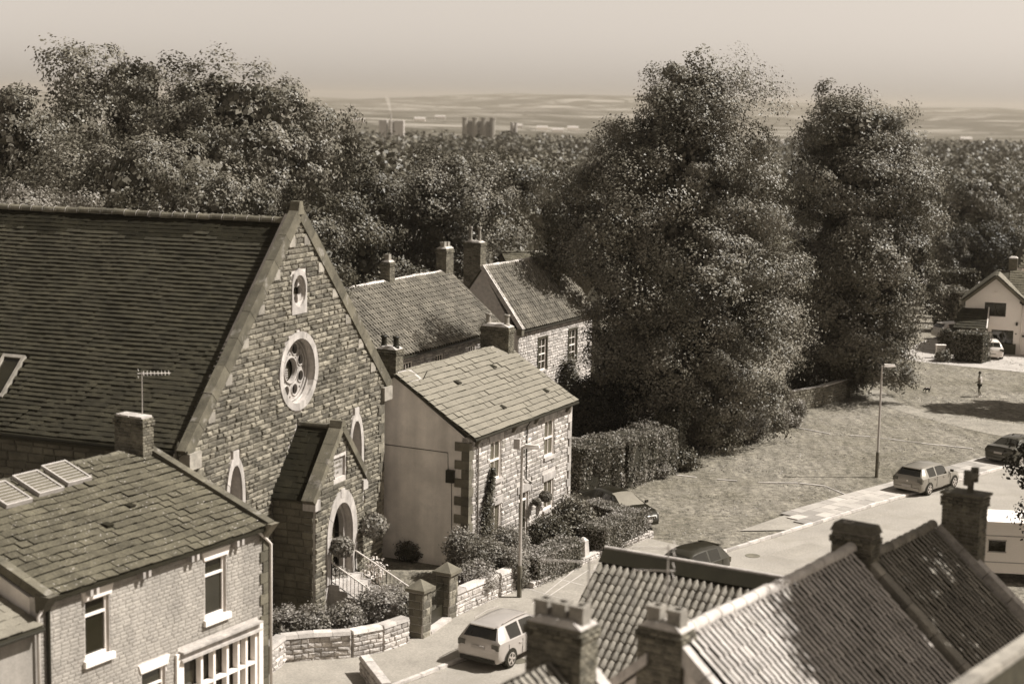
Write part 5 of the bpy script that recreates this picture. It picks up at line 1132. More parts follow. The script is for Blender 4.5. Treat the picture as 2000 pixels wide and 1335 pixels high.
def make_gate():
    d = pB - pA; L = np.linalg.norm(d); d /= L; t = thing('gate', 'black iron gate with upright bars between the two stone piers', 'gate', Matrix.Translation((pA[0], pA[1], 0))); a0, a1 = .36, L - .36
    for z in (.15, .7, 1.45): b = MB(); b.bar(d * a0 + V3(0, 0, z), d * a1 + V3(0, 0, z), .035); obj('rail', b, 'black', t)
    n = 14
    for i in range(n + 1): u = a0 + (a1 - a0) * i / n; b = MB(); b.tube([d * u + V3(0, 0, .08), d * u + V3(0, 0, 1.62)], .011, 5); obj('bar', b, 'black', t)
    b = MB(); b.bar(d * a0 + V3(0, 0, .42), d * a1 + V3(0, 0, .42), .02, .52); obj('lower_panel', b, 'black', t)
    s = MB(); n_ = V3(d[1], -d[0], 0); lo = [pA * 0 + d * .32 - n_ * .3, d * .32 + n_ * .35, d * (L - .32) + n_ * .35, d * (L - .32) - n_ * .3]; s.hull([v + V3(0, 0, .1) for v in lo], [v + V3(0, 0, .2) for v in lo]); obj('threshold', s, 'kerb', t)
make_gate()
def obelisk():
    P = at_z(1138, 1098); t = thing('gate_stone', 'tapered pale stone gatepost between the two clipped hedges', 'gatepost', frame((P[0], P[1], 0), 30))
    b = MB(); b.hull([(-.24, -.24, 0), (.24, -.24, 0), (.24, .24, 0), (-.24, .24, 0)], [(-.17, -.17, 1.0), (.17, -.17, 1.0), (.17, .17, 1.0), (-.17, .17, 1.0)]); obj('shaft', b, 'ashlar', t)
    b = MB(); b.hull([(-.18, -.18, 1.002), (.18, -.18, 1.002), (.18, .18, 1.002), (-.18, .18, 1.002)], [(-.05, -.05, 1.14), (.05, -.05, 1.14), (.05, .05, 1.14), (-.05, .05, 1.14)]); obj('cap', b, 'haunch', t)
obelisk()
# ------------------------------------------------------------------ vehicles
def heading(o, deg):    # local x = forwards, y = to the left
    a = math.radians(deg); s, c = math.sin(a), math.cos(a)
    return Matrix([[s, -c, 0, o[0]], [c, s, 0, o[1]], [0, 0, 1, o[2]], [0, 0, 0, 1]])
CARS = {  # stations: x, z top, z belt, half width belt, half width roof, z bottom ; rear at x=0
 'hatch': [(0., .60, .58, .74, .66, .36), (.05, .86, .80, .83, .70, .26), (.14, 1.02, .94, .865, .74, .22), (.44, 1.38, .95, .885, .62, .2), (.60, 1.435, .95, .89, .60, .2), (.78, 1.45, .945, .895, .60, .2), (1.50, 1.478, .93, .895, .61, .2), (1.60, 1.478, .93, .895, .61, .2), (2.15, 1.46, .92, .895, .61, .2), (2.42, 1.42, .91, .895, .60, .2), (2.62, 1.31, .91, .89, .63, .2), (3.16, .98, .90, .885, .76, .2), (3.24, .95, .89, .88, .78, .2), (3.75, .87, .80, .86, .76, .2), (4.06, .76, .69, .80, .70, .22), (4.22, .60, .56, .70, .62, .26), (4.26, .48, .46, .62, .56, .3)],
 'saloon': [(0., .62, .60, .74, .66, .36), (.05, .92, .84, .84, .72, .26), (.12, 1.05, .93, .87, .76, .24), (.62, 1.08, .96, .90, .76, .2), (1.25, 1.38, .96, .91, .61, .2), (1.48, 1.43, .955, .915, .60, .2), (1.62, 1.44, .95, .915, .60, .2), (2.15, 1.46, .94, .915, .61, .2), (2.25, 1.46, .94, .915, .61, .2), (2.7, 1.44, .93, .915, .61, .2), (2.95, 1.38, .92, .91, .60, .2), (3.12, 1.28, .92, .91, .63, .2), (3.68, .99, .91, .90, .76, .2), (3.76, .96, .90, .90, .78, .2), (4.4, .88, .81, .87, .76, .2), (4.72, .74, .68, .80, .68, .22), (4.88, .58, .54, .68, .6, .28), (4.92, .48, .46, .62, .56, .32)],
 'suv': [(0., .68, .66, .76, .68, .42), (.05, .95, .88, .86, .72, .32), (.12, 1.12, 1.04, .89, .76, .28), (.40, 1.50, 1.06, .905, .63, .26), (.58, 1.56, 1.06, .915, .61, .26), (.76, 1.58, 1.055, .92, .61, .26), (1.52, 1.61, 1.04, .92, .62, .26), (1.62, 1.61, 1.04, .92, .62, .26), (2.2, 1.59, 1.03, .92, .62, .26), (2.45, 1.55, 1.02, .92, .61, .26), (2.62, 1.45, 1.02, .915, .64, .26), (3.2, 1.10, 1.01, .91, .78, .26), (3.28, 1.07, 1.0, .905, .8, .26), (3.85, 1.0, .92, .88, .78, .26), (4.18, .88, .8, .82, .7, .28), (4.34, .70, .66, .7, .62, .32), (4.38, .56, .54, .62, .56, .36)],
}
def carpaint(name, v, metal=.35): return mat(name, v, noise=.04, fine=.03, rough=.28, bump=0, spec=.5, metal=metal, coat=.5)
def car(label, kind, P, deg, paint, wheel_r=.32, plate=True, front=False, roofglass=False):
    st = CARS[kind]; t = thing('parked_car', label, 'car', heading((P[0], P[1], P[2] if len(P) > 2 else .008), deg), 'cars parked around the green')
    rows = []
    for x, zt, zb, wb, wr, z0 in st:
        mid = z0 + (zb - z0) * .55; e = zt - zb
        half = [(0, z0), (wb * .86, z0), (wb * .97, z0 + .1), (wb * 1.0, mid), (wb * .985, zb - .03), (wb * .955, zb)]
        half += [(wr + (wb * .955 - wr) * .12, zb + e * .82), (wr * .9, zb + e * .955), (wr * .5, zt - .0), (0, zt + .015)]
        rows.append([(x, y, z) for y, z in half] + [(x, -y, z) for y, z in half[-2:0:-1]])
    n = len(rows[0]); V = [p for r in rows for p in r]; body = []; parts = {}
    iw = [i for i in range(len(st) - 1)]
    xs = [s[0] for s in st]; ib = {'hatch': (2, 3, 5, 6, 7, 9, 10, 11), 'suv': (2, 3, 5, 6, 7, 9, 10, 11), 'saloon': (3, 4, 6, 7, 8, 10, 11, 12)}[kind]
    for i in range(len(st) - 1):
        for j in range(n):
            q = (i * n + j, i * n + (j + 1) % n, (i + 1) * n + (j + 1) % n, (i + 1) * n + j)
            side = j in (5, n - 6); top = 6 <= j <= n - 7
            key = None
            if side and ib[2] <= i < ib[3]: key = 'rear_side_window' + ('_l' if j == 5 else '_r')
            elif side and ib[4] <= i < ib[5] + 1: key = 'front_side_window' + ('_l' if j == 5 else '_r')
            elif top and j not in (6, n - 7) and i == ib[0]: key = 'rear_window'
            elif top and j not in (6, n - 7) and ib[6] <= i < ib[7]: key = 'windscreen'
            elif roofglass and top and j not in (6, n - 7) and i in (ib[5] - 1, ib[5]): key = 'roof_glass'
            (parts.setdefault(key, []) if key else body).append(q)
    body += [tuple(range(n)), tuple((len(st) - 1) * n + j for j in range(n))]
    def sub(name, faces, m, par=t, smooth=True):
        used = sorted({i for f in faces for i in f}); mp = {k: c for c, k in enumerate(used)}; b = MB(); b.add([V[k] for k in used], [tuple(mp[i] for i in f) for f in faces])
        o = obj(name, b, m, par, smooth=smooth)
        if smooth: o.data.set_sharp_from_angle(angle=math.radians(38))
        return o
    bo = sub('body', body, paint)
    for k, f in parts.items():
        if k: sub({'r': 'side_window', 'f': 'side_window', 'w': 'windscreen'}[k[0]] if k not in ('rear_window', 'roof_glass') else k, f, 'painted_reflection' if (front and k in ('windscreen', 'roof_glass')) else 'carglass')
    L = st[-1][0]; wb = max(s[3] for s in st)
    for x in (L * .185, L * .80):
        for s in (-1, 1):
            w_ = MB(); y = s * (wb - .17); w_.lathe([(wheel_r * .62, -.12), (wheel_r * .95, -.11), (wheel_r, -.06), (wheel_r, .06), (wheel_r * .95, .185 - .0), (wheel_r * .70, .19)], (0, 0, 0), 20, 'y'); w_.v = [(a + x, b * s + y, c + wheel_r) for a, b, c in w_.v]; wo_ = obj('wheel', w_, 'tyre', t, smooth=False)
            rm = MB(); rm.lathe([(wheel_r * .68, .13), (wheel_r * .70, .193), (wheel_r * .62, .196), (wheel_r * .58, .15), (.02, .15)], (0, 0, 0), 18, 'y')
            for k in range(5): a = 2 * math.pi * k / 5; rm.bar((0, .185, 0), (wheel_r * .64 * math.cos(a), .185, wheel_r * .64 * math.sin(a)), .07, .03, (0, 1, 0))
            rm.v = [(a + x, b * s + y, c + wheel_r) for a, b, c in rm.v]; obj('rim', rm, 'alloy', wo_)
            ar = MB(); R = wheel_r + .055; pts = [(x + R * math.cos(a), s * (wb * .995 + .006), wheel_r + R * math.sin(a)) for a in np.linspace(-.35, math.pi + .35, 15)]
            ar.add([(x, s * (wb * .985), wheel_r)] + [(p[0], p[1], max(p[2], .2)) for p in pts], [(0, i, i + 1) for i in range(1, 15)]); obj('wheel_arch', ar, 'tyre', t)
    # lights, plates, bumpers, mirrors, door gaps
    zt = st[2][2]
    for s in (-1, 1):
        b = MB(); y0, y1 = sorted((s * .56, s * .86)); b.hull([(-.005 + .03, y0, zt - .26), (.03, y1, zt - .26), (.03, y1, zt - .05), (.03, y0, zt - .05)], [(.2, y0, zt - .26), (.32, y1, zt - .26), (.32, y1, zt - .05), (.2, y0, zt - .05)]); obj('tail_light', b, 'lamp_red', t)
        b = MB(); b.hull([(L - .42, s * .82, zt - .36), (L - .1, s * .5, zt - .4), (L - .1, s * .5, zt - .28), (L - .42, s * .82, zt - .2)], [(L - .30, s * .84, zt - .36), (L - .03, s * .52, zt - .4), (L - .06, s * .52, zt - .28), (L - .32, s * .84, zt - .2)]); obj('headlight', b, 'lamp_clear', t)
        b = MB(); xm = st[ib[6]][0] + .28; b.hull([(xm, s * (wb - .02), .96), (xm + .1, s * (wb - .02), .96), (xm + .1, s * (wb - .02), 1.08), (xm, s * (wb - .02), 1.08)], [(xm - .02, s * (wb + .17), .96), (xm + .06, s * (wb + .17), .97), (xm + .06, s * (wb + .17), 1.08), (xm - .02, s * (wb + .17), 1.09)]); obj('wing_mirror', b, 'black' if kind != 'suv' else paint, t)
        g = MB()
        for x in (st[ib[2]][0] - .1, st[ib[4]][0] - .05, st[ib[6]][0] + .32): g.box(x - .008, x + .008, s * wb - .005, s * wb + .006, .35, .9)
        obj('door_gap', g, 'tyre', t)
        for x in (st[ib[4]][0] - .2, st[ib[6]][0] - .35): hd = MB(); hd.box(x - .1, x + .1, s * (wb * .995), s * (wb * .995 + .035), .78, .82); obj('door_handle', hd, paint, t)
    bm = MB(); bm.box(-.05, .06, -.72, .72, .3, .44); obj('rear_bumper', bm, 'black' if kind == 'suv' else paint, t)
    pl = MB(); pl.box(-.066, -.051, -.26, .26, .46, .57) if kind == 'hatch' else pl.box(-.03, -.006, -.26, .26, zt - .27, zt - .16); obj('number_plate', pl, 'plate_dim', t)
    if kind == 'hatch': kb = MB(); kb.hull([(-.05, -.3, .44), (.05, -.3, .44), (.05, .3, .44), (-.05, .3, .44)], [(-.05, -.3, .6), (.05, -.3, .6), (.05, .3, .6), (-.05, .3, .6)]); obj('plate_recess', kb, paint, t); em = MB(); em.lathe([(.055, -.0), (.05, .03)], (0, 0, 0), 12, 'x'); em.v = [(-a + .045, b, c + zt - .18) for a, b, c in em.v]; obj('round_emblem', em, 'alloy', t)
    pf = MB(); pf.box(L + .0, L + .02, -.26, .26, .42, .54); obj('number_plate', pf, 'plate', t)
    gr = MB(); gr.box(L - .06, L - .005 + .01, -.45, .45, .55, .68); obj('grille', gr, 'black', t)
    for k in range(8): sl_ = MB(); y = -.38 + k * .108; sl_.box(L - .002, L + .012, y - .014, y + .014, .56, .67); obj('grille_bar', sl_, 'alloy', t)
    fb = MB(); fb.box(L - .2, L + .01, -.62, .62, .28, .42); obj('front_bumper', fb, paint, t)
    if kind == 'suv':
        for s in (-1, 1): rr = MB(); rr.tube([(.7, s * .6, 1.6), (1.5, s * .62, 1.66), (2.3, s * .6, 1.62)], .02, 6); obj('roof_rail', rr, 'alloy', t)
    sp = MB(); x0 = st[ib[0] + 1][0]; zz = st[ib[0] + 1][1]
    if kind != 'saloon': sp.hull([(x0 - .14, -.5, zz - .01), (x0 + .1, -.55, zz + .02), (x0 + .1, .55, zz + .02), (x0 - .14, .5, zz - .01)], [(x0 - .14, -.5, zz + .03), (x0 + .1, -.55, zz + .05), (x0 + .1, .55, zz + .05), (x0 - .14, .5, zz + .03)]); obj('spoiler', sp, paint, t)
    return t
def rear_at(px, hd, back=0.): P = at_z(*px); a = math.radians(hd); return (P[0] - math.sin(a) * back, P[1] - math.cos(a) * back, .008)
car('grey hatchback parked on the road beside the green, seen from behind', 'hatch', rear_at((1770, 966), 43), 43, carpaint('grey_metallic_paint', .24))
car('dark saloon parked ahead of the grey hatchback at the right edge', 'saloon', rear_at((1948, 908), 45), 45, carpaint('dark_metallic_paint', .045))
_p5 = at_z(1352, 1066, 1.5); _a5 = math.radians(222)
car('dark hatchback whose roof shows above the outbuilding ridge', 'hatch', (_p5[0] - math.sin(_a5) * 1.7, _p5[1] - math.cos(_a5) * 1.7, .008), 222, carpaint('near_black_paint', .03))
_pn = at_z(1262, 1036); _hd = 148; _ah = math.radians(_hd)
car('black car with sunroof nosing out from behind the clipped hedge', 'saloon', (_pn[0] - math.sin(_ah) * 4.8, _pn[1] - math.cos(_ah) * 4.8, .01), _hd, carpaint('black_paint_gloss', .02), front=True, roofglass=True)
car('pale silver people carrier parked in the street at the bottom', 'suv', rear_at((932, 1306), 32), 32, carpaint('silver_paint', .42), wheel_r=.34)
car('white hatchback half hidden by the square hedge before the white house', 'hatch', rear_at((1938, 703), 8), 8, carpaint('white_car_paint', .75, 0))
car('silver car standing in the court under the right-hand tree', 'hatch', rear_at((1828, 662), 70), 70, carpaint('pale_silver_paint', .4))
def caravan():
    P = at_z(1896, 1122); t = thing('caravan', 'white caravan with small windows parked behind the tall chimney', 'caravan', heading((P[0], P[1], 0), 97))
    prof = [(0, .45), (6.2, .45), (6.5, 1.1), (6.35, 2.3), (5.9, 2.6), (.35, 2.6), (.05, 2.3), (-.1, 1.1)]
    b = MB(); b.hull([(x, -1.1, z) for x, z in prof], [(x, 1.1, z) for x, z in prof]); obj('body', b, 'render_white', t)
    r = MB(); r.hull([(x, -1.14, z) for x, z in ((.3, 2.55), (5.95, 2.55), (5.9, 2.68), (.4, 2.68))], [(x, 1.14, z) for x, z in ((.3, 2.55), (5.95, 2.55), (5.9, 2.68), (.4, 2.68))]); obj('roof', r, 'white', t)
    for x0, x1 in ((.5, 1.2), (2.6, 3.5), (4.6, 5.6)): w_ = MB(); w_.box(x0, x1, -1.13, -1.102, 1.4, 1.85); wo_ = obj('window', w_, 'glass', t); f = MB(); f.box(x0 - .04, x1 + .04, -1.125, -1.1, 1.34, 1.395); f.box(x0 - .04, x1 + .04, -1.125, -1.1, 1.855, 1.9); obj('frame', f, 'lead', wo_)
    s = MB(); s.box(0.1, 6.3, -1.115, -1.1, 2.05, 2.09); s.box(0.1, 6.3, -1.115, -1.1, .9, .94); obj('trim', s, 'lead', t)
    for x in (2.6, 3.3): w_ = MB(); w_.lathe([(.3, -.1), (.32, 0), (.3, .1)], (x, -.95, .32), 14, 'y'); obj('wheel', w_, 'tyre', t)
    h = MB(); h.bar((6.4, 0, .5), (7.4, 0, .45), .1); obj('drawbar', h, 'black', t)
caravan()

# ------------------------------------------------------------------ street lamps, aerials, dishes
def street_lamp(label, px, hgt, deg, box=False):
    P = at_z(*px); t = thing('street_lamp', label, 'street lamp', frame((P[0], P[1], 0), deg), 'street lamps')
    b = MB(); b.lathe([(.1, 0), (.1, 1.35), (.085, 1.42)], n=12); obj('base_column', b, 'dstone', t, smooth=False)
    b = MB(); b.lathe([(.07, 1.42), (.052, hgt)], n=10); obj('pole', b, 'steel', t)
    b = MB(); b.tube([(0, 0, hgt - .02), (.12, 0, hgt + .03), (.3, 0, hgt + .04)], .035, 8); obj('arm', b, 'steel', t)
    b = MB(); b.hull([(.1, -.12, hgt - .03), (.72, -.1, hgt + .0), (.72, .1, hgt + .0), (.1, .12, hgt - .03)], [(.12, -.09, hgt + .12), (.68, -.06, hgt + .1), (.68, .06, hgt + .1), (.12, .09, hgt + .12)]); ln = obj('lantern', b, 'rail', t)
    b = MB(); b.hull([(.25, -.08, hgt - .07), (.66, -.07, hgt - .05), (.66, .07, hgt - .05), (.25, .08, hgt - .07)], [(.22, -.1, hgt - .026), (.69, -.085, hgt - .004), (.69, .085, hgt - .004), (.22, .1, hgt - .026)]); obj('diffuser', b, 'lamp_clear', ln)
    d = MB(); d.box(.1, .108, -.05, .05, .5, .9); obj('door_plate', d, 'black', t)
    if box: b = MB(); b.box(-.34, -.08, -.1, .1, hgt - .1, hgt + .32); obj('sensor_box', b, 'ashlar', t)
street_lamp('slim street lamp on the green near the flagged footway', (1712, 932), 6.15, 0)
street_lamp('slim street lamp on the pavement in front of the stone house', (1014, 1170), 6.3, 12, True)
def aerial(label, base, z0, masts, deg_list):
    t = thing('television_aerial', label, 'aerial', Matrix.Translation((base[0], base[1], z0)), 'television aerials')
    b = MB(); b.tube([(0, 0, -.4), (0, 0, masts)], .018, 6); obj('mast', b, 'steel', t)
    for hz, (dx, dy), L, n in deg_list:
        m = MB(); d = Vector((dx, dy, 0)).normalized(); q = Vector((-d.y, d.x, 0)); m.tube([d * -.15 + Vector((0, 0, hz)), d * L + Vector((0, 0, hz))], .013, 5); bo = obj('boom', m, 'rail', t)
        for i in range(n):
            c = d * (L * (i + .5) / n) + Vector((0, 0, hz)); e = MB(); l = .17 - .004 * i; e.tube([c - q * l + Vector((0, 0, -.05)), c + q * l + Vector((0, 0, .05))], .008, 4); obj('element', e, 'rail', bo)
        for s in (-1, 1): e = MB(); e.tube([d * -.12 + Vector((0, 0, hz)) - q * .2 + Vector((0, 0, s * .12)), d * -.12 + Vector((0, 0, hz)) + q * .2 + Vector((0, 0, s * .12))], .01, 4); obj('reflector', e, 'rail', bo)
_a = at_y(1148, 1190, 33.2); aerial('television aerial with one boom above the three pot stack', _a[:2], _a[2], at_y(1148, 1092, 33.2)[2] - _a[2], [(at_y(1148, 1097, 33.2)[2] - _a[2], (-1, .1), .98, 10)])
_a = at_y(1303, 1150, 34.5); aerial('television aerial with two booms behind the broken pot stack', _a[:2], _a[2] , at_y(1303, 1062, 34.5)[2] - _a[2], [(at_y(1303, 1070, 34.5)[2] - _a[2], (-1, .0), .78, 11), (at_y(1303, 1114, 34.5)[2] - _a[2], (-1, .0), .74, 11)])
_c = LM @ Vector((-5.0, -.35, 9.2)); aerial('thin aerial on the chimney of the lichened roof', _c[:2], 9.2, 1.5, [(1.45, (1, .25), .95, 8)])
def dish():
    P = CM @ Vector((-.25, -.7, 7.9)); t = thing('satellite_dish', 'small satellite dish fixed at the chapel eaves corner', 'satellite dish', Matrix.Translation(P))
    b = MB(); n = 16; V = [(0, 0, 0)]; F = []
    for k, r in enumerate((.12, .24, .34)):
        for i in range(n): a = 2 * math.pi * i / n; V.append((.25 * r * r * 4, r * math.cos(a) * .85, r * math.sin(a)))
    for i in range(n): F.append((0, 1 + i, 1 + (i + 1) % n))
    for k in range(2):
        for i in range(n): F.append((1 + k * n + i, 1 + k * n + (i + 1) % n, 1 + (k + 1) * n + (i + 1) % n, 1 + (k + 1) * n + i))
    b.add(V, F); obj('reflector', b, 'coping', t, smooth=True)
    b = MB(); b.tube([(-.02, 0, -.1), (-.1, .1, -.4), (-.1, .5, -.5)], .02, 6); obj('bracket', b, 'steel', t)
    b = MB(); b.tube([(0, 0, -.3), (.38, 0, -.05)], .012, 5); b.box(.34, .44, -.04, .04, -.08, 0); obj('feed_arm', b, 'black', t)
dish()

# ------------------------------------------------------------------ person and dog on the green
def skin(name, pts, edges, rad, material, parent, sub=2, root=0):
    me = bpy.data.meshes.new(name); me.from_pydata(pts, edges, []); o = bpy.data.objects.new(name, me); COL.objects.link(o)
    m = o.modifiers.new('skin', 'SKIN'); m.use_smooth_shade = True
    for i, r in enumerate(rad): me.skin_vertices[0].data[i].radius = (r if isinstance(r, tuple) else (r, r)); me.skin_vertices[0].data[i].use_root = (i == root)
    s = o.modifiers.new('sub', 'SUBSURF'); s.levels = s.render_levels = sub
    bpy.context.view_layer.update()
    dg = bpy.context.evaluated_depsgraph_get(); ev = bpy.data.meshes.new_from_object(o.evaluated_get(dg)); bpy.data.objects.remove(o)
    ev.materials.clear(); ev.materials.append(MT[material]); return obj(name, ev, None, parent, smooth=True)
def ellips(name, c, r, material, parent, n=14, f=None):
    b = MB(); V = []; F = []
    for i in range(n + 1):
        for k in range(n):
            p = math.pi * i / n; t = 2 * math.pi * k / n; x, y, z = math.sin(p) * math.cos(t), math.sin(p) * math.sin(t), math.cos(p)
            if f: x, y, z = f(x, y, z)
            V.append((c[0] + r[0] * x, c[1] + r[1] * y, c[2] + r[2] * z))
    for i in range(n):
        for k in range(n): F.append((i * n + k, i * n + (k + 1) % n, (i + 1) * n + (k + 1) % n, (i + 1) * n + k))
    b.add(V, F); return obj(name, b, material, parent, smooth=True)
def make_person():
    P = at_z(1912, 775); t = thing('person', 'person in pale shirt and dark shorts walking on the grass, arm held out', 'person', heading((P[0], P[1], 0), -88))
    # x forwards (walking to the left in the photo), y to their left
    pts = [(0, 0, .98), (0, 0, 1.15), (.01, 0, 1.34), (.0, 0, 1.47), (.03, 0, 1.58), (.05, 0, 1.68), (.05, 0, 1.76),
           (0, .19, 1.42), (.10, .24, 1.16), (.36, .22, 1.04), (.42, .22, 1.03),
           (0, -.19, 1.42), (-.05, -.24, 1.14), (.03, -.24, .90), (.05, -.24, .84),
           (.01, .10, .90), (.08, .11, .52), (.0, .11, .12), (.08, .11, .05), (.17, .11, .04),
           (-.01, -.10, .90), (-.02, -.11, .50), (-.18, -.11, .13), (-.12, -.11, .05), (-.02, -.11, .04)]
    E_ = [(0, 1), (1, 2), (2, 3), (3, 4), (4, 5), (5, 6), (3, 7), (7, 8), (8, 9), (9, 10), (3, 11), (11, 12), (12, 13), (13, 14), (0, 15), (15, 16), (16, 17), (17, 18), (18, 19), (0, 20), (20, 21), (21, 22), (22, 23), (23, 24)]
    R_ = [(.14, .12), (.135, .11), (.15, .115), (.12, .09), .058, (.085, .075), .07, .07, .048, .034, .03, .07, .048, .034, .03, .088, .06, .04, .042, .03, .088, .06, .04, .042, .03]
    skin('body', pts, E_, R_, 'skin', t)
    hd = ellips('hair', (.03, 0, 1.74), (.105, .085, .10), 'hair', t)
    fc = ellips('nose', (.142, 0, 1.68), (.018, .013, .024), 'skin', t, 8)
    for s in (-1, 1): ellips('ear', (.045, s * .078, 1.685), (.024, .01, .034), 'skin', t, 8); ellips('eye', (.125, s * .032, 1.70), (.012, .012, .009), 'hair', t, 8)
    m = MB(); m.box(.128, .14, -.025, .025, 1.635, 1.643); obj('mouth', m, 'hair', t)
    skin('shirt', [(0, 0, .93), (0, 0, 1.15), (.005, 0, 1.34), (0, 0, 1.46), (0, .19, 1.43), (.07, .235, 1.24), (0, -.19, 1.43), (-.04, -.235, 1.22)], [(0, 1), (1, 2), (2, 3), (3, 4), (4, 5), (3, 6), (6, 7)], [(.175, .15), (.165, .135), (.175, .135), (.125, .10), .085, .075, .085, .075], 'tshirt', t)
    skin('shorts', [(0, 0, .96), (.01, .10, .86), (.06, .11, .58), (-.01, -.10, .86), (-.015, -.11, .58)], [(0, 1), (1, 2), (0, 3), (3, 4)], [(.155, .13), .115, .09, .115, .09], 'shorts', t)
    for hx, hy, hz in ((.44, .22, 1.03), (.06, -.24, .80)):
        for k in range(4):
            dy = (k - 1.5) * .019; l = (.075, .085, .08, .062)[k]
            if hz > 1: q = [(hx, hy + dy, hz), (hx + l * .6, hy + dy, hz - .005), (hx + l, hy + dy * 1.1, hz - .03)]
            else: q = [(hx + dy, hy, hz), (hx + dy, hy, hz - l * .6), (hx + dy + .012, hy, hz - l)]
            b = MB(); b.tube(q, [.009, .0085, .007], 6); obj('finger', b, 'skin', t, smooth=True)
        b = MB(); b.tube([(hx - .03, hy + .03, hz), (hx + .01, hy + .06, hz + .005), (hx + .04, hy + .062, hz)] if hz > 1 else [(hx + .01, hy, hz + .04), (hx + .05, hy + .01, hz + .01), (hx + .055, hy + .01, hz - .03)], [.011, .01, .008], 6); obj('thumb', b, 'skin', t, smooth=True)
    for x, y in ((.09, .11), (-.1, -.11)): ellips('shoe', (x, y, .052), (.145, .052, .055), 'shoe', t, 12)
make_person()
def make_dog():
    P = at_z(1811, 766); t = thing('dog', 'small black dog with pale shoulder sniffing the grass, tail raised', 'dog', heading((P[0], P[1], 0), -38) @ Matrix.Scale(.64, 4))
    pts = [(-.26, 0, .40), (-.08, 0, .40), (.14, 0, .40), (.28, 0, .43), (.40, 0, .36), (.50, 0, .22), (.58, 0, .12),
           (-.36, 0, .50), (-.42, 0, .66), (-.44, 0, .80),
           (-.27, .08, .30), (-.22, .085, .20), (-.31, .085, .12), (-.29, .085, .03), (-.27, -.08, .30), (-.17, -.085, .20), (-.24, -.085, .12), (-.22, -.085, .03),
           (.17, .085, .28), (.17, .085, .15), (.18, .085, .03), (.17, -.085, .28), (.25, -.085, .16), (.24, -.085, .03)]
    E_ = [(0, 1), (1, 2), (2, 3), (3, 4), (4, 5), (5, 6), (0, 7), (7, 8), (8, 9), (0, 10), (10, 11), (11, 12), (12, 13), (0, 14), (14, 15), (15, 16), (16, 17), (2, 18), (18, 19), (19, 20), (2, 21), (21, 22), (22, 23)]
    R_ = [.10, .105, .125, .10, .075, .075, .04, .03, .028, .018, .065, .04, .024, .026, .065, .04, .024, .026, .05, .03, .026, .05, .03, .026]
    skin('body', pts, E_, R_, 'dog', t, root=1)
    ellips('pale_saddle', (.13, 0, .475), (.10, .10, .062), 'dogw', t)
    for s in (-1, 1): b = MB(); b.hull([(.46, s * .05, .30), (.50, s * .05, .30), (.48, s * .07, .29)], [(.45, s * .09, .20), (.47, s * .09, .20), (.46, s * .10, .20)]); obj('ear', b, 'dog', t)
    ellips('nose', (.615, 0, .115), (.014, .014, .012), 'hair', t, 8)
make_dog()
# ------------------------------------------------------------------ vegetation
def leaves(C, N, size, bias=1.0, asp=.62, cup=.0):
    """rhombic leaf faces at C facing roughly along N"""
    n = len(C); sz = size * rng.uniform(.65, 1.35, (n, 1))
    nn = N * bias + rng.normal(size=(n, 3)) * .5; nn /= np.linalg.norm(nn, axis=1, keepdims=True) + 1e-9
    t = np.cross(nn, rng.normal(size=(n, 3))); t /= np.linalg.norm(t, axis=1, keepdims=True) + 1e-9; b = np.cross(nn, t)
    V = np.empty((n, 4, 3)); V[:, 0] = C - t * sz * .5; V[:, 2] = C + t * sz * .5; V[:, 1] = C + b * sz * asp * .5 + nn * sz * .12; V[:, 3] = C - b * sz * asp * .5 + nn * sz * .12
    return V.reshape(-1, 3)
def leafmesh(name, V): return npmesh(name, V, np.arange(len(V)).reshape(-1, 4))
def sphere_pts(n):
    v = rng.normal(size=(n, 3)); return v / np.linalg.norm(v, axis=1, keepdims=True)
def lobe_leaves(lobes, dens, size, sig, per, axis=None, flat=.75, cull=-.35, grav=.0):
    """lobes: (cx,cy,cz,rx,ry,rz): leaves in small clumps on the outside of every lobe"""
    out = []
    for cx, cy, cz, rx, ry, rz in lobes:
        area = 4 * math.pi * ((rx * ry) ** 1.6 / 3 + (rx * rz) ** 1.6 / 3 + (ry * rz) ** 1.6 / 3) ** (1 / 1.6)
        m = max(4, int(area * dens / per)); d = sphere_pts(m)
        if axis is not None:
            ox, oy = cx - axis[0], cy - axis[1]; L = math.hypot(ox, oy)
            if L > .3: d = d[(d[:, 0] * ox + d[:, 1] * oy) / L + d[:, 2] * .35 > cull]
        if not len(d): continue
        rad = rng.uniform(.72, 1.06, (len(d), 1)); c = np.array([cx, cy, cz]) + d * rad * np.array([rx, ry, rz])
        cc = np.repeat(c, per, 0); dd = np.repeat(d, per, 0); cc = cc + rng.normal(size=cc.shape) * sig * np.array([1, 1, flat])
        nd = dd + np.array([0, 0, .35]); nd /= np.linalg.norm(nd, axis=1, keepdims=True)
        out.append(leaves(cc, nd, size))
    return np.concatenate(out)
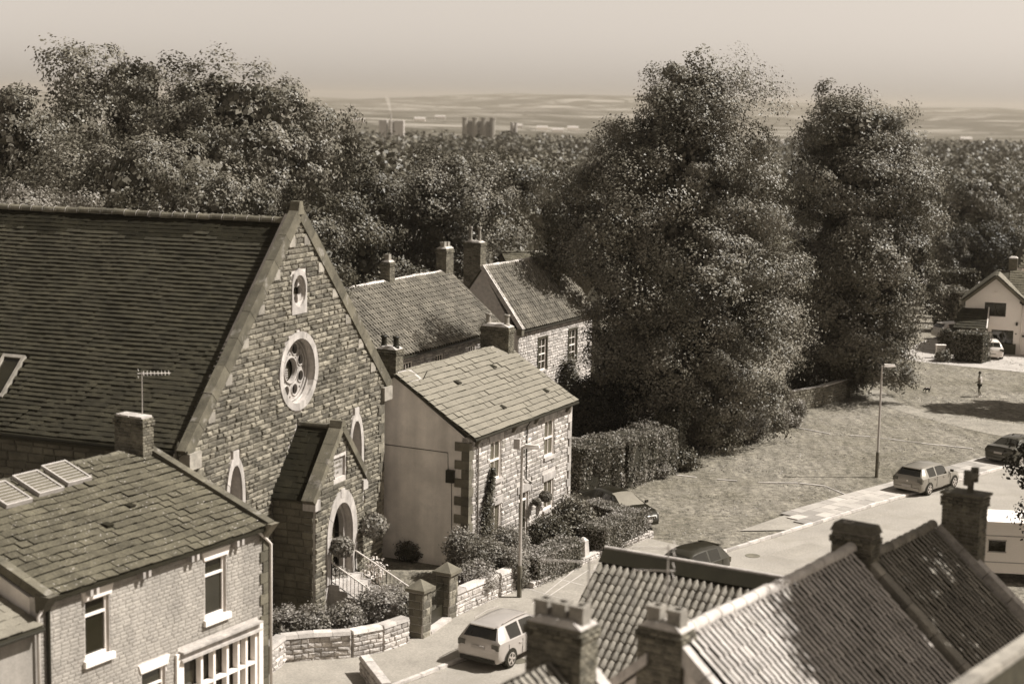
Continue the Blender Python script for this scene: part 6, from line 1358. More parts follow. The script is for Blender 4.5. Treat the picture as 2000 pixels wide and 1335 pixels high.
def prof_lobes(prof, Y, rmin, rmax, seed, squash=1.0):
    """prof: (py, pxl, pxr) crown outline in the photo at distance Y -> ring lobes of a round crown; its depth equals its width"""
    r = random.Random(seed); pts = [(at_y((a + b) / 2, y, Y), (at_y(b, y, Y)[0] - at_y(a, y, Y)[0]) / 2) for y, a, b in prof]
    zs = np.array([p[0][2] for p in pts]); xs = np.array([p[0][0] for p in pts]); ws = np.array([p[1] for p in pts]); o = np.argsort(zs); zs, xs, ws = zs[o], xs[o], ws[o]
    out = []; z = zs[0]
    while z < zs[-1]:
        w = np.interp(z, zs, ws); x = np.interp(z, zs, xs); rl = min(r.uniform(rmin, rmax), max(w * .55, .45)); k = max(3, int(2 * math.pi * w / (rl * 1.75))); ph = r.uniform(0, 6.28)
        for i in range(k):
            t = ph + 2 * math.pi * i / k + r.uniform(-.35, .35); l = rl * r.uniform(.65, 1.35); q = max(0, w - l * .72) * r.uniform(.72, 1.10)
            c = (x + q * math.cos(t), Y + q * math.sin(t) * squash, z + r.uniform(-.7, .7) * rl); out.append((*c, l, l, l * r.uniform(.55, .8)))
            for _ in range(3):      # twig sprays breaking the outline
                a = r.uniform(0, 6.28); e = r.uniform(-.3, .9); m = l * r.uniform(.28, .45); out.append((c[0] + (math.cos(t) * .8 + math.cos(a) * .6) * l * .8, c[1] + (math.sin(t) * .8 + math.sin(a) * .6) * l * .8, c[2] + e * l * .8, m, m, m * .7))
        z += rl * .66
    w = ws[-1]
    for i in range(5): a = 1.26 * i; out.append((xs[-1] + w * .5 * math.cos(a), Y + w * .5 * math.sin(a), zs[-1] - r.uniform(.1, .8), max(w * .5, .4), max(w * .5, .4), .5))
    return out
def trunk_mesh(base, top, r0, limbs, seed, spread):
    r = random.Random(seed); b = MB(); bx, by, bz = base; H = top - bz
    pts = [(bx + r.uniform(-.1, .1) * i, by + r.uniform(-.1, .1) * i, bz + H * .8 * i / 6) for i in range(7)]
    b.tube(pts, [r0 * 1.35] + [r0 * (1 - .13 * i) for i in range(1, 7)], 9)
    for i in range(limbs):
        k = 1 + i % 5; s = Vector(pts[k]); a = r.uniform(0, 6.28); L = spread * r.uniform(.35, .6); e = s + Vector((math.cos(a) * L, math.sin(a) * L, min(L * r.uniform(.5, 1.0), bz + H * .78 - s.z))); m = (s + e) / 2 + Vector((r.uniform(-.4, .4), r.uniform(-.4, .4), .4))
        rr = r0 * (.55 - .06 * k); b.tube([s, m, e], [rr, rr * .65, rr * .25], 6)
        for j in range(2): e2 = m + Vector((r.uniform(-1, 1) * L * .5, r.uniform(-1, 1) * L * .5, min(L * r.uniform(.2, .5), bz + H * .85 - m.z))); b.tube([m, e2], [rr * .5, rr * .15], 5)
    return b
def bumps(seed, waves):
    r = np.random.default_rng(seed); W = []
    for wl, amp, k in waves:
        for _ in range(k): d = r.normal(size=3); d /= np.linalg.norm(d); W.append((d * 2 * math.pi / (wl * r.uniform(.75, 1.3)), r.uniform(0, 6.28), amp / math.sqrt(k)))
    return lambda P: sum(a * np.sin(P @ k + ph) for k, ph, a in W)
def crown_leaves(prof, Y, dens, size, seed, spray=.75, per=24, thick=1.5, ragged=1.0, droop=.25, inner=12):
    """leaf sprays through the outer shell of a bumpy crown whose outline follows prof (py, px left, px right) at distance Y"""
    pts = [(at_y((a + b) / 2, y, Y), (at_y(b, y, Y)[0] - at_y(a, y, Y)[0]) / 2) for y, a, b in prof]
    zs = np.array([p[0][2] for p in pts]); xs = np.array([p[0][0] for p in pts]); ws = np.array([p[1] for p in pts]); o = np.argsort(zs); zs, xs, ws = zs[o], xs[o], np.maximum(ws[o] - spray * .8 * np.minimum(1, ws[o] / 4.5), .35)
    zs = np.where(zs > zs[-1] - 3, zs - (zs - zs[-1] + 3) / 3 * min(spray, (zs[-1] - zs[0]) * .25), zs)
    H = zs[-1] - zs[0]; wmax = ws.max(); area = float(np.sum((ws[1:] + ws[:-1]) / 2 * np.diff(zs))) * 2 * math.pi; n = int(area * dens / per)
    z = rng.uniform(zs[0], zs[-1], n * 3); z = z[rng.random(len(z)) < np.interp(z, zs, ws) / wmax][:n]; n = len(z)
    th = rng.uniform(0, 2 * math.pi, n); w = np.interp(z, zs, ws); x = np.interp(z, zs, xs); u = np.stack([np.cos(th), np.sin(th), np.zeros(n)], 1)
    f1 = bumps(seed, [(wmax * .8, .14, 5), (2.8, .13, 8)]); f2 = bumps(seed + 1, [(1.4, 1, 6)])
    P0 = np.stack([x + u[:, 0] * w, Y + u[:, 1] * w, z], 1); m = 1 + f1(P0) * min(1.0, 5 / wmax + .3); den = f2(P0 * np.array([1, 1, 1.4]))
    keep = den > -.75; depth = np.abs(rng.normal(size=n)) * thick * .6; rad = np.maximum(w * m - depth + .12 * den, .05)
    C = np.stack([x + u[:, 0] * rad, Y + u[:, 1] * rad, z + rng.normal(size=n) * .25], 1)[keep]; u = u[keep]; n = len(C); zt = (C[:, 2] - zs[0]) / H
    dwdz = np.interp(C[:, 2] + .8, zs, ws) - np.interp(C[:, 2] - .8, zs, ws); nz = np.clip(-dwdz / 1.6, -.5, 2.2)[:, None]
    # bump gradient turns the faces so that billows catch or lose the light
    e = .35; g = np.stack([f1(C + np.eye(3)[k] * e) - f1(C - np.eye(3)[k] * e) for k in range(3)], 1) / (2 * e); g = g - (g * u).sum(1, keepdims=True) * u
    N = u + np.array([0, 0, 1]) * nz - g * min(wmax, 5) * 1.1; N /= np.linalg.norm(N, axis=1, keepdims=True)
    # each clump is a small puff of leaves with a lit and an unlit side, a third of them drawn out into twig sprays
    R = spray * rng.uniform(.45, 1.1, (n, 1, 1)); off = rng.normal(size=(n, per, 3)); off /= np.linalg.norm(off, axis=2, keepdims=True); dt = (off * N[:, None]).sum(2, keepdims=True); off = np.where(dt < -.25, off - 2 * dt * N[:, None], off); rd = rng.uniform(.55, 1.05, (n, per, 1)) * (1 + .18 * np.sin(off[:, :, :1] * 5 + off[:, :, 2:] * 4 + rng.uniform(0, 6, (n, 1, 1))))
    D = N + rng.normal(size=(n, 3)) * .5 + np.array([0, 0, -droop * .5]); D /= np.linalg.norm(D, axis=1, keepdims=True); el = (rng.random((n, 1, 1)) < .35) * rng.uniform(.4, 1.3, (n, 1, 1)) * ragged
    pos = off * rd * R * np.array([1, 1, .72]) + D[:, None] * R * el * (rng.random((n, per, 1)) ** .7) * 1.3
    cc = C[:, None] + pos
    nn = off * .85 + N[:, None] * .75 + np.array([0, 0, .3]); nn = nn / np.linalg.norm(nn, axis=2, keepdims=True)
    # inner foliage, larger and sparser, closes the view through the middle of the crown
    k = int(area * inner); zi = rng.uniform(zs[0], max(zs[-1] - .6, zs[0] + .2), k); ti = rng.uniform(0, 2 * math.pi, k); ri = np.interp(zi, zs, ws) * rng.uniform(.25, .68, k)
    Ci = np.stack([np.interp(zi, zs, xs) + ri * np.cos(ti), Y + ri * np.sin(ti), zi], 1); Ni = np.stack([np.cos(ti), np.sin(ti), np.full(k, .3)], 1)
    return np.concatenate([leaves(cc.reshape(-1, 3), nn.reshape(-1, 3), size, bias=1.7), leaves(Ci, Ni, size * 2.3, bias=.8, asp=.8)]), (zs, xs, ws)
def tree(name, label, base, prof, Y, dens, size, material, seed, r0=.45, limbs=9, group=None, **kw):
    t = thing(name, label, 'tree', Matrix.Translation(base), group); V, (zs, xs, ws) = crown_leaves(prof, Y, dens, size, seed, **kw)
    V = V.reshape(-1, 4, 3); V = V[V[:, :, 2].min(1) > base[2] + .1].reshape(-1, 3) - np.array(base)
    obj('crown', leafmesh('crown', V), material, t)
    obj('trunk', trunk_mesh((0, 0, 0), zs[-1] - base[2], r0, limbs, seed, ws.max()), 'bark', t, smooth=True); return t
def bt(px, py): p = at_z(px, py); return (p[0], p[1], 0)
# the two big limes on the green
tree('lime_tree', 'tallest dense lime tree in front of the pantiled houses', (11.6, 98.5, 0),
     [(72, 1325, 1425), (95, 1290, 1448), (130, 1268, 1455), (180, 1240, 1468), (250, 1168, 1505), (330, 1105, 1530), (400, 1078, 1540), (480, 1075, 1560), (560, 1100, 1582), (640, 1130, 1572), (700, 1150, 1560), (760, 1195, 1552), (810, 1240, 1535), (855, 1300, 1490)], 98.5, 420, .155, 'leaf_lime', 101, r0=.7, limbs=14, spray=1.6, thick=2.0, per=430, inner=26, group='lime trees on the green')
tree('lime_tree', 'lime tree to the right, standing over the stone wall and the green', (22.8, 116, 0),
     [(152, 1590, 1740), (165, 1565, 1765), (200, 1555, 1775), (260, 1556, 1790), (300, 1552, 1800), (360, 1535, 1840), (430, 1522, 1858), (500, 1518, 1858), (560, 1520, 1840), (610, 1522, 1835), (660, 1535, 1810), (710, 1570, 1785), (745, 1625, 1740)], 116, 340, .175, 'leaf_lime', 102, r0=.65, limbs=12, spray=1.6, thick=2.0, per=400, inner=22, group='lime trees on the green')
# wood behind the chapel
WOOD = [
 ('tall_thin_tree', 'tall thinly leaved tree at the top left, sky showing through', (140, 110), [(48, 95, 195), (75, 65, 240), (110, 40, 262), (150, 25, 280), (190, 40, 275), (230, 70, 250), (280, 90, 240)], 36, .3, .3, 12, 'leaf_mid', 9),
 ('broad_tree', 'broad rounded tree on the skyline behind the chapel roof', (450, 113), [(100, 380, 490), (125, 300, 580), (165, 255, 630), (210, 240, 655), (270, 235, 668), (340, 250, 672), (420, 260, 670), (500, 300, 660)], 70, .3, .24, 12, 'leaf_mid', 5),
 ('broad_tree', 'tree stepping down on the skyline between the tall thin tree and the broad one', (270, 118), [(95, 235, 300), (130, 200, 330), (180, 180, 350), (240, 180, 360), (320, 170, 370), (400, 170, 380)], 55, .3, .24, 12, 'leaf_mid', 5),
 ('leafy_tree', 'bright clumpy tree in front of the skyline trees, above the chapel ridge', (330, 100), [(232, 210, 400), (260, 150, 470), (300, 105, 540), (350, 80, 580), (400, 80, 590), (470, 90, 590)], 90, .26, .2, 14, 'leaf_mid', 4),
 ('leafy_tree', 'tree at the left edge below the tall thin tree', (20, 104), [(120, -40, 40), (160, -70, 85), (215, -90, 110), (260, -100, 135), (320, -110, 150), (380, -110, 150), (450, -110, 150)], 50, .28, .25, 12, 'leaf_mid', 5),
 ('willow_tree', 'pale willow showing just over the left end of the chapel ridge', (30, 84), [(340, -10, 70), (365, -40, 110), (400, -60, 130), (450, -60, 130)], 110, .2, .18, 12, 'leaf_pale', 4),
 ('willow_tree', 'small pale bush topping the chapel ridge right of the willow', (165, 82), [(382, 130, 195), (400, 110, 215), (430, 100, 220)], 110, .2, .18, 12, 'leaf_pale', 4),
 ('leafy_tree', 'tree right behind the chapel apex', (590, 98), [(330, 540, 650), (370, 500, 690), (420, 480, 710), (480, 490, 720), (560, 520, 720)], 90, .24, .2, 14, 'leaf', 4),
 ('leafy_tree', 'shaded tree between the chapel apex and the pantiled cottage', (700, 121), [(262, 660, 750), (300, 640, 790), (350, 630, 800), (420, 630, 800), (500, 630, 800), (580, 640, 790)], 75, .26, .22, 14, 'leaf', 5),
 ('sycamore_tree', 'dark domed sycamore above the pantile roofs', (875, 126), [(268, 835, 925), (285, 780, 975), (320, 745, 1005), (365, 725, 1030), (415, 715, 1040), (470, 715, 1035), (530, 730, 1020)], 95, .24, .2, 14, 'leaf_lime', 6),
 ('leafy_tree', 'grey tree beside the sunlit tiled roof patch, left of the tall lime', (1010, 150), [(288, 975, 1040), (310, 945, 1065), (350, 935, 1075), (400, 935, 1080)], 60, .32, .28, 12, 'leaf', 5),
 ('leafy_tree', 'tree crowding the tall lime on its left side', (1085, 118), [(330, 1055, 1130), (370, 1030, 1160), (420, 1020, 1180), (470, 1030, 1180), (530, 1040, 1170)], 70, .26, .22, 12, 'leaf', 4),
 ('cedar_tree', 'layered cedar right of the second lime', (1905, 215), [(318, 1870, 1940), (340, 1840, 1980), (375, 1825, 1985), (420, 1830, 1980), (470, 1840, 1960)], 38, .45, .35, 12, 'leaf_mid', 7),
 ('dark_tree', 'dark rounded tree behind the white gabled house', (1935, 196), [(412, 1895, 1980), (440, 1860, 2010), (480, 1845, 2025), (530, 1850, 2020), (560, 1860, 2010)], 45, .38, .3, 12, 'leaf_dark', 6),
 ('leafy_tree', 'pale grey tree between the second lime and the dark rounded tree', (1850, 205), [(425, 1820, 1880), (455, 1800, 1905), (500, 1795, 1905), (545, 1800, 1900)], 45, .38, .3, 12, 'leaf_mid', 5),
]
for i, (nm, lab, (px, Y), prof, dens, size, sig, per, m, nl) in enumerate(WOOD):
    p = at_y(px, 400, Y); gz = ground_z(p[0], Y)
    tree(nm, lab, (p[0], Y, gz), prof, Y, dens * 2.5, size * .74, m, 200 + i, r0=.4, limbs=14 if i == 0 else 7, group='trees behind the houses', spray=1.55 if Y < 150 else 2.0, thick=1.6 if i else 2.8, per=330 if i else 110, inner=16 if i else 0)
# trees outside the frame on the right whose shade falls on the roofs and on the green
def round_tree(name, label, base, h, w, zlow, dens, size, m, seed, per=12):
    r = random.Random(seed); lob = []
    for i in range(26):
        t = r.uniform(0, 6.28); z = zlow + (h - zlow) * (i + .5) / 26; f = math.sin(math.pi * min(.97, (z - zlow) / (h - zlow) * .85 + .1)); q = w * f * .72; l = w * r.uniform(.28, .42)
        lob.append((base[0] + q * math.cos(t), base[1] + q * math.sin(t), base[2] + z, l, l, l * .8))
    t = thing(name, label, 'tree', Matrix.Translation(base)); obj('crown', leafmesh('crown', lobe_leaves(lob, dens, size, .2, per, cull=-1) - np.array(base)), m, t); obj('trunk', trunk_mesh((0, 0, 0), h, .35, 8, seed, w), 'bark', t, smooth=True)
round_tree('garden_tree', 'dark leafy tree reaching in at the right edge above the caravan', (22.6, 64, 0), 10.8, 2.9, 2.5, 70, .18, 'leaf_dark', 301)
round_tree('shade_tree', 'tree outside the right edge shading the foreground pantiles', (20.2, 40.6, 0), 30, 6.4, 13, 80, .26, 'leaf', 302)
round_tree('shade_tree', 'tree outside the right edge casting the long shadow over the green', (42.5, 112.3, 0), 16, 3.6, 3, 36, .36, 'leaf', 303)

# ---- hedges and shrubs
def hedge(label, P, w_, h, dens=260, size=.085, m='leaf_hedge', rough=.07, cat='hedge', name='hedge', z0=.0):
    t = thing(name, label, cat, Matrix.Translation((P[0][0], P[0][1], z0))); C = []; N = []; core = MB(); o = np.array([P[0][0], P[0][1], 0])
    for k, (a, b) in enumerate(zip(P, P[1:])):
        a, b = np.array([*a, 0.]) - o, np.array([*b, 0.]) - o; L = np.linalg.norm(b - a); d = (b - a) / L; n = V3(d[1], -d[0], 0)
        q = [a - n * (w_ / 2 - .1) - d * -.1, a + n * (w_ / 2 - .1) + d * .1, b + n * (w_ / 2 - .1) - d * .1, b - n * (w_ / 2 - .1) - d * .1]; core.hull([v for v in q], [v + V3(0, 0, h - .1) for v in q])
        def face(org, e1, e2, nn):
            cnt = int(np.linalg.norm(e1) * np.linalg.norm(e2) * dens); u = rng.random((cnt, 2)); p = org + u[:, :1] * e1 + u[:, 1:] * e2
            bump = rough * (np.sin(p[:, 0] * 2.1 + p[:, 2] * 1.7) + np.sin(p[:, 1] * 1.3 - p[:, 2] * 2.9 + 1) + np.sin((p[:, 0] + p[:, 1]) * 4.3))[:, None]
            C.append(p + nn * (bump * .5 + rng.normal(size=(cnt, 1)) * .035)); N.append(np.tile(nn, (cnt, 1)))
        H = V3(0, 0, h); face(a + n * w_ / 2, d * L, H, n); face(a - n * w_ / 2, d * L, H, -n); face(a - n * w_ / 2 + H, d * L, n * w_, V3(0, 0, 1)); face(a - n * w_ / 2, n * w_, H, -d); face(b - n * w_ / 2, n * w_, H, d)
    C = np.concatenate(C); N = np.concatenate(N); C[:, 2] = np.maximum(C[:, 2], .02)
    obj('foliage', leafmesh('foliage', leaves(C, N, size, bias=.8)), m, t); obj('twig_core', core, 'hedge_core', t)
def shrub(label, c, r, dens=240, size=.1, m='leaf_bush', n=7, seed=1, name='shrub', z0=0., up=0., core=True, cat='shrub', hang=False):
    q = random.Random(seed); lob = [(0, 0, r[2] * .55, r[0] * .75, r[1] * .75, r[2] * .6)]
    for i in range(n): t = 6.28 * i / n + q.uniform(-.3, .3); f = q.uniform(.35, .6); lob.append((r[0] * f * math.cos(t), r[1] * f * math.sin(t), r[2] * q.uniform(.3, .75), r[0] * q.uniform(.35, .5), r[1] * q.uniform(.35, .5), r[2] * q.uniform(.25, .42)))
    V = lobe_leaves(lob, dens, size, size * .9, 8, cull=-1); V[:, 2] = np.maximum(V[:, 2], .03)
    t = thing(name, label, cat, Matrix.Translation((c[0], c[1], z0))); obj('foliage', leafmesh('foliage', V), m, t)
    b = MB()
    for i in range(5): a = 6.28 * i / 5; b.tube([(0, 0, 0 if not hang else r[2] * .5), (r[0] * .3 * math.cos(a), r[1] * .3 * math.sin(a), r[2] * .7)], [.03, .012], 5)
    obj('stems', b, 'bark', t); return t
# clipped hedges of the stone house garden
hedge('clipped hedge along the pavement left of the tapered gatepost', [(.75, 68.1), (2.75, 71.3)], 1.25, 1.3)
hedge('clipped hedge right of the tapered gatepost, ending by the black car', [(3.75, 73.0), (6.0, 76.6)], 1.35, 1.35)
hedge('inner clipped hedge running back from the black car', [(5.3, 77.0), (3.9, 78.8)], 1.0, 1.25)
hedge('tall broad hedge behind the black car, right of the stone house', [tuple(at_z(1105, 960)[:2]), tuple(at_z(1190, 948)[:2]), tuple(at_z(1285, 918)[:2])], 2.4, 2.5, 150, .13, rough=.14, m='leaf_bush')
hedge('dark upright hedge end standing between the tall hedge and the lime', [tuple(at_z(1300, 905)[:2]), tuple(at_z(1318, 895)[:2])], 1.5, 2.9, 130, .13, rough=.14, m='leaf')
SH = [
 ('tall pale leaved shrub at the corner of the rendered gable', at_z(905, 1128), (1.0, 1.0, 2.1), 'leaf_bush', .12),
 ('spreading shrub behind the coped wall', at_z(945, 1140), (1.5, 1.2, 1.9), 'leaf_bush', .1),
 ('shrub below the climber of the stone house', at_z(990, 1115), (1.3, 1.2, 1.9), 'leaf_bush', .1),
 ('low shrub spilling over the coped wall by the far gate pier', at_z(925, 1172), (1.1, 1.0, 1.5), 'leaf_hedge', .1),
 ('rounded shrub beside the lamp post', at_z(1005, 1150), (.8, .9, 1.7), 'leaf_bush', .1),
 ('dome shaped shrub beside the door of the stone house', at_z(1068, 1082), (1.15, 1.1, 1.75), 'leaf', .1),
 ('large glossy shrub under the right window of the stone house', at_z(1120, 1064), (1.25, 1.2, 2.2), 'leaf_mid', .14),
 ('small shrub at the foot of the tall hedge', at_z(1225, 945), (.9, .8, .8), 'leaf', .12),
 ('low clump on the grass by the hedge end', at_z(1288, 932), (.9, .8, .7), 'leaf_hedge', .12),
 ('shrub under the first lime at the edge of the green', at_z(1330, 918), (1.2, 1.0, 1.2), 'leaf', .14),
 ('wiry shrub against the porch side wall', at_z(612, 1196), (1.25, 1.2, 2.4), 'leaf_bush', .11),
 ('shrub at the corner of the porch steps', at_z(655, 1195), (.9, .9, 1.7), 'leaf_bush', .1),
 ('left shrub of the row behind the curved garden wall', at_z(555, 1262), (.95, .8, 1.5), 'leaf_hedge', .1),
 ('second shrub of the row behind the curved garden wall', at_z(610, 1262), (1.0, .8, 1.5), 'leaf_hedge', .1),
 ('third shrub of the row behind the curved garden wall', at_z(668, 1255), (1.0, .8, 1.5), 'leaf_hedge', .1),
 ('right shrub of the row, next to the near gate pier', at_z(735, 1236), (1.15, .9, 1.75), 'leaf_hedge', .1),
 ('shrub in front of the handrails by the near gate pier', at_z(775, 1222), (.9, .8, 1.6), 'leaf_hedge', .1),
 ('rough bush at the foot of the first lime', at_z(1455, 862), (1.8, 1.3, 1.6), 'leaf_bush', .14),
 ('pale tall weeds beside the first lime', at_z(1505, 838), (1.5, 1.0, 1.5), 'leaf_pale', .13),
 ('bramble clump at the end of the stone field wall', at_z(1552, 815), (1.0, .8, 1.1), 'leaf_hedge', .13),
 ('small tuft in front of the bramble clump', at_z(1540, 832), (1.0, .8, .7), 'leaf_bush', .15),
 ('dark bush under the second lime', at_z(1640, 766), (1.2, 1.0, 1.5), 'leaf', .16),
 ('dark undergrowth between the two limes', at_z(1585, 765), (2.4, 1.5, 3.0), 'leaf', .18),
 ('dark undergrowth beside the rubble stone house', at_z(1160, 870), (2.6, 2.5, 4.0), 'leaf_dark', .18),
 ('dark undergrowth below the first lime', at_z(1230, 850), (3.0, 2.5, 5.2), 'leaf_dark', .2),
 ('ivy covered shrub climbing beside the sash window', at_z(1108, 800), (1.0, 1.0, 3.6), 'leaf', .16),
 ('pale border shrub beside the foreground roof', at_y(1962, 1225, 46) * V3(1, 1, 0), (1.6, 1.3, 5.0), 'leaf_pale', .16),
 ('second pale border shrub at the right edge below the caravan', at_y(2000, 1215, 48) * V3(1, 1, 0), (1.6, 1.3, 4.6), 'leaf_pale', .16),
 ('flowering tuft at the foot of the square hedge', at_z(1842, 706), (.8, .6, .9), 'leaf_mid', .16),
 ('shrub in the yard beneath the rendered gable', at_z(800, 1095), (.8, .5, .9), 'leaf', .1),
 ('tall tousled shrub behind the square hedge', at_z(1872, 640), (1.6, 1.2, 3.2), 'leaf_mid', .22),
]
for i, (lab, c, r, m, s) in enumerate(SH): shrub(lab, c, (r[0] * .9, r[1] * .9, r[2] * .92), dens=(3.0 / s / s), size=s, m=m, seed=400 + i)
# white blossoms by the steps
for lab, px in (('white flowering plant beside the chapel steps', (700, 1170)), ('low white flowers behind the garden wall', (715, 1215)), ('white flowers by the far handrail', (730, 1150))):
    P = at_z(*px); shrub(lab, P, (.5, .45, 1.15), 90, .12, 'flower', n=5, seed=int(px[0]), name='flowering_plant', cat='plant')
# hedges by the white gabled house
hedge('big square clipped hedge in front of the white gabled house', [tuple(at_z(1868, 702)[:2]), tuple(at_z(1926, 708)[:2])], 1.8, 2.35, 90, .17, rough=.12, m='leaf_mid')
hedge('lower rounded hedge left of the square hedge', [tuple(at_z(1845, 690)[:2]), tuple(at_z(1880, 684)[:2])], 1.4, 1.9, 90, .17, rough=.12, m='leaf_mid')
hedge('long clipped hedge behind the court, left of the white gabled house', [tuple(at_y(1838, 640, 156)[:2]), tuple(at_y(1888, 640, 152)[:2])], 2.0, 3.6, 60, .24, rough=.2, m='leaf_mid')
hedge('dark long hedge before the garages', [tuple(at_y(1812, 600, 164)[:2]), tuple(at_y(1905, 600, 164)[:2])], 2.0, 4.4, 50, .25, rough=.15, m='leaf')
gp = at_z(1852, 703); b = MB(); b.box(-.35, .35, -.2, .2, 0, 1.0); t_ = thing('low_wall_end', 'pale low wall end beside the square hedge', 'wall', Matrix.Translation((gp[0] - .4, gp[1] + 1, 0))); obj('pier', b, 'render_white', t_); b = MB(); b.box(-.4, .4, -.25, .25, 1.002, 1.1); obj('coping', b, 'white', t_)
# climber on the stone house and hanging baskets
def climber():
    t = thing('climbing_plant', 'dark climber growing up between the left windows of the stone house', 'plant', HWM @ Matrix.Translation((.08, 1.5, 0)))
    n = 2600; z = rng.random(n) ** .8 * 4.1; w_ = np.interp(z, [0, 1.5, 2.6, 3.3, 4.1], [.75, .62, .5, .25, .12]); y = rng.normal(size=n) * w_ * .42 + np.interp(z, [0, 2.4, 4.1], [0, .05, .5]); C = np.stack([rng.random(n) * .2 + .03, y, z], 1)
    obj('foliage', leafmesh('foliage', leaves(C, np.tile(V3(1, 0, .4), (n, 1)), .12)), 'leaf', t); b = MB(); b.tube([(0, 0, 0), (.05, .05, 1.8), (.04, .4, 3.8)], [.035, .025, .01], 6); obj('stem', b, 'bark', t)
climber()
def basket(label, M, r, rod=.5):
    t = thing('hanging_basket', label, 'hanging basket', M, 'hanging baskets'); d = sphere_pts(700); C = d * np.array([r, r, r * .85]) * rng.uniform(.75, .95, (700, 1)); C[:, 2] -= .05
    obj('planting', leafmesh('planting', leaves(C, d, .16)), 'leaf_bush', t)
    bm = MB(); bm.lathe([(.03, -.22), (.16, -.15), (.2, 0)], n=10); obj('bowl', bm, 'timber', t); c = MB(); c.tube([(0, 0, 0), (0, 0, rod)], .01, 5); c.tube([(-.35, 0, rod), (0, 0, rod)], .014, 5); obj('bracket', c, 'black', t)
basket('hanging basket at the left jamb of the chapel door', CM @ Matrix.Translation((2.2, 7.0, 3.0)), .5); basket('full hanging basket right of the chapel door', CM @ Matrix.Translation((2.3, 9.55, 3.25)), .62)
basket('small hanging basket by the door of the stone house', HWM @ Matrix.Translation((.3, 6.35, 1.75)), .2); basket('small round hanging basket left of the lower right window', HWM @ Matrix.Translation((.3, 7.3, 1.8)), .3)

# rough tufts over the green, thickest along kerbs, walls and under the trees
def tufts():
    C = []; 
    def inside(x, y): return y > 74 and x > 3.5 and x < 46 and y < 140 and (x - 9.35) * (83.9 - 73.5) / (18.9 - 9.35) + 73.5 + 1.2 < y
    n = 0
    while n < 14000:
        x, y = rnd.uniform(3.5, 42), rnd.uniform(76, 138)
        if not inside(x, y): continue
        d = math.sin(x * .9 + y * .5) + math.sin(x * .35 - y * .8 + 2) + math.sin(y * 1.7 + x * .2)
        if rnd.random() > .35 + .3 * d: continue
        if math.dist((x, y), (11.6, 98.5)) < 3: continue
        k = rnd.randint(1, 3)
        for _ in range(k): C.append((x + rnd.gauss(0, .1), y + rnd.gauss(0, .1), rnd.uniform(.015, .04)))
        n += k
    C = np.array(C); N = np.tile(V3(.25, -.1, .8), (len(C), 1)); o = obj('grass_tufts', leafmesh('grass_tufts', leaves(C, N, .10, bias=1.6, asp=.5)), 'grass_blade', kind='stuff'); o['label'] = 'rough dry grass tufts over the green'
tufts()
# ------------------------------------------------------------------ far woods and buildings
def far_wood():
    Vs = []; r = np.random.default_rng(5)
    d = sphere_pts(420); d = d[d[:, 2] > -.35]
    bands = [(135, 220, 5.0, 170), (220, 400, 6.0, 120), (400, 800, 8.5, 40), (800, 1500, 13, 22), (1500, 2600, 22, 14)]
    for a, b_, rad, nl in bands:
        area = (b_ ** 2 - a ** 2) * .40; n = int(area / (rad * rad * 1.9)); n = min(n, 1500)
        for i in range(n):
            y = math.sqrt(r.uniform(a * a, b_ * b_)); x = y * r.uniform(-.40, .40)
            if 22 < x < 62 and y < 215: continue
            if y > 900 and math.sin(x / 170 + y / 260) + .7 * math.sin(x / 70 - y / 130) < .1 + (y - 900) / 1400: continue
            h = r.uniform(11, 17) if y < 900 else r.uniform(9, 14); R = rad * r.uniform(.7, 1.25); g = ground_z(x, y)
            k = int(nl * 1.15); dd = d[r.integers(0, len(d), k)]; C = np.array([x, y, g + h - R * .75]) + dd * np.array([R, R, R * .75]) * r.uniform(.75, 1.05, (k, 1))
            s = max(.45, y * .0021) * (1 + .3 * r.random())
            Vs.append(leaves(C, dd + np.array([0, 0, .2]), s, bias=1.0, asp=.8))
    V = np.concatenate(Vs); o = obj('far_wood', leafmesh('far_wood', V), 'leaf_far', kind='stuff'); o['label'] = 'distant rolling woodland beyond the village'; return o
far_wood()
def castle():
    p = at_y(908, 250, 1500); q = at_y(962, 250, 1500); zt = at_y(935, 231, 1500)[2]; zb = -34; W = q[0] - p[0]; t = thing('castle', 'distant castle with corner towers rising from the woods', 'castle', Matrix.Translation((p[0], 1500, zb)))
    H = zt - zb; b = MB(); b.box(0, W, 0, 22, 0, H - 3); obj('main_block', b, 'ashlar_mid', t)
    for x in (0, W * .36, W * .68, W): k = MB(); k.lathe([(2.4, 0), (2.4, H - .5), (2.8, H - .4), (2.8, H + .6)], (x, -.5, 0), 8); obj('tower', k, 'ashlar_mid', t)
    for i in range(12):
        x = W * (i + .5) / 12; k = MB(); k.box(x - .6, x + .6, -.6, .4, H - 3, H - 1.8); obj('merlon', k, 'ashlar', t)
    for i in range(5):
        for j in range(2): k = MB(); x = W * (i + .5) / 5; k.box(x - .5, x + .5, -.12, -.02, H - 8 - j * 5, H - 5.5 - j * 5); obj('window', k, 'glass', t)
    for nm, x0, x1, h in (('outer_tower', 1040, 1046, 241), ('outer_tower', 998, 1004, 243)):
        pass
castle()
def tower_pair():
    p = at_y(1003, 262, 1450); t = thing('stone_tower', 'small distant pale tower right of the castle', 'tower', Matrix.Translation((p[0], 1450, -34))); zt = at_y(1003, 241, 1450)[2] + 34
    for x in (-1.6, 1.8): b = MB(); b.lathe([(1.3, 0), (1.3, zt), (1.5, zt + .1), (1.5, zt + .8)], (x, 0, 0), 8); obj('turret', b, 'ashlar', t)
    b = MB(); b.box(-3, 3, 1, 8, 0, zt - 4); obj('block', b, 'ashlar', t)
tower_pair()
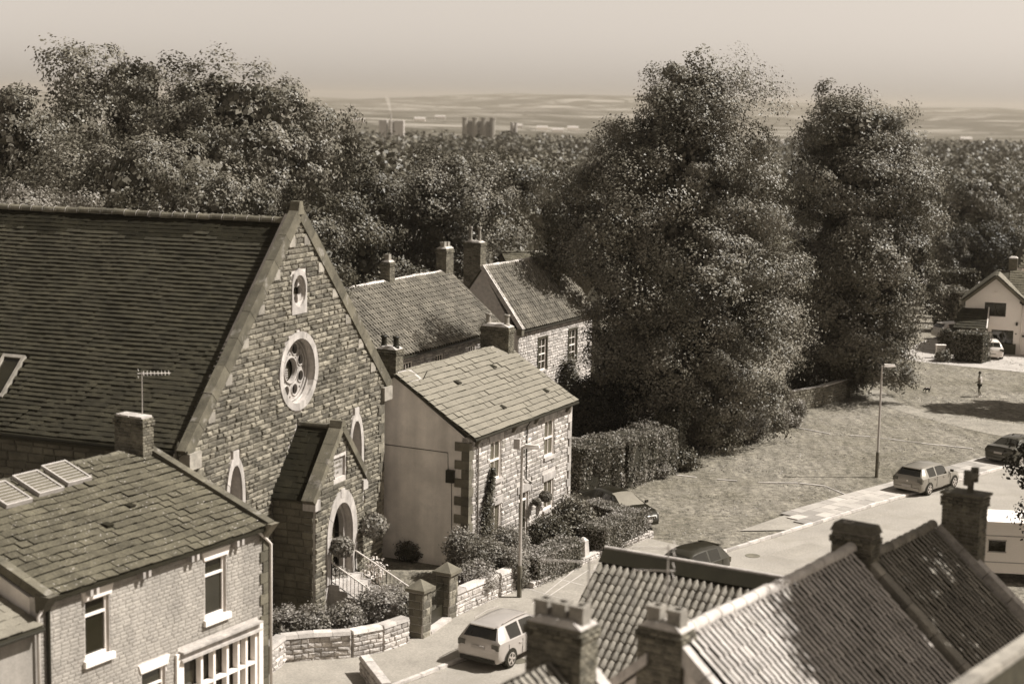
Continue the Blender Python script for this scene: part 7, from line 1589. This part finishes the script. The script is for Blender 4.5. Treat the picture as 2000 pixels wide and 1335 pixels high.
def works():
    p = at_y(740, 236, 1900); q = at_y(788, 234, 1900); zt = at_y(760, 231, 1900)[2]; W = q[0] - p[0]; zb = -48; t = thing('factory', 'far white works with a smoking chimney in the valley', 'factory', Matrix.Translation((p[0], 1900, zb))); H = zt - zb
    for x0, x1, h in ((0, W * .32, H - 2), (W * .4, W * .58, H - 3), (W * .62, W, H - 2.5)): b = MB(); b.box(x0, x1, 0, 20, 0, h); obj('shed', b, 'ashlar', t)
    c = MB(); x = W * .5; c.lathe([(1.3, 0), (.8, H + 5)], (x, -4, 0), 10); obj('flue', c, 'ashlar', t)
    s = bpy.data.materials.new('smoke'); s.use_nodes = True; n = s.node_tree; n.nodes.clear(); o = n.nodes.new('ShaderNodeOutputMaterial'); v = n.nodes.new('ShaderNodeVolumePrincipled'); v.inputs['Density'].default_value = .06; v.inputs['Color'].default_value = (1, .93, .86, 1); n.links.new(v.outputs[0], o.inputs['Volume'])
    m = MB(); z0 = zb + H + 5; m.tube([(p[0] + x, 1896, z0), (p[0] + x - 1, 1896, z0 + 5), (p[0] + x - 2, 1896, z0 + 10), (p[0] + x - 4, 1896, z0 + 16), (p[0] + x - 6, 1896, z0 + 19)], [.8, 1.5, 2.0, 2.6, 1.0], 10); so_ = obj('smoke', m, s, kind='stuff'); so_['label'] = 'thin white smoke plume over the far works'
works()
# far farm and village buildings, scattered pale roofs
FB = [(700, 221, 3200, 'leftmost far pale barn beside the skyline tree'), (820, 216, 3600, 'far pale shed above the castle to its left'), (1010, 212, 3400, 'far pale house up and right of the castle'), (1060, 214, 3300, 'far pale barn in the middle of the bright field strip'), (1090, 217, 3100, 'far pale shed below the bright field strip'),
      (1120, 215, 3500, 'far pale house nearest the tall lime on its left'), (1500, 240, 2300, 'far pale shed seen between the two limes'), (1528, 238, 2300, 'far pale house close to the second lime'), (1805, 262, 1500, 'far pale barn right of the second lime'), (1845, 258, 1700, 'far long shed among trees above the cedar'), (1890, 235, 3000, 'rightmost far pale farmhouse in the fields'), (860, 208, 4200, 'farthest pale farm on the slope over the castle')]
for i, (px, py, Y, lab) in enumerate(FB):
    p = at_y(px, py, Y); g = ground_z(p[0], Y); s = Y / 3000; t = thing('farm_building', lab, 'building', Matrix.Translation((p[0], Y, g - 1)), 'pale buildings scattered over the far valley')
    H = 7.5; w_ = 7 * s + 3; b = MB(); b.box(-w_, w_, 0, 14, 0, H - 2); obj('walls', b, 'render_white', t); r = MB(); r.hull([(-w_ - .5, -.6, H - 2), (w_ + .5, -.6, H - 2), (w_ + .5, 14.6, H - 2), (-w_ - .5, 14.6, H - 2)], [(-w_ - .5, 6.9, H + 2), (w_ + .5, 6.9, H + 2), (w_ + .5, 7.1, H + 2), (-w_ - .5, 7.1, H + 2)]); obj('roof', r, 'gravel', t)
# ------------------------------------------------------------------ air
hz = bpy.data.materials.new('haze'); hz.use_nodes = True; n = hz.node_tree; n.nodes.clear(); o = n.nodes.new('ShaderNodeOutputMaterial'); v = n.nodes.new('ShaderNodeVolumePrincipled')
v.inputs['Density'].default_value = 9.5e-5; v.inputs['Color'].default_value = (.62, .56, .48, 1); v.inputs['Anisotropy'].default_value = .2; n.links.new(v.outputs[0], o.inputs['Volume'])
b = MB(); b.box(-14500, 14500, -14500, 14500, -110, 62); hb = obj('haze', b, hz, kind='stuff')
SC.cycles.volume_bounces = 1
